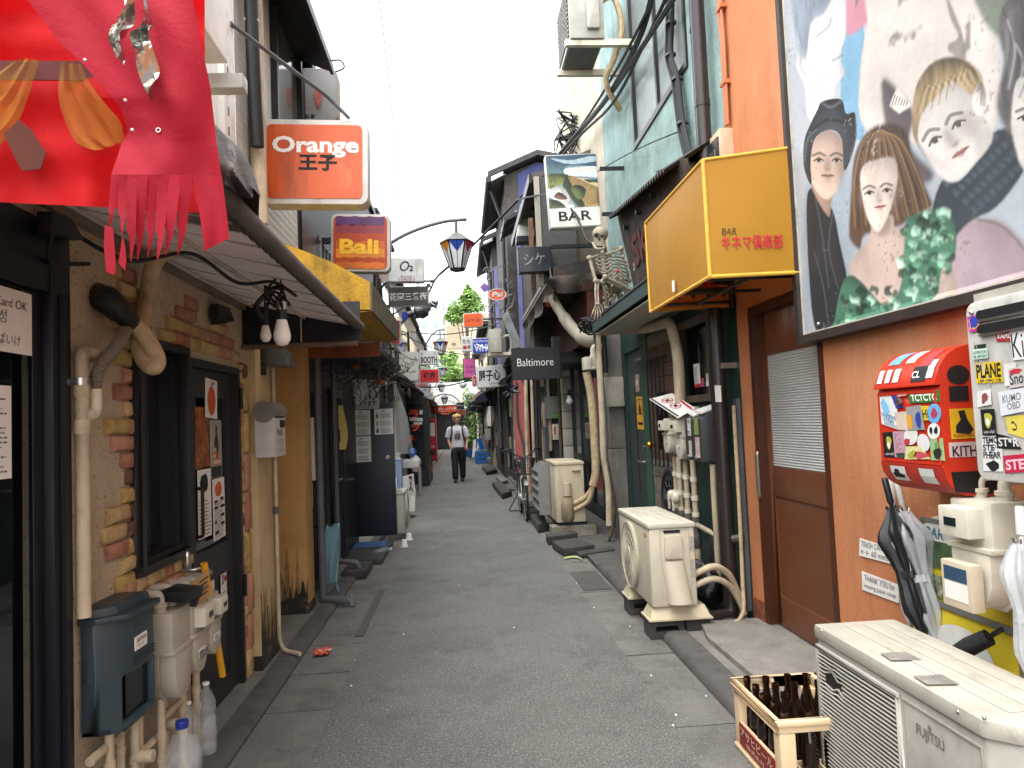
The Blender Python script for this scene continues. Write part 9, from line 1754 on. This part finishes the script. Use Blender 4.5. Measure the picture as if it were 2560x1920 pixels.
for s_ in(-1,1):
 MB().tube(spl([(s_*.13,.10,1.44),(s_*.135,.0,1.475),(s_*.14,-.115,1.40),(s_*.15,-.13,1.28),(s_*.175,-.07,1.14),(s_*.17,.06,1.06)],5),.019,6).build('backpack_strap',m_black,man,smooth=True)
 w0=V((-.19,-.085,.94))if s_<0 else V((.232,-.07,.93))
 for i in range(4):MB().tube(spl([w0+V((-s_*.01+s_*.0,-.0,-.02)),w0+V((-s_*(.018*i-.03)*.6,-.018,-.055)),w0+V((-s_*(.018*i-.03),-.012,-.085))],3),.0085,6).build('finger',m_skin,man,smooth=True)
 MB().tube([w0+V((-s_*.02,-.01,-.0)),w0+V((-s_*.045,-.02,-.045))],.009,6).build('thumb',m_skin,man,smooth=True)
MB().box(-.15,.11,1.06,.15,.24,1.47).build('backpack',m_black,man,bevel=.04);MB().box(.185,-.115,.85,.235,-.105,.91).build('pink_pouch',M('pink_pouch','#c2405a',.5),man,bevel=.006)
# stall, vending machine, crates and plants
st=thing('glass_stall','black framed glass stall front with big orange katakana on the left','stall',(-1.3,18.6,0))
ySt=18.5;xr=PY((1066,1000),ySt).x;zt_=PY((1035,995),ySt).z
MB().box(-1.62,ySt,zt_-.16,xr,ySt+.3,zt_).box(xr-.09,ySt,.02,xr,ySt+.1,zt_-.16).box(-1.62,ySt,.02,-1.54,ySt+.1,zt_-.16).box(xr-.06,ySt+.1,.02,xr,ySt+1.4,zt_).box(-1.54,ySt,.02,xr-.09,ySt+.1,.4).build('frame',m_black,st)
MB().box(-1.54,ySt+.04,.4,xr-.09,ySt+.06,zt_-.16).build('pane',M('stall_glass','#1e2022',.15,var=.5,vs=6,dirt=('#7d7d7a',.3,5,0)),st)
m_ok=M('orange_letter','#d8431a',.5)
for s,zk,x0,x1,y0,y1 in(('ラ','Z',150,318,1310,1130),('ッ','Z',185,345,1515,1365),('キ','R',870,990,1060,945)):a,b=PY(q(zk,x0,y0),ySt-.02),PY(q(zk,x1,y1),ySt-.02);MB().box(0,0,0,0,0,0);txt(s,m_ok,st,(a.x,ySt+.03,a.z),UX,UZ,b.x-a.x,b.z-a.z,.05)
for pts,nm in((((160,1270),(390,1275),(395,1335),(170,1330)),'paper_slip'),(((230,1350),(380,1345),(385,1390),(235,1395)),'paper_slip'),(((335,1140),(390,1140),(390,1215),(335,1215)),'paper_slip')):MB().prism([PY(q('Z',*p_),ySt+.025)for p_ in pts],(0,.003,0)).build(nm,m_paper,st)
solo('paper_bag',MB().grid(lambda u,v:(-1.22+.16*cos(u*6.283)*sin(max(.15,v)*3.0),17.9+.14*sin(u*6.283)*sin(max(.15,v)*3.0),.42+.4*v+.02*sin(u*20)),16,6),m_paper,'white plastic bag hanging at the black stall','bag',None,True)
tr=thing('white_trolley','white tray trolley in front of the black stall','trolley',(-1.1,16.2,0));MB().box(-1.36,16,.62,-1.0,16.5,.80).build('tray',m_paper,tr,bevel=.02);MB().box(-1.34,16.05,.1,-1.3,16.1,.62).box(-1.02,16.05,.1,-.98,16.1,.62).box(-1.34,16.4,.1,-1.3,16.45,.62).box(-1.02,16.4,.1,-.98,16.45,.62).build('legs',m_steel,tr);MB().ball((-1.15,16.2,.95),(.09,.09,.1),10,8).build('blue_bag',M('blue_bag','#2f62b4',.5),tr,smooth=True)
gc=thing('green_gas_bottle','dark green bottle crate post beside the black stall','bottle',(-.97,20.3,0));MB().lathe([(.09,0),(.1,.02),(.1,.55),(.05,.65),(.04,.72)],(-1.0,20.6,0),n=14).build('body',M('dark_green_glass','#123f2b',.25),gc,smooth=True);MB().lathe([(.101,.2),(.101,.42)],(-1.0,20.6,0),n=14,cap=False).build('label',M('orange_label','#a8542c',.6),gc)
vm=thing('vending_machine','red drinks vending machine standing on the left before the arch','vending machine',(-1.5,33,0));yv=30.0;a=PY((1073,1140),yv);b=PY((1089,1045),yv);MB().box(-1.8,yv,.05,b.x,yv+.8,b.z).build('body',M('vending_red','#b0182a',.35),vm,bevel=.02);MB().box(b.x-.3,yv-.01,b.z-.75,b.x-.06,yv,b.z-.2).build('display',m_paper,vm);MB().box(b.x-.3,yv-.01,.3,b.x-.06,yv,.5).build('hatch',m_black,vm);txt('Drink',m_wl,vm,(b.x-.28,yv-.012,.62),UX,UZ,.2,.09,.02)
bc_=thing('blue_crate','blue plastic bottle crate filled with green bottle tops on the right','crate',(.7,26,0));a,b=PZ((1188,1160)),PZ((1229,1158));yq=a.y;k=MB();W_=b.x-a.x
for z0,z1 in((0.02,.14),(.2,.3),(.36,.46)):k.box(a.x,yq,z0,b.x,yq+.04,z1).box(a.x,yq+.4,z0,b.x,yq+.44,z1).box(a.x,yq+.04,z0,a.x+.04,yq+.4,z1).box(b.x-.04,yq+.04,z0,b.x,yq+.4,z1)
for i in range(5):x=a.x+W_*i/4;k.box(min(x,b.x-.035),yq+.004,.02,min(x,b.x-.035)+.035,yq+.036,.455)
k.build('crate',M('crate_blue','#1f5fa8',.45,var=.1),bc_);k=MB()
for i in range(8):
 for j in range(4):k.cyl((a.x+.07+W_*.86*i/7,yq+.08+.09*j,.1),(a.x+.07+W_*.86*i/7,yq+.08+.09*j,.53),.028,7)
k.build('bottles',M('green_bottle','#6d8f6a',.3),bc_,kind='stuff')
mp=thing('metal_panel','grey metal cabinet standing behind the blue crate','cabinet',(.9,29,0));a,b=PY(q('O',893,1270),28.5),PY(q('O',1010,1105),28.5);MB().box(a.x,28.5,.05,b.x,28.9,b.z).build('body',M('zinc_sheet','#7f7f7b'),mp,bevel=.02);MB().box(b.x-.06,28.49,.5,b.x-.03,28.5,.8).build('handle',m_black,mp)
tb=solo('blue_tarp',MB().grid(lambda u,v:tuple(PY(q('O',845+45*u+8*sin(v*5),1250-110*v),28)+V((0,.06*sin(u*9+v*6),0))),8,8),M('blue_tarp','#2a6fb8',.5,var=.2),'crumpled blue tarpaulin beside the grey cabinet','tarpaulin',None,True)
wp=thing('white_board','small white propped board left of the blue tarpaulin','board',PY(q('O',815,1310),29));MB().prism([PY(q('O',*p_),29)for p_ in((795,1310),(830,1305),(828,1150),(805,1155))],(0,.05,0)).build('board',m_paper,wp)
bt=thing('blue_tub','blue plastic tub with a plant by the white propped board','tub',PY(q('O',770,1305),29.5));c=PY(q('O',770,1305),29.5);MB().lathe([(.16,0),(.22,.32),(.2,.32),(.15,.05)],c,n=16).build('tub',M('tub_blue','#23517f',.5),bt,smooth=True)
wj=solo('white_jacket',MB().grid(lambda u,v:tuple(PY(q('O',955+(u-.5)*(40+30*sin(v*3)),850+180*v),21)+V((0,.05*sin(u*8),0))),8,10),m_paper,'white folded umbrella or bag hanging on the right by the whiskey sign','bag',None,True)
kt=thing('kettle_tins','dark pot and tin standing beside the blue crate','pot',PZ(q('O',960,1370)));c=PZ(q('O',960,1372));MB().lathe([(.12,0),(.13,.02),(.13,.22),(.06,.26),(.06,.3)],c,n=14).build('pot',M('zinc_sheet','#7f7f7b'),kt,smooth=True);MB().cyl(c+V((.2,.1,0)),c+V((.2,.1,.2)),.09,12).build('tin',m_gpipe,kt,smooth=True)
# end of the alley
en=thing('end_building','white tiled building with a dark covered entrance closing the alley','building',(0,44,0))
ye=44.;xd0,xd1,zd=PY((1088,1050),ye).x,PY((1162,1050),ye).x,2.45
MB().box(-6,ye,0,xd0,ye+4,4.1).box(xd0,ye,zd,xd1+.6,ye+4,4.1).box(xd1+.6,ye,0,6,ye+4,4.1).build('wall',M('white_tile_wall','#b9b8b2',.6,var=.08),en)
for r in range(4):
 for c_ in range(9):MB().box(-3+c_*.62,ye-.03,zd+.05+r*.4,-2.4+c_*.62,ye,zd+.43+r*.4).build('tile',M('pale_tile','#c3c2bb',.45,var=.1),en)
MB().box(xd0,ye+.5,0,xd1+.6,ye+.6,zd).build('dark_entrance',M('entrance_dark','#101113',.6,var=.6,vs=4,dirt=('#4a4c44',.35,3,0)),en)
MB().box(xd0-.1,ye-.05,0,xd0,ye+.4,zd).box(xd1+.6,ye-.05,0,xd1+.7,ye+.4,zd).build('jambs',m_black,en)
ah=thing('arch_banner','orange banner arch with white katakana across the alley end','banner',PY(q('Z',750,1220),34));yA_=34.
A_=[PY(q('Z',*p_),yA_)for p_ in((525,1185),(525,1085),(750,1075),(975,1065),(980,1165),(920,1180),(840,1215),(760,1222),(680,1200),(600,1185))]
MB().prism(A_,(0,.03,0)).build('cloth',M('banner_orange','#d5491a',.6),ah);a,b=PY(q('Z',595,1150),yA_-.01),PY(q('Z',970,1090),yA_-.01);txt('新宿ゴールデン街',m_wl,ah,a,(b-V((0,0,b.z-a.z))-a),UZ,(b.x-a.x),b.z-a.z,.02);a,b=PY(q('Z',715,1200),yA_-.01),PY(q('Z',860,1160),yA_-.01);txt('花園三番街',m_wl,ah,a,UX,UZ,b.x-a.x,.09,.01)
MB().tube(spl([PY(q('Z',*p_),yA_)for p_ in((590,930),(660,885),(770,865),(900,890),(1030,990))],6),.025,6).tube([PY(q('Z',830,970),yA_),PY(q('Z',975,1040),yA_)],.015,6).build('arch',m_gpipe,ah,smooth=True)
lantern('small lantern hanging from the iron arch above the orange banner',PY(q('Z',773,1035),yA_-.1),.62,[PY(q('Z',773,880),yA_-.1),PY(q('Z',773,878),yA_-.1)+V((.05,0,0)),PY(q('Z',773,876),yA_-.1)+V((.1,0,0))])
# foliage
m_lf=M('spring_leaf','#6f8f45',.6,var=.5,vs=1.2);m_lf2=M('dark_leaf','#33521f',.6,var=.5,vs=1.5);m_bark=M('bark','#4a4038',.9)
def foliage(mb,c,R,n,s,rr):
 for i in range(n):
  d=V((rr.gauss(0,1),rr.gauss(0,1),rr.gauss(0,1))).normalized()*rr.random()**.4;p_=V(c)+V((d.x*R[0],d.y*R[1],d.z*R[2]))
  u=V((rr.uniform(-1,1),rr.uniform(-1,1),rr.uniform(-.5,.5))).normalized();v=u.orthogonal().normalized();ss=s*rr.uniform(.6,1.4)
  mb.add([p_-u*ss,p_+v*ss*.55,p_+u*ss,p_-v*ss*.55],[(0,1,2,3)])
def tree(name,label,base,h,clumps,s,mat,n=500,seed=1,grp=None):
 rr=random.Random(seed);th=thing(name,label,'tree',base,grp);base=V(base);k=MB();k.tube([base,base+V((.1,0,h*.5)),base+V((0,0,h))],[h*.02+.08,h*.014+.05,.05],8)
 f=MB()
 for(c,R)in clumps:
  c=V(c);k.tube([base+V((0,0,h*.55)),base.lerp(c,.6)+V((0,0,h*.2)),c],[.07,.05,.02],5)
  foliage(f,c,R,n,s,rr)
  for i in range(5):d=V((rr.uniform(-1,1),rr.uniform(-1,1),rr.uniform(-.4,1))).normalized();foliage(f,c+V((d.x*R[0],d.y*R[1],d.z*R[2]))*.95,(R[0]*.35,R[1]*.35,R[2]*.4),n//6,s,rr)
 k.build('trunk',m_bark,th,smooth=True);f.build('crown',mat,th)
yt=62.
tree('tree','pale green tree rising behind the roof fence at the alley end',(.6,yt,0),11.5,[(PY((1150,772),yt),(1.0,1.2,1.1)),(PY((1172,752),yt),(.9,1.1,1.0)),(PY((1140,790),yt),(.8,1,.9)),(PY((1185,775),yt),(1.,1,1.2)),(PY((1172,735),yt),(.5,.6,.7))],.15,m_lf,420,3)
tree('tree','bright green tree above the white wall between the lanterns',(-.2,48,0),5.5,[(PY((1105,935),47),(.9,.8,.6)),(PY((1135,925),47),(.9,.8,.7)),(PY((1120,900),47),(.6,.6,.5))],.11,m_lf,420,5)
tree('tree','darker green tree above the right end of the white wall',(1.2,49,0),5,[(PY((1155,955),48),(.9,.8,.6)),(PY((1120,965),48.5),(.9,.8,.4)),(PY((1175,975),48),(.6,.8,.6))],.11,m_lf2,420,6)
def shrub(label,cl,s,mat,seed,n=260):
 rr=random.Random(seed);c0=V(cl[0][0]);th=thing('climbing_shrub',label,'plant',(c0.x,c0.y,0),'shrubs at the right of the alley end');f=MB();k=MB()
 for(c,R)in cl:foliage(f,c,R,n,s,rr);k.tube([V((c0.x,c0.y,0)),V(c)],[.03,.01],5)
 f.build('leaves',mat,th);k.build('stems',m_bark,th)
shrub('green climbing shrub behind the walking man',[(PY((1172,1060),32),(.28,.4,.8)),(PY((1180,1010),32),(.3,.4,.5)),(PY((1168,1110),32),(.26,.4,.5))],.06,m_lf2,8)
shrub('paler leafy shrub above the whiskey sign',[(PY((1168,995),36),(.3,.4,.5)),(PY((1190,1040),31),(.3,.4,.8)),(PY((1182,1090),31),(.25,.3,.5))],.06,m_lf,9)
# far buildings
def tower(label,px0,px1,pyt,y,mat,win=None,name='far_building',fh=3.2,nb=4):
 a,b=PY((px0,pyt),y),PY((px1,pyt),y);th=thing(name,label,'building',((a.x+b.x)/2,y,0));MB().box(a.x,y,0,b.x,y+12,a.z).box(a.x-.1,y-.1,a.z,b.x+.1,y+12,a.z+.4).build('wall',mat,th)
 if win:
  z=a.z-2.4
  while z>3:
   for i in range(nb):x=a.x+(b.x-a.x)*(i+.25)/nb;f=MB().box(x,y-.06,z,x+(b.x-a.x)*.45/nb,y-.002,z+1.5).build('window',win,th)
   z-=fh
 return th
m_tw=M('tower_white','#c9cccf',.6,var=.04);m_tb=M('tower_blue','#aeb6bd',.5,var=.1);m_bg=M('beige_far','#bfb196',.7,var=.06);m_wn=M('far_window','#8c949a',.3)
tower('white office tower far behind the left houses',985,1102,742,150,m_tw,m_wn,fh=4.5,nb=4)
tower('pale glass office building right of the white tower',1099,1135,748,165,m_tb,m_wn,fh=3.6,nb=2)
bgb=tower('beige concrete building with stepped parapet behind the third lantern',1112,1290,796,75,m_bg,None)
A_=[PY(p_,74.9)for p_ in((1117,815),(1158,812),(1158,870),(1117,872))];MB().prism(A_,(0,.05,0)).build('shaded_recess',M('beige_recess','#9d9077',.8),bgb);MB().prism([PY(q('Y',*p_),74.85)for p_ in((415,1305),(490,1305),(490,1345),(415,1345))],(0,.05,0)).build('vent',m_gpipe,bgb)
fn=thing('roof_fence','pale mesh fence on the roof of the beige building','fence',PY((1160,796),70));A_=[PY(q('Y',*p_),70)for p_ in((440,790),(960,785),(960,485),(660,490))]
MB().prism(A_,(0,.02,0)).build('mesh',M('fence_mesh','#c5cbc6',.6,alpha=.45,var=.05),fn);MB().tube([A_[0],A_[3]],.05,6).tube([A_[3],A_[2]],.05,6).tube([A_[3],PY(q('Y',660,790),70)],.05,6).build('rails',m_sf,fn)
# wires
def wire(label,pts,r,sag=0,name='overhead_cable',mat=None):
 P_=[PY(p_[:2],p_[2])for p_ in pts];P_=spl(P_,8);lo_=P_[-1]
 th=thing(name,label,'cable',P_[0],'overhead cables');MB().tube(P_,r,5).build('cable',mat or m_cable,th,smooth=True)
wire('thin wire dropping from the sky to the lantern arm',[(948,0,11),(975,230,11.5),(1007,590,12)],.008)
wire('thick cable sweeping from the top right across to the left roofs',[(1720,-60,5.3),(1590,140,6.9),(1500,270,8.6),(1400,385,11.2),(1290,505,13.6),(1165,630,15.5),(1095,690,15.8),(1060,750,15),(960,850,13.5)],.026)
wire('second cable beside the thick one',[(1660,-60,5.8),(1560,140,7.2),(1470,290,9.3),(1385,405,11.6),(1270,525,14),(1155,638,15.6),(1085,700,15.8),(1020,760,14.4),(960,800,13)],.016)
wire('third cable bundled on the teal wall corner',[(1640,-60,6.1),(1600,90,6.7),(1520,240,8.2),(1450,325,9.8),(1360,430,12.)],.03)
wire('fourth cable bundled on the teal wall corner',[(1690,-60,5.6),(1610,110,6.6),(1530,260,8.0),(1440,350,10.),(1300,505,13.2)],.018)
wire('looped cable hanging from the waterfall sign to the skeleton',[(1290,500,11),(1350,488,9.5),(1400,495,8.6),(1440,540,8.2),(1468,600,8.0),(1500,615,7.9)],.014)
wire('thin wire running from the teal wall to the far left',[(1715,322,5.9),(1600,370,7.2),(1500,425,9.),(1360,510,12),(1170,640,17),(1085,715,18)],.007)
wire('cable across the alley before the second lantern',[(985,823,22),(1100,836,24),(1200,822,22),(1310,782,17)],.018)
wire('cable across the alley above the BOOTH sign',[(980,820,16),(1060,862,19),(1130,882,20),(1240,892,18)],.012)
wire('cable across the alley below the red kanji sign',[(1048,942,24),(1105,950,26),(1180,945,24),(1240,925,20)],.02)
wire('cable across the alley above the black stall',[(1010,965,22),(1080,968,26),(1130,962,26),(1200,945,22)],.022)
wire('straight wire under the blue sign',[(1190,860,20),(1262,888,17)],.012,mat=m_paper)
k=MB();vb=[PX((1680,-80),2.0),PX((1678,60),2.0),PX((1677,140),1.99),PX((1693,200),1.99),PX((1707,310),1.98),PX((1730,410),1.97)]
pipething('cable_bundle','bundle of black cables strapped down the teal wall',[('cables',MB().tube(spl(vb,6),.028,8).tube(spl([p_+V((-.02,.05,0))for p_ in vb],6),.018,6).tube(spl([p_+V((-.01,-.05,.0))for p_ in vb],6),.016,6),None),('ties',(lambda m_:[m_.lathe([(.05,0),(.05,.02)],p_,n=8)for p_ in vb[1:]]and m_)(MB()),m_gpipe)],m_cable,vb[-1])
r7=random.Random(4);k=MB()
for i in range(26):
 p_=[PY((r7.uniform(1385,1470),r7.uniform(270,400)),r7.uniform(11,12.5))for _ in range(4)];k.tube(spl(p_,4),.012,5)
solo('cable_nest',k,m_cable,'nest of tangled black cables on the cream house corner','cables',None,True)['kind']='stuff'
pole=thing('utility_pole','dark utility post with crossarm on the cream house corner','pole',PY((1425,385),12.6));a=PY((1428,385),12.8);MB().cyl(V((a.x,12.8,3)),V((a.x,12.8,PY((1415,270),12.8).z)),.12,10).build('post',m_gpipe,pole,smooth=True);MB().box(a.x-.1,12.7,a.z-.0,a.x+.9,12.76,a.z+.06).build('crossarm',m_blackmetal,pole)
# litter
r8=random.Random(21);k=MB()
for i in range(40):
 x=r8.choice([r8.uniform(-1.15,-.7),r8.uniform(-.7,.95),r8.uniform(.95,1.3)]);y=r8.uniform(2.8,16);s_=r8.uniform(.003,.009);a=r8.uniform(0,6.28)
 k.add([(x+s_*cos(a+j*1.57),y+1.6*s_*sin(a+j*1.57),.006+.005*(j%2))for j in range(4)],[(0,1,2,3)])
o=k.build('litter',m_paper,kind='stuff');o['label']='scraps of white paper scattered over the road';o['category']='litter'
sb=thing('snack_wrapper','torn red and yellow snack wrapper lying in the left gutter','wrapper',PZ(q('F',705,990)));A_=[PZ(q('F',*p_),.008)for p_ in((655,1018),(745,1005),(752,965),(660,980))];MB().grid(lambda u,v:tuple(A_[0].lerp(A_[1],u).lerp(A_[3].lerp(A_[2],u),v)+V((0,0,.012*abs(sin(u*7+v*4))))),8,4).build('wrapper',M('snack_red','#b3281f',.35,var=.3,vs=30,dirt=('#d8b13a',.7,22,0)),sb);txt('じゃが',m_wl,sb,A_[0].lerp(A_[1],.3)+V((0,.03,.018)),(A_[1]-A_[0]),(A_[3]-A_[0]),.09,.05,.02)
